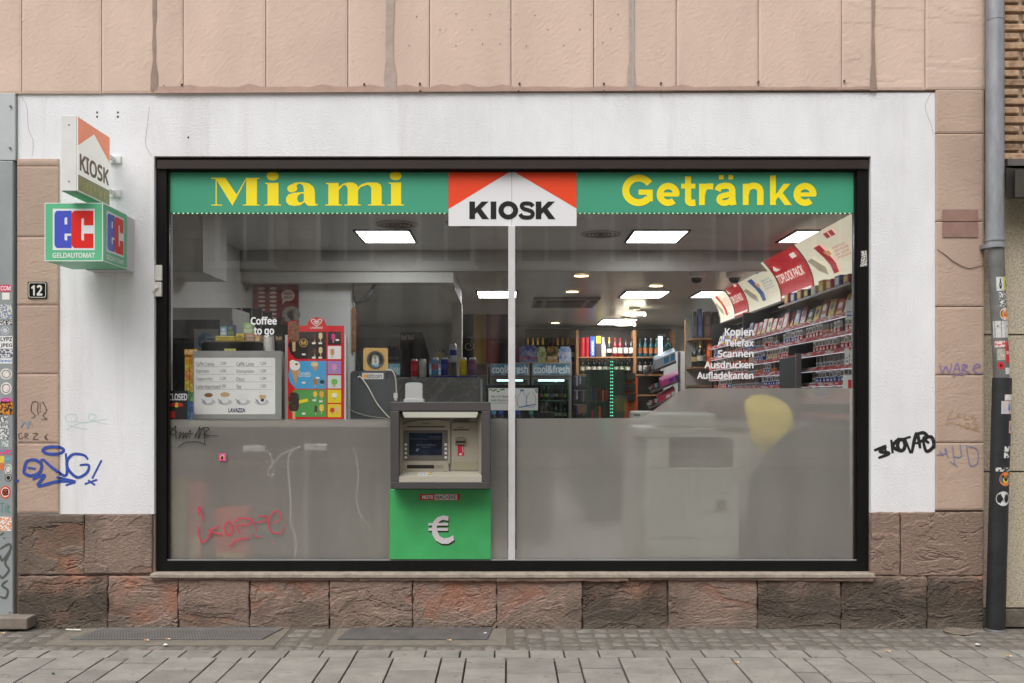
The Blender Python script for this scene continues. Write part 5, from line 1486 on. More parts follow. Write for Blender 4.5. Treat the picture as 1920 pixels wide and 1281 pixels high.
for i in range(5): MB().tube([(PX(387 + i * 25, .3), .3, tz), (PX(387 + i * 25, .3), .3, tz + .03)], .002, 6).build('wire_post', M('steel'), rk)
def pkg(name, cat, a, b, c_, d_, Y, D, col, col2, lab, tx=None, group=None, emitx=0):
    t = thing(name, lab, cat, (PX((a + b) / 2, Y), Y + D / 2, PZ(d_, Y)), group)
    pxbox('carton_body', a, b, c_, d_, Y, Y + D, M('pk_%d_%d_%d' % col, col, .5), t, bev=.0015)
    k = Ink(front(Y), .0009)
    h_ = d_ - c_; w_ = b - a
    k.rect(a + w_ * .08, c_ + h_ * .55, b - w_ * .08, d_ - h_ * .1); k.ell(a + w_ * .5, c_ + h_ * .32, w_ * .3, h_ * .17)
    if tx: k.text(tx, a + w_ * .1, c_ + h_ * .2, b - w_ * .1, c_ + h_ * .45, .03, mi=1)
    k.build('print', [M('pk_%d_%d_%d' % col2, col2, .5), INKW if sum(col) < 400 else INKK], t)
    return t
TG = 'tea boxes on the coffee machine'
def sit(c_, Y0): return c_
yb = PYB(tz, .33)
pkg('tea_box', 'tea box', 404, 439.5, 630, yb, .33, .06, (226, 206, 66), (196, 170, 60), 'long yellow tea box in the wire tray', None, TG)
pkg('tea_box', 'tea box', 442, 458, 626, yb, .33, .06, (222, 200, 80), (176, 150, 60), 'upright yellow tea box beside the pink tea box', None, TG)
pkg('tea_box', 'tea box', 460, 477, 626, yb, .33, .06, (196, 146, 128), (206, 176, 150), 'pinkish tea box in the wire tray', None, TG)
pkg('tea_box', 'tea box', 478, 488, 629, yb, .33, .06, (214, 160, 70), (230, 214, 170), 'narrow orange tea box at the tray end', None, TG)
t_ = yb
pkg('tea_box', 'tea box', 413, 425, 613, 630, .335, .05, (120, 170, 190), (206, 216, 220), 'pale blue tea box standing on the long yellow box', None, TG)
pkg('tea_box', 'tea box', 425.5, 439, 609, 630, .335, .05, (52, 74, 132), (120, 140, 70), 'dark blue tea box standing on the long yellow box', None, TG)
pkg('tea_box', 'tea box', 456, 474, 605, 626, .335, .05, (150, 182, 126), (196, 206, 180), 'light green tea box on top of the pink and yellow boxes', None, TG)
def cup(name, lab, px, pyt, pyb, Y, r0, r1, mat, ribs=0, cat='cup', group=None):
    x = PX(px, Y); zb, z1 = PZ(pyb, Y), PZ(pyt, Y)
    t = thing(name, lab, cat, (x, Y, zb), group)
    prof = []
    n_ = max(1, ribs)
    for i in range(n_):
        f0, f1 = i / n_, (i + 1) / n_
        prof += [(r0 + (r1 - r0) * f0, (z1 - zb) * f0), (r0 + (r1 - r0) * f1 + (.002 if ribs else 0), (z1 - zb) * (f1 - .02))]
    MB().lathe(prof, x, Y, zb, 20).build('body', mat, t, smooth=True)
    MB().lathe([(r1 + .002, 0), (r1 + .003, .004), (r1 - .004, .005)], x, Y, z1, 20).build('rim', mat, t, smooth=True)
zb_ = PYB(PZ(660, .3), .42)
box('top_plate', PX(492, .3), PX(540, .3), .3, .6, PZ(664, .3) + .001, PZ(660, .3), M('machine_dark'), cm)
cup('cup_stack', 'stack of white paper cups beside the coffee machine', 504, 631, PYB(PZ(660, .3), .36), .36, .036, .030, M('cup_white', (214, 212, 208), .6), 7)
cup('stirrer_cup', 'dark paper cup of wooden stirrers behind the cup stack', 523, 640, PYB(PZ(660, .3), .44), .44, .024, .030, M('cup_dark', (60, 54, 50), .5))
for i in range(7):
    x = PX(518 + i * 1.6, .44)
    o = MB().box(x - .002, x + .002, .44 + i * .002 - .006, .443 + i * .002 - .006, PZ(640, .44) - .03, PZ(630 + (i * 5) % 4, .44)).build('stirrer', M('birch', (186, 154, 112), .7), None)
    prop(o, 'thin wooden stirrer standing in the dark paper cup', 'stirrer', 'wooden stirrers')
# candy strips, closed sign
cd = thing('candy_strip', 'tall orange and blue strip of hanging candy packs beside the menu', 'candy', (PX(360, .2), .2, CZ))
cz0 = PYB(CZ, .2)
for j, x0 in enumerate((346.5, 356, 365)):
    y = 656 if j == 0 else 664
    cols_ = [(226, 148, 40), (230, 170, 46), (224, 136, 50), (222, 190, 60), (96, 156, 90), (70, 120, 180), (90, 140, 200)]
    n_ = 7
    for i in range(n_):
        y0 = y + (cz0 - y) * i / n_; y1 = y + (cz0 - y) * (i + 1) / n_ - .4
        pxbox('candy_pack', x0, x0 + 8.4, y0, y1, .21 + j * .004, .225 + j * .004, M('candy%d' % i, cols_[i], .4, col2=tuple(min(255, c + 60) for c in cols_[i]), vs=60, lo=.5, hi=.6), cd)
pxbox('header_card', 345.5, 370, 655, 666, .203, .208, M('candy0'), cd)
k = Ink(front(.203), .0006); k.text('DUBBLE', 347, 657, 369, 664, .04); k.build('lettering', M('candy_cream', (246, 230, 190), .5), cd)
cs = thing('closed_sign', 'black CLOSED sign with red bull emblem in the window corner', 'sign', (PX(328, .09), .09, PZ(787, .09)))
slab2d('board', [[(311, 733), (352, 733), (352, 787), (311, 787)]], front(.088), .002, -.003, M('sign_black', (30, 28, 32), .4), cs)
k = Ink(front(.086), .0006); k.text('CLOSED', 316.5, 738, 351, 751, .03); k.build('lettering', INKW, cs)
k = Ink(front(.086), .0006); k.ell(331, 759.5, 5, 4.6); k.build('emblem_disc', M('emblem_yellow', (238, 190, 40), .5), cs)
k = Ink(front(.086), .0012)
for s_ in (-1, 1):
    k.poly([(331 + s_ * 2, 757), (331 + s_ * 7, 755.5), (331 + s_ * 11, 757), (331 + s_ * 13, 763), (331 + s_ * 11, 762.5), (331 + s_ * 9.5, 760.5), (331 + s_ * 8, 764.5), (331 + s_ * 6.5, 761.5), (331 + s_ * 3, 761)])
k.rect(313, 771, 328, 784)
k.build('emblem_bulls', M('emblem_red', (196, 36, 40), .5), cs)

# ice cream display
iY = .215
ic = thing('ice_cream_display', 'red ice cream price board with rounded heart logo top behind the window', 'display board', (PX(594, iY), iY, CZ))
zbI = PYB(CZ, iY)
box('stand', PX(535, iY + .02), PX(648, iY + .02), iY + .012, iY + .06, CZ, PZ(628, iY), M('stand_grey', (176, 176, 174), .5), ic)
slab2d('board', [[(539.5, 786.5), (539.5, 645), (540, 606), (546, 602), (556, 602), (562, 611), (576, 611), (577, 606)] + arc(593.5, 610, 17.5, 15, 195, 345, 12)[1:-1] + [(610, 606), (612, 611), (645, 611), (645, 786.5)]], front(iY), .004, -.006, M('ice_red', (214, 26, 34), .4), ic)
iF = front(iY - .004)
def blk(a, b, c_, d_, col, r_=2, left=False):
    k = Ink(iF, .0006)
    if left: k.poly([(a + 12, b), (c_, b), (c_, d_), (a + 14, d_), (a + 4, d_ - 12), (a, (b + d_) / 2), (a + 4, b + 12)])
    else: k.rect(a, b, c_, d_)
    k.build('panel', M('ice%d_%d_%d' % col, col, .4), ic)
blk(540, 622, 612, 673, (44, 30, 28), left=True); blk(540, 677, 612, 729, (74, 164, 216), left=True); blk(540, 731, 612, 782, (88, 160, 80), left=True)
for (b, col) in ((622, (50, 40, 48)), (649, (236, 232, 232)), (677, (168, 140, 200)), (704, (206, 222, 216)), (731, (236, 214, 44)), (758, (238, 210, 40))):
    blk(614.5, b, 639.5, b + 24.5, col)
ICW = M('ice_print_white', (240, 236, 230), .5)
k = Ink(iF, .0012)
hp = [(593.5, 612), (586, 606), (583.5, 601.5), (586, 599), (590, 599.5), (593.5, 603), (597, 599.5), (601, 599), (603.5, 601.5), (601, 606), (593.5, 612)]
k.stroke(hp, 1.5, taper=0); k.stroke([(593.5, 608), (589, 604), (590, 602.4), (593.5, 605.5), (597, 602.4), (598, 604), (593.5, 608)], 1.2, taper=0)
k.text('LANGNESE', 582, 613, 605, 616.5, .03)
k.build('heart_logo', ICW, ic)
def stick(cx, cy, w_, h_, cols, tilt=0):
    k = Ink(iF, .0014)
    k.poly(rr(cx - w_ * .14, cy + h_ * .2, cx + w_ * .14, cy + h_ * .72, w_ * .1), mi=1)
    k.poly(rr(cx - w_ / 2, cy - h_ / 2, cx + w_ / 2, cy + h_ * .34, w_ * .42))
    k.build('ice_picture', cols, ic)
BRN = M('choc_nut', (150, 96, 62), .5, col2=(86, 50, 34), vs=120, lo=.45, hi=.55); WOODC = M('stick_wood', (206, 170, 124), .6)
stick(551, 626, 21, 46, [BRN, WOODC]); stick(551, 757, 19, 42, [M('dark_nut', (52, 36, 30), .5, col2=(196, 150, 120), vs=150, lo=.6, hi=.66), WOODC])
k = Ink(iF, .0014); k.poly([(545, 692), (562, 692), (554.5, 724)], mi=0); k.ell(553, 686, 10, 9, mi=1).ell(549, 680, 6, 5, mi=1).ell(556, 683, 3, 2, mi=2); k.build('ice_picture', [M('cone_wafer', (200, 150, 104), .6), ICW, M('emblem_red')], ic)
k = Ink(iF, .0014); k.text('Cornetto', 560, 696, 582, 707, .01); k.build('lettering', ICW, ic)
k = Ink(iF, .0014); k.ell(569, 643, 8, 8, hole=.86); k.text('M', 564.5, 639, 573.5, 647, .03); k.build('emblem', M('gold_print', (206, 170, 84), .5), ic)
k = Ink(iF, .0014); k.poly([(560, 751), (577, 747), (578, 753), (561, 757)]); k.build('name_banner', M('ice236_214_44', (236, 214, 44)), ic)
for (cx, cy, w_, h_, c1, c2) in ((590, 633, 6, 13, (70, 44, 36), 0), (601, 631, 7, 14, (222, 206, 150), 0), (590, 660, 6, 13, (90, 56, 44), 0), (601, 658, 7, 14, (220, 204, 150), 0), (591, 717, 8, 14, (170, 120, 60), 0), (604, 717, 9, 9, (40, 40, 46), 0), (591, 740, 7, 12, (240, 200, 60), 0), (603, 740, 8, 13, (240, 170, 50), 0), (592, 768, 5, 15, (80, 46, 44), 0), (603, 766, 8, 15, (240, 206, 70), 0), (625, 633, 7, 14, (214, 60, 130), 0), (623, 661, 7, 14, (214, 150, 110), 0), (627, 689, 9, 14, (226, 150, 190), 0), (627, 717, 12, 13, (120, 190, 80), 0), (627, 742, 11, 10, (246, 240, 220), 0), (623, 770, 8, 11, (220, 60, 60), 0), (632, 768, 7, 12, (236, 190, 150), 0)):
    stick(cx, cy, w_, h_, [M('icep%d_%d_%d' % c1, c1, .5), WOODC])
k = Ink(iF, .0014); k.poly([(584, 686), (597, 686), (591, 697)], mi=0); k.ell(590, 683, 7, 4.5, mi=1); k.build('ice_picture', [M('cone_wafer'), M('ice_cream_tone', (226, 206, 150), .5)], ic)
k = Ink(iF, .0018)
for (a, b) in ((585, 642), (597, 642), (585, 669), (597, 669), (566, 663), (566, 774), (586, 749), (598, 751), (629, 636), (566, 716), (592, 707)): k.rrect(a, b, a + 7, b + 3.4, 1.2)
k.build('price_tag', ICW, ic)
pxbox('side_edge', 645.5, 649, 628, zbI, iY - .002, iY + .05, M('stand_white', (206, 206, 206), .5), ic)

# bitcoin box
bY = .26
bt = thing('bitcoin_terminal', 'dark grey terminal back with bitcoin plaque and round wooden sign on top', 'terminal', (PX(700, bY), bY, CZ))
zbB = PYB(CZ, bY)
slab2d('back_plate', [rr(657, 695.5, 743, zbB, 7, corners=(0, 0, 1, 1))], front(bY), 0.0, -.05, M('terminal_grey', (66, 70, 72), .5, var=.06, vs=6), bt)
slab2d('wooden_frame', [rr(681, 652.5, 727.5, 695, 5), ellpts(704, 675, 16.5, 17, 28)], front(bY + .005), 0.0, -.03, M('light_wood', (206, 166, 100), .5, var=.08, vs=14, stretch=(6, 1, 1)), bt)
slab2d('metal_ring', [ellpts(704, 675, 16.5, 17, 28), ellpts(704, 675, 13.6, 14, 28)], front(bY + .005), 0.003, -.02, M('ring_steel', (120, 118, 116), .3, metal=.6), bt)
k = Ink(front(bY + .018), 0.0)
k.stroke([(699, 668), (703, 683)], 2.6); k.text('B', 697, 665.5, 711, 684.5, .05)
for (a, b) in ((700, 663), (704, 662.5), (703, 684), (707, 683.5)): k.rect(a, b, a + 2.2, b + 3.5)
k.build('coin_symbol', M('symbol_grey', (196, 196, 190), .5), bt)
k = Ink(front(bY), .0006); k.rrect(679, 699.5, 719, 711, 1); k.build('plaque', M('plaque_white', (214, 212, 210), .5), bt)
k = Ink(front(bY), .0012); k.ell(685, 705.3, 3.4, 4); k.build('plaque_coin', M('coin_orange', (236, 150, 40), .5), bt)
k = Ink(front(bY), .0012); k.text('bitcoin', 689, 700.5, 716, 709.5, .015); k.build('lettering', M('text_grey', (70, 70, 72), .5), bt)
k = Ink(front(bY), .0008)
for a in (670, 725): k.ell(a, 708, 2, 2.2).rect(a - .8, 700, a + .8, 708)
k.build('keyhole_slot', INKK, bt)
cable('white cable looping down over the bitcoin terminal', [(671, 708, .255), (676, 707, .245), (690, 726, .245), (706, 755, .245), (722, 775, .245), (731, 784, .25)], .0038, (206, 202, 190))
cable('thin white cable with plug at the terminal edge', [(724, 694, .25), (736, 696, .245), (742, 712, .245), (743, 738, .245)], .0036, (206, 202, 192))
cable('thin grey cable lying low behind the terminal edge', [(652, 760, .25), (662, 771, .25), (690, 780, .25), (728, 785, .25)], .002, (150, 146, 140))
t = thing('cable_plug', 'white cable plug hanging beside the bitcoin terminal', 'plug', (PX(741.5, .245), .245, PZ(748, .245)))
pxbox('plug_body', 738, 745.5, 737, 747.5, .24, .252, M('plug_white', (206, 204, 196), .5), t, bev=.002)
pxbox('plug_nose', 739.5, 744, 747.5, 751, .242, .25, M('socket_grey'), t)
# white device on the cash machine
rt = thing('white_device', 'small white plastic device standing on top of the cash machine', 'device', (PX(776, .10), .11, oz1 - .03))
slab2d('shell', [[(760, PYB(oz1 - .03, .09)), (760, 720), (764, 717.8), (776, 717), (788, 717.8), (792, 720), (792, PYB(oz1 - .03, .09))]], front(.09), 0.0, -.05, M('device_white', (206, 206, 206), .45), rt)
pxbox('foot', 757, 795, 748, PYB(oz1 - .03, .085), .085, .145, M('device_white'), rt, bev=.002)

# left deeper things
wcab = thing('wall_cabinet', 'white cabinet hung high on the inner wall of the coffee corner', 'cabinet', (RX0, .8, 2.168))
box('body', RX0 + .001, -2.03, .78, 1.3, 2.168, C1 - .001, M('cab_white', (190, 190, 186), .5), wcab)
box('door', RX0 + .01, -2.04, .772, .7795, 2.176, C1 - .01, M('cab_white2', (196, 196, 192), .5), wcab)
gc = thing('grey_fridge', 'grey metal cabinet with dark glass door behind the menu', 'fridge', (PX(375, .8), .85, 0))
gx0, gx1 = RX0 + .01, PX(437, .8)
box('body', gx0, gx1, .8, 1.2, .004, PZ(577, .8), M('fridge_grey', (182, 182, 178), .45), gc, bev=.004)
box('glass_door', gx0 + .02, PX(412, .8), .79, .7985, .3, PZ(600, .8), M('dark_glass', (44, 46, 46), .12), gc)
box('handle', PX(431, .78), PX(436, .78), .775, .7985, PZ(600, .78), PZ(580, .78), M('cab_white'), gc)
k = Ink(front(.79), .001); k.rect(364, 617, 410, 700); k.build('paper_notice', M('notice_grey', (166, 168, 166), .6), gc)
k = Ink(front(.79), .0016); k.ell(386, 640, 15, 16); k.build('round_sticker', M('petrol_blue', (84, 130, 158), .5), gc)
k = Ink(front(.79), .0022); k.text('Wow', 376, 635, 396, 645, .02); k.build('lettering', M('notice_grey'), gc)
bk = thing('back_counter', 'dark counter holding glossy black pouches behind the coffee machine', 'counter', (PX(460, 1.4), 1.4, 0))
bx_0, bx_1 = PX(366, 1.4), PX(556, 1.3)
box('body', bx_0, bx_1, 1.29, 1.6, .004, 1.34, M('counter_dark', (70, 68, 66), .5), bk)
box('counter_top', bx_0 - .01, bx_1 + .01, 1.28, 1.61, 1.3405, 1.36, M('counter_grey'), bk)
pouch = M('glossy_black_pouch', (36, 46, 40), .18, bump=.5, bs=25, bd=.02)
for i in range(9):
    a = 378 + i * 19; yt = 578 if i < 6 else 586 + (i - 6) * 11
    Y = 1.4
    x0, x1, z1 = PX(a, Y), PX(a + 17.5, Y), PZ(yt, Y)
    m_ = MB()
    n_ = 8
    for j in range(n_ + 1):
        f = j / n_; z = 1.36 + (z1 - 1.36) * f; th = .05 * (1 - f) ** .6 + .004 - (.002 if i % 2 else 0); wv = .004 * math.sin(f * 9 + i)
        m_.v += [(x0 + wv, Y - th, z), ((x0 + x1) / 2, Y - th * 1.35, z), (x1 + wv, Y - th, z), (x1 + wv, Y + th, z), (x0 + wv, Y + th, z)]
    for j in range(n_):
        for q_ in range(5):
            m_.f.append((j * 5 + q_, j * 5 + (q_ + 1) % 5, (j + 1) * 5 + (q_ + 1) % 5, (j + 1) * 5 + q_)); m_.mi.append(0)
    m_.f.append((4, 3, 2, 1, 0)); m_.f.append(tuple(n_ * 5 + q_ for q_ in range(5))); m_.mi += [0, 0]
    o = m_.build('coffee_pouch', pouch, smooth=True)
    prop(o, 'glossy black upright pouch in the row behind the coffee machine', 'pouch', 'black pouches on the back counter')
ps = thing('ice_cream_poster', 'dark red ice cream poster with heart logo on the partition wall', 'poster', (PX(518, 2.8), 2.81, PZ(612, 2.8)))
slab2d('sheet', [rr(475, 502, 560, 640, 3)], front(2.81), 0.004, -.004, M('poster_red', (116, 24, 30), .5), ps)
slab2d('side_trim', [[(560, 502), (561.6, 502), (561.6, 640), (560, 640)]], front(2.81), 0.006, -.004, M('stand_grey'), ps)
k = Ink(front(2.806), .0012); k.stroke([(x_ * .9 + 517 - 593.5 * .9, y_ * .9 + 518 - 605 * .9) for x_, y_ in hp], 1.3, taper=0)
k.stroke([(517, 521), (513, 517.6), (514, 516), (517, 519), (520, 516), (521, 517.6), (517, 521)], 1.0, taper=0)
k.text('Das Beste ist immer Eis', 490, 506.5, 543, 510).text('LANGNESE', 508, 524.5, 527, 527)
k.ell(540, 554, 12.5, 11); k.poly([(530, 561), (536, 564), (529, 571)])
for j in range(12): k.ell(491, 541 + j * 8, 7, 2.4).ell(512, 541 + j * 8, 7, 2.4)
k.build('print', M('poster_pale', (196, 176, 164), .6), ps)
k = Ink(front(2.806), .0022); k.text('SNACK', 531, 547.5, 549, 553, .02).text('MICH!', 532, 555, 548, 560.5, .02); k.build('lettering', M('poster_red'), ps)
k = Ink(front(2.806), .0022); k.ell(546, 590, 17, 16); k.build('picture', M('dog_print', (150, 140, 128), .6, col2=(50, 44, 40), vs=14, lo=.45, hi=.55), ps)
hk = thing('hanging_cables', 'bunch of black cables hooked high beside the partition wall', 'cables', (PX(672, 2.8), 2.78, PZ(600, 2.8)))
for i in range(5):
    MB().tube([P(663 - i * .3, 530, 2.78 + i * .01), P(662 + i, 560 + i * 2, 2.78), P(668 + i, 571 - i, 2.76), P(690, 562 - i * 3, 2.77), P(700 + i, 545 - i * 4, 2.79), P(704 + i, 532, 2.80)], .006, 6).build('cable', M('cable_black', (40, 42, 44), .35), hk, smooth=True)
dk = thing('tall_narrow_poster', 'narrow ochre and red printed banner on the partition edge', 'poster', (PX(662, 2.80), 2.80, PZ(660, 2.8)))
slab2d('sheet', [[(659.5, 578), (664, 576), (668, 580), (668, 660), (660, 660)]], front(2.795), 0.0, -.004, M('ochre_banner', (150, 112, 60), .6, col2=(120, 50, 40), vs=16), dk)

# ================================================================== middle of the shop
# raised dark counter with energy drink display
RY = 1.2
rc = thing('raised_counter', 'dark marbled counter block carrying the energy drink cans', 'counter', (PX(800, RY), RY, 0))
rz = PZ(708, RY)
def marble():
    m, n, L, b = nodes_of('dark_marble')
    v = noise_node(n, L, pos(n, L), 3.0, 6, .6, 2.0)
    c = ramp(n, L, v, [(.0, lin((122, 122, 122))), (.485, lin((128, 128, 127))), (.5, lin((166, 164, 160))), (.515, lin((128, 128, 127))), (1, lin((120, 120, 120)))])
    L.new(c, b.inputs['Base Color']); b.inputs['Roughness'].default_value = .35
    return m
box('block', PX(700, RY), PX(901, RY), RY, RY + .45, .004, rz, marble(), rc, bev=.004)
sd = thing('drink_standee', 'black slanted cardboard standee with white script on the raised counter', 'standee', (PX(778, RY), RY + .2, rz))
slab2d('board', [[(750, PYB(rz, RY + .2)), (750, 624), (752, 622.5), (792, 622.5), (805, 668), (805, PYB(rz, RY + .2))]], front(RY + .2), 0, -.02, M('standee_black', (46, 44, 44), .5), sd)
k = Ink(front(RY + .2), .001); k.text('Red Bull', 752.5, 628, 775.5, 637.5, .008); k.build('lettering', INKW, sd)
ty = thing('blue_tray', 'flat blue tray under the energy drink cans', 'tray', (PX(850, RY), RY + .08, rz))
box('tray', PX(806, RY), PX(895, RY), RY + .02, RY + .16, rz, rz + .010, M('tray_blue', (36, 44, 140), .4), ty, bev=.003)
def can(px, z, cols, lab, Y=RY + .09, r=.026, h=.135):
    x = PX(px, Y)
    t = thing('drink_can', lab, 'can', (x, Y, z), 'slim energy drink cans')
    AL = M('can_aluminium', (196, 196, 196), .3, metal=.7)
    MB().lathe([(r * .8, 0), (r, .008), (r, .05), (r, .09), (r, h - .012), (r * .82, h - .003), (r * .8, h)], x, Y, z, 20, [2, 0, 1, 0, 2, 2]).build('body', [cols[0], cols[1], AL], t, smooth=True)
    MB().lathe([(r * .8, h + .0004), (r * .74, h - .002), (0, h - .002)], x, Y, z, 20, cap=False).build('lid', AL, t, smooth=True)
def CM(n_, c): return M('can_' + n_, c, .3, metal=.15)
can(777, rz, (CM('red', (206, 30, 36)), CM('red2', (222, 60, 60))), 'red slim can standing by the black standee')
can(792.5, rz, (CM('white', (210, 210, 208)), CM('white2', (196, 196, 196))), 'white slim can beside the red can')
can(815.5, rz + .010, (CM('sky', (84, 150, 196)), CM('sky2', (200, 90, 120))), 'pale blue slim can on the blue tray')
can(833.5, rz + .010, (CM('blue', (40, 50, 150)), CM('blue2', (70, 80, 170))), 'dark blue slim can on the tray')
can(868.5, rz + .010, (CM('yellow', (232, 202, 30)), CM('yellow2', (226, 196, 40))), 'yellow slim can on the blue tray')
can(886, rz + .010, (CM('purple', (104, 40, 104)), CM('purple2', (120, 60, 124))), 'purple slim can at the tray end')
ch = thing('can_holder', 'grey cardboard holder raising one can on the tray', 'holder', (PX(850, RY + .09), RY + .09, rz + .010))
hz = PZ(680, RY + .09)
m_ = MB(); hx0, hx1 = PX(844, RY + .09), PX(857, RY + .09)
m_.box(hx0, hx1, RY + .066, RY + .115, hz - .004, hz); m_.box(hx0, hx0 + .003, RY + .066, RY + .115, rz + .010, hz - .0042); m_.box(hx1 - .003, hx1, RY + .066, RY + .115, rz + .010, hz - .0042)
m_.box(hx0 + .0032, hx1 - .0032, RY + .11, RY + .113, rz + .010, hz - .0045)
m_.build('cardboard', M('holder_grey', (150, 148, 144), .6), ch)
can(850, hz, (CM('silver', (186, 190, 200)), CM('silver2', (40, 56, 150))), 'silver and blue can raised above the other cans')

# fridges
FYK = 8.2
FG = M('fridge_case', (132, 132, 128), .4)
ICE1 = M('ice_blue_print', (66, 106, 128), .4, col2=(120, 160, 178), vs=9, lo=.42, hi=.6, emit=.12)
ICE2 = M('ice_turquoise_print', (86, 156, 176), .4, col2=(140, 196, 208), vs=8, emit=.15)
MEATP = M('brown_food_print', (70, 50, 46), .5, col2=(120, 80, 66), vs=12)
def fridge(a, b, head, txt, lab, lit=True):
    t = thing('drink_fridge', lab, 'fridge', (PX((a + b) / 2, FYK), FYK, 0), 'tall drink fridges along the back')
    x0, x1 = PX(a, FYK) + .004, PX(b, FYK) - .004
    zt_, zh = PZ(680, FYK), PZ(705, FYK)
    m_ = MB()
    m_.box(x0, x1, FYK + .1, FYK + .65, zh - .03, zt_); m_.box(x0, x1, FYK, FYK + .65, .1, .45); m_.box(x0, x0 + .045, FYK, FYK + .65, .45, zh - .03); m_.box(x1 - .045, x1, FYK, FYK + .65, .45, zh - .03)
    m_.box(x0 + .045, x1 - .045, FYK + .55, FYK + .65, .45, zh - .03); m_.box(x0, x1, FYK - .004, FYK + .1, zh - .05, zh - .005)
    m_.build('case', FG, t)
    box('header_frame', x0, x1, FYK - .03, FYK + .098, zh, zt_ + .002, M('header_trim', (150, 142, 128), .4), t, bev=.004)
    hm = front(FYK - .031)
    k = Ink(hm, .001); k.rect(a + 3, 682.5, b - 3, 703); k.build('header_print', head, t)
    if txt:
        k = Ink(hm, .003); k.text(txt, a + 5, 685, b - 4, 700, .02); k.build('lettering', M('header_white', (196, 204, 206), .5, emit=.15), t)
    box('light_tube', x0 + .10, x1 - .10, FYK + .11, FYK + .13, zh - .075, zh - .055, M('fridge_tube', (214, 236, 246), .4, emit=4.0 if lit else .5), t)
    inner = M('fridge_inner', (60, 64, 66), .5)
    for z in (1.30, 1.02, .74, .46):
        box('rack', x0 + .046, x1 - .046, FYK + .06, FYK + .54, z, z + .012, M('rack_white', (170, 176, 178), .5), t)
    box('door_glass', x0 + .03, x1 - .03, FYK - .018, FYK - .010, .46, zh - .06, ACRYLIC, t)
    box('handle', x0 + .012, x0 + .026, FYK - .05, FYK - .0045, .8, 1.3, M('handle_dark', (60, 60, 60), .4), t)
    return x0, x1
fr = []
fr.append(fridge(684, 760, ICE2, 'services', 'drink fridge with turquoise header behind the bitcoin sign'))
fr.append(fridge(762, 838, ICE2, 'services', 'drink fridge with turquoise header behind the energy drink cans'))
fr.append(fridge(840, 916, MEATP, None, 'drink fridge with brown food picture header'))
fr.append(fridge(918, 994, ICE1, 'cool&fresh', 'drink fridge with cool&fresh header behind the window mullion'))
fr.append(fridge(996, 1072, ICE1, 'cool&fresh', 'drink fridge with cool&fresh header next to the bottle shelves'))

# bottles: one mesh per kind
def bottle_mesh(name, prof, mis, mats, seg=12):
    me = MB().lathe(prof, 0, 0, 0, seg, mis).mesh(name, True)
    for m in mats: me.materials.append(m)
    return me
def gm(n_, c=(44, 26, 14), r_=.12): return M('glass_' + n_, c, r_)
LBL = M('bottle_label', (196, 188, 170), .6)
CHP = [(.040, 0), (.043, .01), (.043, .07), (.043, .13), (.043, .17), (.020, .225), (.016, .235), (.016, .30), (.018, .305), (.015, .315)]
CHI = [0, 0, 1, 0, 0, 2, 2, 2, 2]
BEER = [(.029, 0), (.031, .008), (.031, .05), (.031, .10), (.031, .14), (.014, .19), (.0125, .225), (.014, .228), (.014, .24)]
BEI = [0, 0, 1, 0, 0, 0, 2, 2]
LIQ = [(.036, 0), (.038, .006), (.038, .06), (.038, .15), (.038, .20), (.014, .235), (.014, .275), (.017, .277), (.017, .30)]
LII = [0, 0, 1, 0, 0, 0, 2, 2]
BM = {
 'gold': bottle_mesh('bottle', CHP, CHI, [gm('green_dark', (24, 32, 22)), LBL, M('gold_foil', (200, 160, 84), .35, metal=.5)]),
 'white': bottle_mesh('bottle', CHP, CHI, [gm('pale', (190, 190, 180)), LBL, M('white_foil', (206, 206, 200), .4)]),
 'black': bottle_mesh('bottle', CHP, CHI, [gm('black', (20, 18, 20)), M('gold_label', (170, 140, 80), .5), M('black_foil', (30, 28, 28), .4)]),
 'red': bottle_mesh('bottle', LIQ, LII, [gm('redwine', (110, 20, 26)), LBL, M('red_cap', (170, 30, 34), .4)]),
 'dark': bottle_mesh('bottle', LIQ, LII, [gm('brown', (34, 22, 18)), M('label_white2', (206, 202, 196), .6), M('dark_cap', (36, 30, 30), .4)]),
 'teal': bottle_mesh('bottle', LIQ, LII, [gm('teal', (44, 96, 104)), M('label_orange', (190, 110, 60), .6), M('teal_cap', (176, 188, 190), .4)]),
 'beer': bottle_mesh('bottle', BEER, BEI, [gm('beerbrown', (44, 26, 14)), LBL, M('cap_silver', (170, 170, 170), .4, metal=.4)]),
 'pinkcap': bottle_mesh('bottle', BEER, BEI, [gm('beerbrown'), M('label_pink', (190, 110, 130), .6), M('cap_pink', (206, 90, 150), .4)]),
 'yelcap': bottle_mesh('bottle', BEER, BEI, [gm('beergreen', (30, 70, 36)), M('label_yel', (206, 190, 90), .6), M('cap_yel', (214, 196, 60), .4)]),
 'purcap': bottle_mesh('bottle', BEER, BEI, [gm('beerbrown'), M('label_lilac', (150, 120, 180), .6), M('cap_lilac', (160, 130, 200), .4)]),
 'redfoil': bottle_mesh('bottle', [(.042, 0), (.042, .05), (.042, .25), (.042, .30), (.030, .31)], [0, 1, 1, 1], [M('tin_red', (176, 28, 40), .4), M('tin_red2', (186, 34, 46), .4)]),
}
def bottle(kind, x, y, z, lab, group, s=1.0):
    o = bpy.data.objects.new('bottle', BM[kind]); COL.objects.link(o)
    o.location = (x, y, z); o.scale = (s, s, s); o.rotation_euler.z = rg.uniform(0, 6)
    return prop(o, lab, 'bottle', group)
KL = {'beer': 'brown beer bottle with silver cap', 'pinkcap': 'brown bottle with pink cap', 'yelcap': 'green bottle with yellow cap', 'purcap': 'brown bottle with lilac cap'}
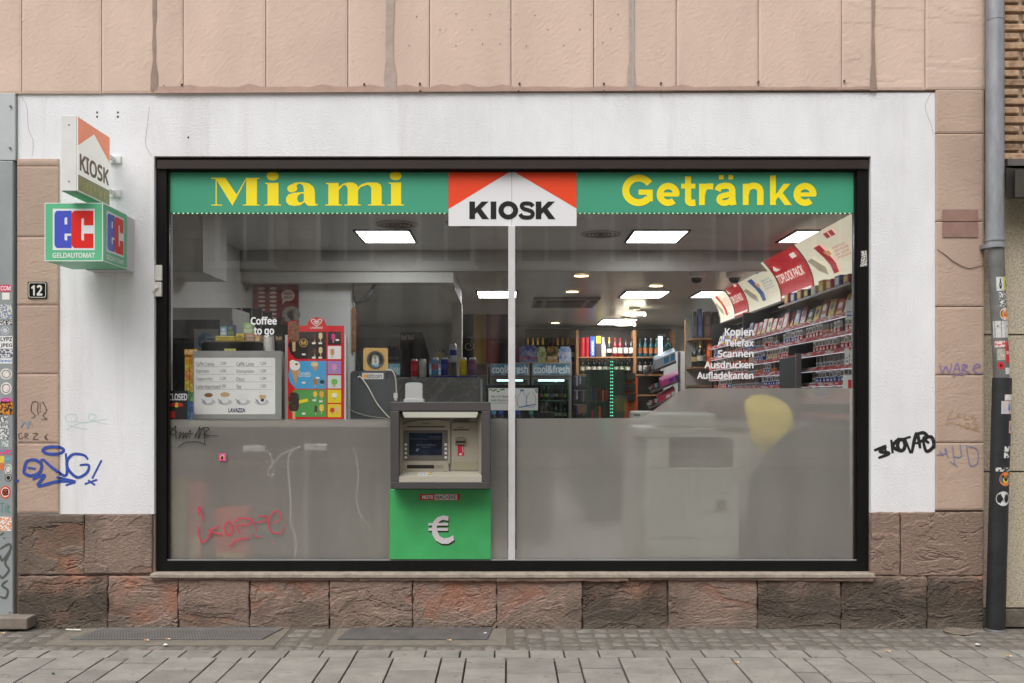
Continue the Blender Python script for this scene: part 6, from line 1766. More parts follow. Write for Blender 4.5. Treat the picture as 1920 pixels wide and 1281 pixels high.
for j, (x0, x1) in enumerate(fr):
    if j not in (3, 4): continue
    wh = 'in the fridge behind the mullion' if j == 3 else 'in the fridge next to the bottle shelves'
    for z, kinds in ((1.312, ['purcap', 'pinkcap', 'yelcap', 'purcap', 'beer', 'pinkcap', 'yelcap']), (1.032, ['beer'] * 7)):
        for i, kd in enumerate(kinds):
            bottle(kd, x0 + .085 + i * (x1 - x0 - .17) / 6, FYK + .13, z, KL[kd] + (', upper rack ' if z > 1.2 else ', lower rack ') + wh, 'bottles in the drink fridges', 1.0)
# packs on the fridges
FZT = PZ(680, FYK) + .0025
PG = 'bottle packs on top of the fridges'
def pack(a, b, yt, col, col2, lab, tx=None, tc=None, star=False, notch=True):
    Y = FYK + .02
    t = thing('drink_pack', lab, 'drink pack', (PX((a + b) / 2, Y), Y + .08, FZT), PG)
    zb_ = PYB(FZT, Y)
    w_ = b - a
    sh = [[(a, zb_), (a, yt + 5), (a + w_ * .18, yt), (b - w_ * .18, yt), (b, yt + 5), (b, zb_)]]
    slab2d('carton', sh, front(Y), 0, -.16, M('pack_%d_%d_%d' % col, col, .45, col2=col2, vs=16, lo=.4, hi=.62), t)
    h_ = zb_ - yt
    if tx:
        k = Ink(front(Y), .002); k.text(tx, a + 2, yt + h_ * .62, b - 2, yt + h_ * .8, .02); k.build('lettering', M('pt_%d' % sum(tc), tc, .5), t)
    if star:
        k = Ink(front(Y), .002)
        cx, cy_ = (a + b) / 2, yt + h_ * .36
        k.poly([(cx + (6.5 if i % 2 == 0 else 2.6) * math.sin(i * math.pi / 5), cy_ - (6.5 if i % 2 == 0 else 2.6) * math.cos(i * math.pi / 5)) for i in range(10)])
        k.build('star', M('star_red', (186, 40, 44), .5), t)
    for q_ in range(3 if notch else 0):
        xx = PX(a + w_ * (.2 + .3 * q_), Y + .05)
        MB().lathe([(.012, 0), (.012, .03), (.014, .034), (.0, .036)], xx, Y + .05, PZ(yt, Y) + .0, 8).build('bottle_neck', gm('beergreen' if star else 'beerbrown', (30, 70, 36)), t)
pack(859, 881, 653, (26, 62, 40), (34, 80, 50), 'dark green beer pack with red star beside the white column', 'Hein', (206, 210, 206), True)
pack(882, 904, 653, (28, 64, 42), (34, 80, 50), 'dark green beer pack with red star in front of the flag', 'Hein', (206, 210, 206), True)
pack(922, 937, 652, (96, 120, 46), (190, 60, 50), 'yellow green lemonade pack with red fruit print, left of its pair')
pack(939, 953, 652, (98, 122, 48), (186, 62, 50), 'yellow green lemonade pack with red fruit print next to the mullion')
pack(966, 974, 651, (100, 36, 70), (140, 70, 100), 'narrow purple pack beside the mullion', notch=False)
pack(975, 1007, 648, (40, 56, 140), (150, 156, 180), 'blue and silver energy drink pack on the fridge', 'Red Bull', (200, 50, 50), notch=False)
pack(1008, 1023, 650, (190, 190, 160), (120, 140, 50), 'white and green bottle pack on the fridge')
pack(1025, 1046, 650, (36, 30, 26), (186, 140, 50), 'black and gold beer pack on the fridge', 'BECKS', (214, 206, 190))
pack(1048, 1071, 650, (190, 196, 206), (70, 110, 170), 'white and blue bottle pack on the fridge end')
pack(812, 835, 660, (206, 196, 170), (190, 170, 120), 'cream beer pack with small blue lettering on the fridge', 'Corona', (60, 70, 110))
pack(726, 750, 652, (30, 28, 28), (46, 42, 40), 'black beer pack behind the bitcoin sign', 'BECKS', (150, 150, 150))
pack(752, 772, 653, (28, 28, 28), (40, 40, 38), 'black bottle pack behind the drink standee')
# flag
fl = thing('striped_flag', 'black yellow and red striped flag hanging from the lowered ceiling', 'flag', (PX(910, 6.9), 6.9, PZ(680, 6.9)))
for i, (a, b, col) in enumerate(((864, 888, (26, 24, 24)), (888, 911.5, (150, 122, 22)), (911.5, 935, (110, 20, 20)), (935, 957, (24, 22, 22)))):
    m_ = MB(); n_ = 6
    for j in range(n_ + 1):
        px = a + (b - a) * j / n_
        yy = 6.9 + .03 * math.sin((px - 864) * .22)
        m_.v += [(PX(px, 6.9), yy, C2 - .002), (PX(px, 6.9), yy, PZ(682, 6.9))]
    m_.f = [(2 * j, 2 * j + 1, 2 * j + 3, 2 * j + 2) for j in range(n_)]; m_.mi = [0] * n_
    m_.build('stripe', M('flag%d' % i, col, .8), fl)
k = Ink(front(6.84), 0); k.stroke([(884, 650), (880, 644), (873, 647), (874, 655), (883, 656), (888, 648), (882, 638), (890, 630)], 1.3); k.stroke([(876, 632), (885, 634), (886, 640)], 1.2); k.stroke([(892, 638), (888, 628), (890, 624)], 1.2); k.build('swirl_emblem', M('swirl_grey', (150, 146, 140), .6), fl)

# wooden bottle shelves
WD = M('shelf_wood', (150, 106, 66), .55, var=.12, vs=10, stretch=(1, 1, 5))
sh = thing('bottle_shelf', 'wooden wall shelf holding rows of wine and liquor bottles', 'shelf', (PX(1135, 8.55), 8.5, 0))
SYB = 8.45
for a in (1080, 1188, 1262): box('upright', PX(a, SYB), PX(a + 5, SYB), SYB, SYB + .3, .004, PZ(619, SYB), WD, sh)
levels = [PZ(669, SYB), PZ(702, SYB), PZ(740, SYB)]
for z in levels:
    box('plank', PX(1085.2, SYB), PX(1187.8, SYB), SYB, SYB + .3, z - .02, z, WD, sh)
    box('plank', PX(1193.2, SYB), PX(1261.8, SYB), SYB, SYB + .3, z - .02, z, WD, sh)
box('plank', PX(985, FYK + .3), PX(1079.8, SYB), SYB + .2, SYB + .45, FZT, FZT + .02, WD, sh)
box('back_board', PX(985, SYB + .45), PX(1268, SYB), SYB + .46, SYB + .48, .3, PZ(612, SYB), M('dark_back', (70, 62, 54), .7), sh)
WG = 'wine and liquor bottles on the wooden shelf'
for i in range(10):
    bottle('gold' if i not in (4, 5) else 'black', PX(989 + i * 9.4, SYB + .3), SYB + .3, FZT + .02, ('gold necked' if i not in (4, 5) else 'black necked') + ' sparkling wine bottle behind the packs on the fridges', 'sparkling wine bottles behind the packs', 1.18)
row1 = [(1092, 'redfoil', 'red gift tube in the upper shelf row'), (1101, 'redfoil', 'red gift tube in the upper shelf row'), (1131, 'white', 'pale bottle with white foil in the upper shelf row'), (1142, 'gold', 'gold foil champagne bottle in the upper shelf row'), (1153, 'red', 'red liquor bottle in the upper shelf row'), (1163, 'red', 'red liquor bottle in the upper shelf row'), (1174, 'dark', 'dark liquor bottle with white label in the upper shelf row'), (1184, 'dark', 'dark liquor bottle with white label in the upper shelf row')]
for (px, kd, lab) in row1: bottle(kd, PX(px, SYB + .1), SYB + .1, levels[0], lab, WG, .93)
pb = thing('gift_carton', 'tall blue champagne carton with white upright lettering', 'carton', (PX(1111, SYB + .1), SYB + .1, levels[0]))
zb_ = PYB(levels[0], SYB + .05)
pxbox('box', 1106.5, 1116, 631, zb_, SYB + .05, SYB + .13, M('pommery_blue', (46, 80, 160), .5), pb)
mpv = plane(P(1106.5, zb_, SYB + .05), (0, 0, PZ(631, SYB + .05) - levels[0]), (-(PX(1116, SYB + .05) - PX(1106.5, SYB + .05)), 0, 0), (0, -1, 0))
k = Ink(lambda a, b, h: mpv(a, b, h), .001); k.text('POMMERY', .08, -.75, .8, -.25, .02); k.build('lettering', INKW, pb)
yc = thing('gift_carton', 'yellow topped dark gift carton beside the blue champagne carton', 'carton', (PX(1122, SYB + .1), SYB + .1, levels[0]))
pxbox('lower_box', 1117.5, 1127, 644, zb_, SYB + .05, SYB + .13, M('dark_carton', (52, 46, 40), .5), yc)
pxbox('upper_box', 1117.5, 1127, 630.5, 643.8, SYB + .05, SYB + .13, M('yellow_carton', (206, 176, 40), .5), yc)
for i in range(9): bottle('gold', PX(1092 + i * 10.6, SYB + .1), SYB + .1, levels[1], 'gold necked wine bottle in the second shelf row', WG, .9)
for i in range(6): bottle('teal', PX(1200 + i * 10.5, SYB + .1), SYB + .1, levels[0], 'teal bottle in the farther shelf bay', WG, .93)
for i in range(6): bottle('dark', PX(1200 + i * 10.5, SYB + .1), SYB + .1, levels[1], 'dark bottle in the farther shelf bay', WG, .9)
for i in range(8): bottle('dark', PX(1094 + i * 11.5, SYB + .1), SYB + .1, levels[2], 'dark bottle in the bottom shelf row', WG, .9)

# poster stand with bottle caps in front
vY = 3.05
st_ = thing('step_shelf', 'dark stepped stand under the water advert', 'stand', (PX(960, 2.9), 2.9, 0))
DKS = M('stand_dark', (40, 40, 40), .5)
box('lower_step', PX(905, 2.8), PX(1040, 2.8), 2.8, 3.0, .004, .95, DKS, st_)
box('upper_step', PX(905, 3.0), PX(1040, 3.0), 3.001, 3.3, .004, PZ(773, vY), DKS, st_)
vp = thing('water_advert', 'black framed white advert with two outlined water bottles', 'advert', (PX(962, vY), vY, PZ(773, vY)))
slab2d('frame', [[(911, 722), (1013, 722), (1013, 773), (911, 773)]], front(vY), .012, -.01, BLACK, vp)
k = Ink(front(vY - .012), .001); k.rect(916, 728, 1008.5, 769.5); k.build('sheet', M('advert_white', (206, 206, 200), .5, emit=.10), vp)
k = Ink(front(vY - .012), .002); k.text('An', 921, 741, 928.5, 746, .02).text('ViO', 930.5, 741, 941.5, 746).text('kommt', 943.5, 741, 968, 746, .02).text('kein Durst vorbei.', 921, 748.2, 968, 752.6, .02).rect(921, 755.5, 955, 756.2); k.build('lettering', M('advert_grey', (90, 92, 104), .5), vp)
k = Ink(front(vY - .012), .002)
for cx in (979, 996): k.stroke([(cx - 3, 734), (cx - 3, 737), (cx - 8, 745), (cx - 7, 762), (cx + 7, 761), (cx + 8, 745), (cx + 3, 737), (cx + 3, 734)], .8)
k.rect(975.5, 730.5, 982, 734); k.poly([(973, 763), (1003, 757.5), (1003, 759.5), (973, 765)])
k.build('bottle_outline', M('advert_blue', (70, 112, 170), .5), vp)
k = Ink(front(vY - .012), .002)
for (a, b) in ((920, 731), (925, 733), (929, 731), (934, 734), (940, 731), (944, 730), (1005, 731), (1006, 735)): k.ell(a, b, 3, 1.4)
k.build('leaf_print', M('leaf_green', (96, 130, 80), .5), vp)
PET = M('pet_dark', (60, 66, 70), .1)
for (px, c, lab) in ((926, (70, 150, 190), 'water bottle with light blue cap below the advert'), (940, (60, 90, 180), 'water bottle with dark blue cap below the advert'), (972, (60, 150, 120), 'water bottle with green cap beside the mullion'), (996, (58, 146, 116), 'water bottle with green cap below the advert corner')):
    x = PX(px, 2.9); zt_ = PZ(770.5, 2.9); hb = zt_ - .95
    t = thing('water_bottle', lab, 'bottle', (x, 2.9, .95), 'water bottles below the advert')
    MB().lathe([(.034, 0), (.037, .01), (.037, hb * .6), (.030, hb * .75), (.018, hb * .86), (.016, hb - .032)], x, 2.9, .95, 14).build('body', PET, t, smooth=True)
    MB().lathe([(.0185, hb - .0315), (.0185, hb - .002), (.015, hb)], x, 2.9, .95, 14).build('cap', M('cap_%d' % sum(c), c, .5), t)

# pipe display with green lights
gY = 4.0
gd = thing('glass_display', 'glass display case edged with green lights', 'display case', (PX(1160, gY), gY, 0))
gx_0, gx_1 = PX(1108, gY), PX(1182, gY)
box('base', gx_0, gx_1, gY + .02, gY + .5, .004, .78, M('display_dark', (36, 34, 36), .5), gd)
zg = PZ(671, gY)
box('glass_side', PX(1142, gY), PX(1142, gY) + .006, gY, gY + .5, .785, zg, ACRYLIC, gd)
box('glass_front', PX(1153, gY), gx_1, gY + .25, gY + .256, .785, zg, ACRYLIC, gd)
box('back_panel', gx_0, gx_1, gY + .52, gY + .54, .004, PZ(690, gY), M('display_green', (40, 60, 46), .5, var=.3, vs=20), gd)
box('light_bar', PX(1143.5, gY), PX(1150, gY), gY - .012, gY - .001, .9, zg - .02, M('bar_green', (40, 80, 62), .5), gd)
ld = MB()
for i in range(24):
    z = .92 + i * (zg - .96) / 23
    for dx in (1145, 1148.2): ld.box(PX(dx - .8, gY), PX(dx + .8, gY), gY - .0145, gY - .0122, z - .004, z + .004)
prop(ld.build('green_diode', M('led_green', (120, 255, 200), .4, emit=1.3), gd), kind='stuff')
for j in range(3): box('glass_shelf', PX(1108, gY), PX(1141, gY), gY + .1, gY + .5, .9 + j * .2, .908 + j * .2, ACRYLIC, gd)
ir = random.Random(6)
pc = [(150, 40, 36), (40, 70, 50), (60, 50, 46), (190, 110, 50), (100, 30, 34), (50, 60, 80)]
for i in range(15):
    x = PX(1111 + (i % 5) * 6.3, gY + .2); z = [.908, 1.108, 1.308][i // 5]
    c = pc[ir.randrange(6)]
    o = MB().box(x - .011, x + .011, gY + .15, gY + .2, z, z + ir.uniform(.09, .15)).build('accessory_box', M('acc%d' % sum(c), c, .4), bev=.002)
    prop(o, 'small dark boxed smoking accessory inside the green lit display', 'box', 'boxed accessories in the green lit display')
# hanging accessories rack
hr = thing('accessory_rack', 'wire rack of dangling shiny accessories beside the fridges', 'rack', (PX(1100, 5), 5.0, 0))
hx = PX(1076, 5); hx2 = PX(1106, 5)
box('post', hx, hx + .02, 5.0, 5.02, .004, PZ(703, 5), BLACK, hr); box('post', hx2, hx2 + .02, 5.0, 5.02, .004, PZ(703, 5), BLACK, hr)
box('backing', hx, hx2 + .02, 5.021, 5.03, .1, PZ(703, 5), M('rack_black', (30, 30, 32), .4), hr)
for j in range(4):
    z = PZ(706, 5) - j * .16
    box('rail', hx, hx2 + .02, 4.985, 4.999, z, z + .01, M('steel'), hr)
    for i in range(10):
        x = hx + .015 + i * (hx2 - hx) / 10
        hh = ir.uniform(.08, .14)
        c = [(170, 170, 172), (60, 90, 60), (60, 66, 110), (150, 110, 90), (36, 36, 38)][ir.randrange(5)]
        MB().box(x - .006, x + .008, 4.97, 4.984, z - hh, z - .001).build('pendant', M('pend%d' % sum(c), c, .25, metal=.5), hr)
for i, (a, b, c_, d_, Y, col, lab) in enumerate(((1168, 1188, 706, 722, 4.65, (206, 104, 40), 'upper orange carton beside the green lit display'), (1162, 1186, 723, 748, 4.66, (196, 92, 34), 'lower orange carton beside the green lit display'))):
    pass
ob = thing('orange_stand', 'orange cardboard stand with dark goods beside the green lit display', 'stand', (PX(1180, 4.7), 4.7, 0))
OR = M('orange_card', (200, 96, 34), .6)
x0, x1 = PX(1165, 4.7), PX(1196, 4.7)
box('column', x0, x1, 4.7, 4.9, .004, PZ(708, 4.7), OR, ob)
for j in range(3): box('goods_box', x0 + .02, x1 - .03, 4.66, 4.699, PZ(752, 4.7) + j * .11, PZ(752, 4.7) + .08 + j * .11, M('goods_dark', (46, 40, 38), .4), ob)

# --- sales counter on the right with sweets rack
sc_ = thing('sales_counter', 'grey sales counter behind the frosted film below the sweets rack', 'counter', (PX(1300, .9), .8, 0))
box('body', PX(1190, .8), PX(1560, .8), .8, 1.3, .004, 1.12, M('counter_pale', (188, 184, 178), .5), sc_)
box('counter_top', PX(1185, .8), PX(1565, .8), .78, 1.32, 1.1205, 1.16, CT, sc_)
kY = 1.0
rk2 = thing('sweets_rack', 'tilted clear rack with blue white and pink chewing gum boxes', 'rack', (PX(1245, kY), kY, 1.16))
box('post', PX(1272, kY), PX(1276, kY), kY, kY + .02, 1.16, PZ(660, kY), M('steel'), rk2)
box('lamp_bar', PX(1237, kY), PX(1244, kY), kY + .05, kY + .07, PZ(690, kY), PZ(630, kY), M('rack_lamp', (226, 236, 255), .4, emit=2.5), rk2)
box('lamp_head', PX(1236, kY), PX(1250, kY), kY + .03, kY + .09, PZ(630, kY), PZ(626, kY), M('steel'), rk2)
slab2d('oval_sign', [ellpts(1253, 654, 9, 15, 20)], front(kY + .10), 0, -.01, M('dark_green_sign', (36, 78, 66), .5), rk2)
k = Ink(front(kY + .10), .001); k.text('ESS', 1247, 658, 1261, 666, .01); k.stroke([(1248, 650), (1253, 643), (1258, 650)], 1.5); k.build('lettering', M('pale_green_print', (150, 176, 166), .5), rk2)
def tilt_box(name, a0, b0, a1, b1, hgt, Y, D, mat, parent):
    m_ = MB()
    pts = [(a0, b0), (a1, b1), (a1, b1 - hgt), (a0, b0 - hgt)]
    f_ = [P(a, b, Y) for a, b in pts]; bk_ = [Vector((p.x, Y + D, p.z + .03)) for p in f_]
    m_.add(f_ + bk_, [(0, 1, 2, 3), (7, 6, 5, 4), (0, 4, 5, 1), (1, 5, 6, 2), (2, 6, 7, 3), (3, 7, 4, 0)])
    return m_.build(name, mat, parent)
GUM = 'gum boxes in the tilted rack'
for i, (a0, b0, a1, b1, hgt, col, lab) in enumerate(((1228, 694, 1266, 677, 18, (200, 210, 220), 'white and blue gum box in the top of the tilted rack'), (1239, 727, 1273, 712, 11, (216, 70, 150), 'pink gum box in the tilted rack'), (1235, 757, 1266, 741, 10, (196, 60, 84), 'red and white gum box low in the tilted rack'), (1228, 779, 1258, 764, 8, (214, 110, 160), 'pale pink gum box at the bottom of the tilted rack'))):
    dz = 0
    tilt_box('tray', a0 - 18, b0 + 11, a1 + 2, b1 + 4, 4, kY - .01, .12, M('smoke_acrylic', (96, 92, 92), .2), rk2)
    t = thing('gum_box', lab, 'gum box', P((a0 + a1) / 2, (b0 + b1) / 2 + 1, kY), GUM)
    tilt_box('carton', a0, b0, a1, b1, hgt, kY, .08, M('gum%d' % i, col, .4), t)
    k = Ink(front(kY), .001)
    def g_(u, v): return (a0 + (a1 - a0) * u, b0 + (b1 - b0) * u - hgt * v)
    k.poly([g_(.45, .2), g_(.7, .2), g_(.7, .8), g_(.45, .8)]); k.poly([g_(.78, .15), g_(.97, .15), g_(.97, .85), g_(.78, .85)])
    k.build('print', M('gump%d' % i, [(70, 150, 206), (60, 60, 170), (226, 220, 220), (206, 206, 206)][i], .4), t)
    for q_ in range(3):
        pp = P(a0 - 14 + q_ * 5, b0 + 2 - q_ * 1.5, kY)
        MB().box(pp.x - .008, pp.x + .006, kY, kY + .06, pp.z, pp.z + .03).build('small_pack', M('smallp%d' % (q_ + i % 2), [(150, 146, 146), (120, 60, 70), (170, 170, 176), (80, 90, 110)][q_ + i % 2], .4), t)
tm = thing('card_terminal', 'pale plastic cash register edge below the sweets rack', 'terminal', (PX(1210, .84), .85, 1.16))
box('body', PX(1186, .84), PX(1240, .84), .84, 1.0, 1.161, PZ(771, .84), M('terminal_white', (196, 194, 186), .5), tm, bev=.012, seg=3)
box('slot', PX(1188, .84), PX(1200, .84), .837, .8405, PZ(780, .84), PZ(776, .84), M('terminal_grey2', (120, 118, 114), .5), tm)
wpn = thing('display_board', 'white upright display board behind the sweets rack', 'panel', (PX(1262, 4.9), 4.9, 0))
box('board', PX(1245, 4.9), PX(1284, 4.9), 4.9, 4.93, .004, PZ(659, 4.9), M('panel_white', (190, 190, 186), .5), wpn)
box('edge_post', PX(1284.2, 4.9), PX(1286, 4.9), 4.89, 4.94, .004, PZ(600, 4.9), WD, wpn)

# copier, yellow cushion and dark chair seen through the film
cpY = .090
cpy = thing('copier', 'pale grey office copier standing behind the frosted film', 'copier', (PX(1295, cpY), .3, 0))
CPM = M('copier_grey', (172, 174, 168), .5)
box('paper_cabinet', PX(1212, cpY), PX(1386, cpY), cpY, .60, .004, PZ(878, cpY), CPM, cpy, bev=.004)
box('tower', PX(1212, cpY), PX(1254, cpY), cpY, .60, PZ(878, cpY) + .001, PZ(822, cpY), CPM, cpy)
box('output_bay', PX(1254.5, cpY), PX(1380, cpY), cpY + .06, .60, PZ(878, cpY) + .001, PZ(822, cpY), M('bay_dark', (116, 116, 114), .6), cpy)
box('scanner_lid', PX(1200, cpY), PX(1345, cpY), cpY, .58, PZ(821, cpY) + .001, PZ(802, cpY), CPM, cpy, bev=.004)
box('document_feeder', PX(1238, cpY), PX(1343, cpY), cpY + .005, .50, PZ(801, cpY), PZ(776, cpY), CPM, cpy, bev=.006)
for y_ in (958, 1008): box('drawer_gap', PX(1216, cpY), PX(1376, cpY), cpY - .0012, cpY - .0002, PZ(y_ + 1, cpY), PZ(y_, cpY), M('gap_grey', (96, 96, 94), .6), cpy)
box('control_plate', PX(1343, cpY), PX(1361, cpY), cpY - .002, cpY - .0003, PZ(957, cpY), PZ(938, cpY), M('gap_grey'), cpy)
ocr = thing('office_chair', 'dark grey chair with broad rounded back behind the frosted film', 'chair', (PX(1510, .4), .5, 0))
DKC = M('chair_dark', (62, 62, 64), .7)
slab2d('backrest', [[(1405, 1000), (1410, 900), (1440, 850), (1480, 812), (1530, 796), (1590, 800), (1620, 830), (1620, 1000)]], front(.34), 0, -.10, DKC, ocr)
box('seat', PX(1405, .34), PX(1600, .34), .45, .85, .42, .50, DKC, ocr, bev=.02, seg=2)
box('base_column', PX(1500, .6) - .03, PX(1500, .6) + .03, .62, .68, .06, .419, BLACK, ocr)
box('foot_bar', PX(1500, .6) - .28, PX(1500, .6) + .28, .62, .68, .004, .06, BLACK, ocr)
yl = thing('yellow_cushion', 'blurry yellow round cushion showing through the frosted film', 'cushion', (PX(1447, .52), .52, PZ(848, .52)))
m_ = MB()
cc = P(1447, 796, .52); n1, n2 = 16, 10
for j in range(n2 + 1):
    t_ = math.pi * j / n2
    for i in range(n1):
        p_ = 2 * math.pi * i / n1
        m_.v.append((cc.x + .18 * math.sin(t_) * math.cos(p_) * (1 + .22 * math.sin(2.0 * t_ + 1.0)), cc.y + .03 * math.sin(t_) * math.sin(p_), cc.z + .165 * math.cos(t_) * (1 + .12 * math.cos(p_ * 2)) - .05 * math.sin(t_) * math.cos(p_)))
for j in range(n2):
    for i in range(n1):
        m_.f.append((j * n1 + i, j * n1 + (i + 1) % n1, (j + 1) * n1 + (i + 1) % n1, (j + 1) * n1 + i)); m_.mi.append(0)
m_.build('cover', M('cushion_yellow', (222, 198, 84), .7), yl, smooth=True)
box('band', cc.x - .05, cc.x + .05, cc.y - .072, cc.y - .058, cc.z - .10, cc.z - .085, M('cushion_seam', (190, 160, 40), .7), yl)

# --- tobacco wall on the right
TX = 2.20                                        # shelf fronts
tb = thing('tobacco_shelf', 'long tobacco shelf unit with red price rails along the inner wall', 'shelf', (TX + .2, 2.6, 0))
DB = M('shelf_black', (46, 46, 48), .5)
TY0, TY1 = .42, 4.75
box('back_panel', TX + .30, TX + .32, TY0, TY1, .004, 2.14, DB, tb)
SZ = [1.885, 1.765, 1.655, 1.545, 1.435, 1.325, 1.215]
RAIL = M('price_rail', (196, 190, 188), .4, col2=(178, 38, 44), vs=1.0, stretch=(1, 9, 60), lo=.45, hi=.5)
for z in SZ:
    box('shelf_board', TX, TX + .299, TY0, TY1, z - .016, z, M('shelf_grey', (120, 118, 116), .4), tb)
    box('price_rail', TX - .012, TX - .001, TY0, TY1, z - .022, z + .006, RAIL, tb)
for y in (TY0 - .02, 1.95, 3.4, TY1): box('divider', TX + .02, TX + .299, y, y + .016, .005, 2.14, DB, tb)
for z in SZ[:-1]: box('shelf_light', TX + .001, TX + .01, TY0 + .05, TY1 - .05, z - .0245, z - .0165, M('shelf_led', (246, 246, 255), .4, emit=.5), tb)
# top short shelf
box('top_shelf', TX - .05, TX + .299, .45, 2.0, 2.045, 2.06, M('shelf_grey'), tb)
# packs
PKC = {'red and white': ((186, 30, 38), (214, 210, 208)), 'blue and white': ((46, 70, 150), (206, 208, 212)), 'gold and white': ((186, 150, 80), (214, 208, 196)), 'green and white': ((50, 104, 74), (206, 210, 206)), 'black and grey': ((34, 32, 34), (120, 116, 112)), 'silver and dark': ((160, 162, 166), (70, 60, 58)), 'yellow and dark': ((214, 190, 40), (60, 52, 48)), 'orange and dark': ((214, 110, 40), (70, 56, 50))}
PKM = {}
for nm, (c1, c2) in PKC.items():
    m_ = MB()
    m_.box(0, .022, -.0275, .0275, 0, .040, 0); m_.box(0, .022, -.0275, .0275, .0402, .086, 1); m_.box(-.0006, -.0001, -.024, .024, .046, .074, 2); m_.box(-.0006, -.0001, -.018, .018, .014, .028, 1)
    me = m_.mesh('cigarette_pack')
    for m in (M('ck_' + nm, c1, .35), M('ck2_' + nm, c2, .4), M('warn_print', (112, 92, 76), .5, col2=(40, 34, 32), vs=70)): me.materials.append(m)
    PKM[nm] = me
keys = list(PKC)
pr = random.Random(8)
cnt = 0
for si, z in enumerate(SZ[1:6]):
    y = TY0 + .12; run = 0; nm = keys[0]
    while y < TY1 - .1:
        if run <= 0: nm = pr.choices(keys, [6, 5, 3, 1, 2, 4, 2, 1])[0]; run = pr.randint(3, 8)
        run -= 1
        blocked = 1.40 < y < 1.86 and z < 1.68
        if not blocked and pr.random() > .09:
            o = bpy.data.objects.new('cigarette_pack', PKM[nm]); COL.objects.link(o)
            o.location = (TX + .012 + pr.uniform(0, .004), y, z); o.rotation_euler.z = pr.uniform(-.12, .12); o.scale.z = pr.uniform(.9, 1.08)
            prop(o, nm + ' cigarette pack on the ' + ['second', 'third', 'fourth', 'fifth', 'sixth'][si] + ' tobacco shelf from the top', 'cigarette pack', 'cigarette packs on the tobacco shelves'); cnt += 1
        y += .0725
# tobacco pouches and tins above
tcol = [(186, 30, 38), (60, 80, 160), (150, 60, 50), (40, 38, 40), (200, 196, 190), (190, 150, 40)]
for i in range(26):
    y = .55 + i * .155
    h_ = pr.uniform(.10, .145); c = tcol[pr.choices(range(6), [7, 3, 2, 4, 2, 2])[0]]
    t = thing('tobacco_pouch', '%s tobacco pouch standing on the top tobacco shelf' % {186: 'red', 60: 'blue', 150: 'brownish red', 40: 'black', 200: 'white', 190: 'ochre'}[c[0]], 'tobacco pouch', (TX + .1, y, SZ[0]), 'tobacco pouches on the top shelf')
    m_ = MB()
    w_ = .062
    m_.add([(TX + .02, y - w_, SZ[0]), (TX + .10, y - w_, SZ[0]), (TX + .10, y + w_, SZ[0]), (TX + .02, y + w_, SZ[0]), (TX + .05, y - w_ * .9, SZ[0] + h_), (TX + .06, y - w_ * .9, SZ[0] + h_), (TX + .06, y + w_ * .9, SZ[0] + h_), (TX + .05, y + w_ * .9, SZ[0] + h_)],
           [(0, 3, 2, 1), (4, 5, 6, 7), (0, 1, 5, 4), (1, 2, 6, 5), (2, 3, 7, 6), (3, 0, 4, 7)])
    m_.build('pouch', M('pch%d' % sum(c), c, .35), t)
    mpp = plane((TX + .02, y - w_, SZ[0]), (0, 2 * w_, 0), (.03, 0, h_), (-.97, 0, .25))
    k = Ink(mpp, .0015); k.rect(.08, .08, .92, .26)
    k.build('warning_band', M('pband%d' % (i % 3), [(214, 190, 50), (206, 204, 200), (214, 196, 60)][i % 3], .5), t)
    k = Ink(mpp, .0015); k.ell(.5, .6, .3, .18); k.build('emblem', M('pemb%d' % (i % 2), [(206, 200, 196), (60, 56, 56)][i % 2], .5), t)
for i in range(9):
    y = .55 + i * .16; c = tcol[(i * 5 + 2) % 6]
    t = thing('tobacco_tin', '%s tobacco tin on the short upper shelf' % {186: 'red', 60: 'blue', 150: 'brownish red', 40: 'black', 200: 'white', 190: 'ochre'}[c[0]], 'tobacco tin', (TX + .05, y, 2.06), 'tobacco tins on the short shelf')
    hh = [.06, .075, .07, .085, .065][i % 5]
    box('tin', TX - .04, TX + .03, y - .05, y + .05, 2.06, 2.06 + hh, M('pch%d' % sum(c)), t, bev=.006, seg=2)
    box('label_band', TX - .0415, TX - .0402, y - .03, y + .03, 2.075, 2.06 + hh * .8, M('pband%d' % (i % 3)), t)
# dark monitor hiding part of the shelves
mo = thing('dark_monitor', 'dark flat monitor standing in front of the tobacco shelves', 'monitor', (TX - .1, 1.65, 1.2))
box('screen', TX - .09, TX - .06, 1.42, 1.84, 1.22, 1.64, M('monitor_dark', (52, 58, 60), .25), mo, bev=.004)
box('edge_frame', TX - .095, TX - .055, 1.405, 1.419, 1.2, 1.66, M('silver_edge'), mo)
box('stand', TX - .08, TX - .015, 1.6, 1.66, 1.05, 1.219, BLACK, mo)
box('bracket', TX - .078, TX - .013, 1.55, 1.7, .6, 1.049, BLACK, mo)
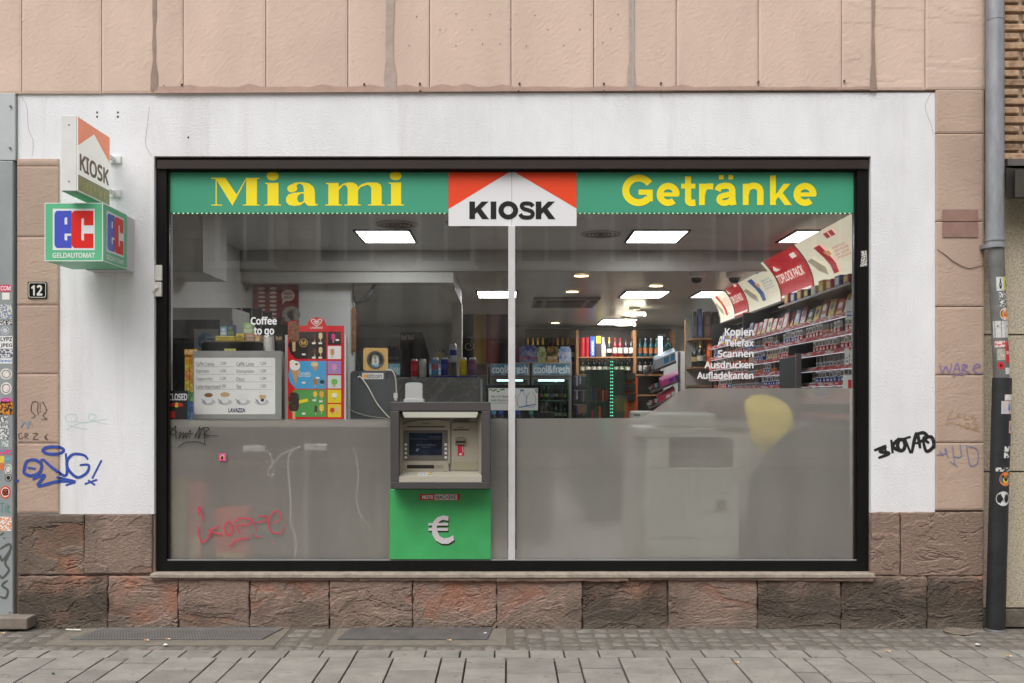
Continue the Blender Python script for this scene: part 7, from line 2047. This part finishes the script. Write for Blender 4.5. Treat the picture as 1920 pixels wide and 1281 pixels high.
# curved backlit sign
LB = thing('backlit_sign', 'curved backlit sign with red TOPLOCK PACK panels above the tobacco shelves', 'light box', (TX, 2.6, 2.14))
def lbp(y, t, h=0.0):                             # t 0 bottom .. 1 top
    return Vector((TX + .135 - .155 * t ** 2.1 - h, y, 2.165 + .335 * t - h * t * .8))
CRM = M('backlit_cream', (228, 220, 196), .4, emit=.42); RDL = M('backlit_red', (178, 26, 40), .4, emit=.42)
segs = [(.36, 1.70, CRM), (1.70, 2.55, RDL), (2.55, 3.63, CRM), (3.63, 4.18, RDL), (4.18, 4.85, CRM)]
for (y0, y1, m) in segs:
    g_ = MB(); n1, n2 = 12, 6
    for j in range(n2 + 1):
        for i in range(n1 + 1): g_.v.append(tuple(lbp(y0 + .008 + (y1 - y0 - .016) * j / n2, i / n1)))
    for j in range(n2):
        for i in range(n1):
            a = j * (n1 + 1) + i
            g_.f.append((a, a + 1, a + n1 + 2, a + n1 + 1)); g_.mi.append(0)
    g_.build('sign_panel', m, LB, smooth=True)
    rb_ = MB().tube([lbp(y1, i / 12, .001) for i in range(13)], .005, 6).build('rib', M('rib_grey', (130, 124, 110), .5), LB)
box('housing', TX + .14, TX + .30, .36, 4.85, 2.150, 2.42, M('housing_dark', (60, 58, 56), .5), LB)
def onlb(yc, s=1.0): return lambda a, b, h: lbp(a, b, h)
W_ = M('backlit_white', (232, 224, 214), .4, emit=.45)
for (y0, y1) in ((1.70, 2.55), (3.63, 4.18)):
    k = Ink(lambda a, b, h: lbp(a, b, h), .009)
    L2 = y1 - y0
    k.text('TOPLOCK PACK', y1 - L2 * .06, .62, y1 - L2 * .86, .40, .025)
    k.text('Marvin', y1 - L2 * .08, .80, y1 - L2 * .38, .68, .0) if False else None
    k.poly([(y1 - L2 * .10, .74), (y1 - L2 * .16, .70), (y1 - L2 * .30, .70), (y1 - L2 * .22, .76), (y1 - L2 * .17, .84)])
    k.rect(y0 + L2 * .10, .80, y0 + L2 * .24, .90)
    k.rect(y0 + L2 * .04, .04, y1 - L2 * .04, .10)
    k.build('lettering', W_, LB)
for (y0, y1, c) in ((.75, 1.70, (190, 40, 50)), (2.55, 3.63, (60, 90, 150)), (4.18, 4.85, (190, 40, 50))):
    L2 = y1 - y0; e_ = lambda u: y1 - L2 * u
    k = Ink(lambda a, b, h: lbp(a, b, h), .009)
    k.poly([(e_(.32), .80), (e_(.46), .80), (e_(.52), .55), (e_(.58), .36), (e_(.60), .16), (e_(.50), .16), (e_(.46), .36), (e_(.40), .55)])
    k.build('print', M('backlit_p%d' % c[0], c, .4, emit=.3), LB)
    k = Ink(lambda a, b, h: lbp(a, b, h), .009)
    k.poly([(e_(.05), .62), (e_(.16), .64), (e_(.36), .36), (e_(.38), .18), (e_(.20), .34)])
    k.build('print', M('backlit_grey', (176, 166, 140), .4, emit=.3), LB)
    k = Ink(lambda a, b, h: lbp(a, b, h), .011)
    k.poly([(e_(.44), .66), (e_(.56), .64), (e_(.58), .56), (e_(.50), .54)]); k.build('print', M('backlit_skin', (214, 170, 110), .4, emit=.35), LB)
    k = Ink(lambda a, b, h: lbp(a, b, h), .009)
    for (t0, wd) in ((.62, .24), (.55, .28), (.48, .26), (.41, .28)):
        k.text({.62: 'PRAKTISCH', .55: 'DREHEN WIE', .48: 'NIE ZUVOR', .41: 'TOPLOCK'}[t0], e_(.64), t0 + .045, e_(.64 + wd), t0)
    k.rect(e_(.66), .84, e_(.74), .94).rect(e_(.76), .84, e_(.84), .94)
    k.build('print', M('backlit_p2%d' % c[0], tuple(int(v * .8 + 40) for v in c), .4, emit=.3), LB)
# corner shelves with spirits
cs_ = thing('corner_shelf', 'wooden corner shelf of spirits at the far end of the tobacco sign', 'shelf', (PX(1325, 5.3), 5.3, 0))
c0, c1 = PX(1296, 5.2), PX(1352, 5.2)
lv = [PZ(634, 5.2), PZ(688, 5.2), PZ(722, 5.2)]
for z in lv: box('plank', c0, c1 + .2, 5.2, 5.5, z - .018, z, WD, cs_)
box('back_board', c0, c1 + .2, 5.51, 5.53, .004, 2.30, M('pale_board', (160, 158, 150), .6), cs_)
for i, (px, w_, yt, col, lab) in enumerate(((1303, 6, 584, (30, 30, 30), 'slim black spirits carton on the corner shelf'), (1313, 7, 579, (34, 50, 110), 'dark blue spirits carton on the corner shelf'), (1327, 12, 584, (74, 44, 36), 'wide brown spirits carton on the corner shelf'), (1341, 10, 585, (34, 30, 30), 'wide black spirits carton on the corner shelf'))):
    pkg('spirits_carton', 'carton', px - w_ / 2, px + w_ / 2, yt, PYB(lv[0], 5.28), 5.28, .1, col, tuple(min(255, c + 40) for c in col), lab, None, 'spirits cartons on the corner shelf')
cn = thing('orange_bottle', 'tall bright orange cone shaped bottle on the corner shelf', 'bottle', (PX(1331, 5.3), 5.3, lv[1]))
hh = PZ(633, 5.3) - lv[1]
MB().lathe([(.042, 0), (.045, .01), (.045, hh * .35), (.038, hh * .6), (.020, hh * .9), (.013, hh * .98), (.011, hh)], PX(1331, 5.3), 5.3, lv[1], 18).build('body', M('bright_orange', (236, 112, 24), .4), cn, smooth=True)
MB().lathe([(.0455, .08), (.0455, .12)], PX(1331, 5.3), 5.3, lv[1], 18, cap=False).build('label_band', M('orange_dark', (190, 90, 30), .5), cn)
bottle('black', PX(1303, 5.3), 5.3, lv[1], 'dark tall bottle on the corner shelf', 'spirits on the corner shelf', .9)
bottle('gold', PX(1313, 5.28), 5.28, lv[1], 'gold foil bottle beside the orange cone bottle', 'spirits on the corner shelf', 1.0)
bottle('red', PX(1321, 5.36), 5.36, lv[1], 'red capped bottle behind the orange cone bottle', 'spirits on the corner shelf', 1.0)
# hanging price tags at the near shelf end
for (a, b, c_, d_, lab) in ((1586, 1600, 563, 598, 'long white hanging tag at the shelf end'), (1584, 1592, 654, 684, 'small white hanging tag card at the shelf end'), (1594, 1603, 657, 682, 'printed card beside the small hanging tag'), (1581, 1603, 704, 730, 'white and red card at the lower shelf end')):
    t = thing('hanging_card', lab, 'card', P((a + b) / 2, d_, .40), 'cards hanging at the tobacco shelf end')
    pxbox('card', a, b, c_, d_, .40, .404, M('card_white', (206, 206, 202), .5), t)
    k = Ink(front(.40), .0008)
    if d_ > 700: k.rect(1590, 712, 1603, 729.5)
    else: k.rect(a + 2, d_ - 8, b - 2, d_ - 5).rect(a + 2, d_ - 14, b - 3, d_ - 12)
    k.build('print', RED if d_ > 700 else M('advert_blue'), t)
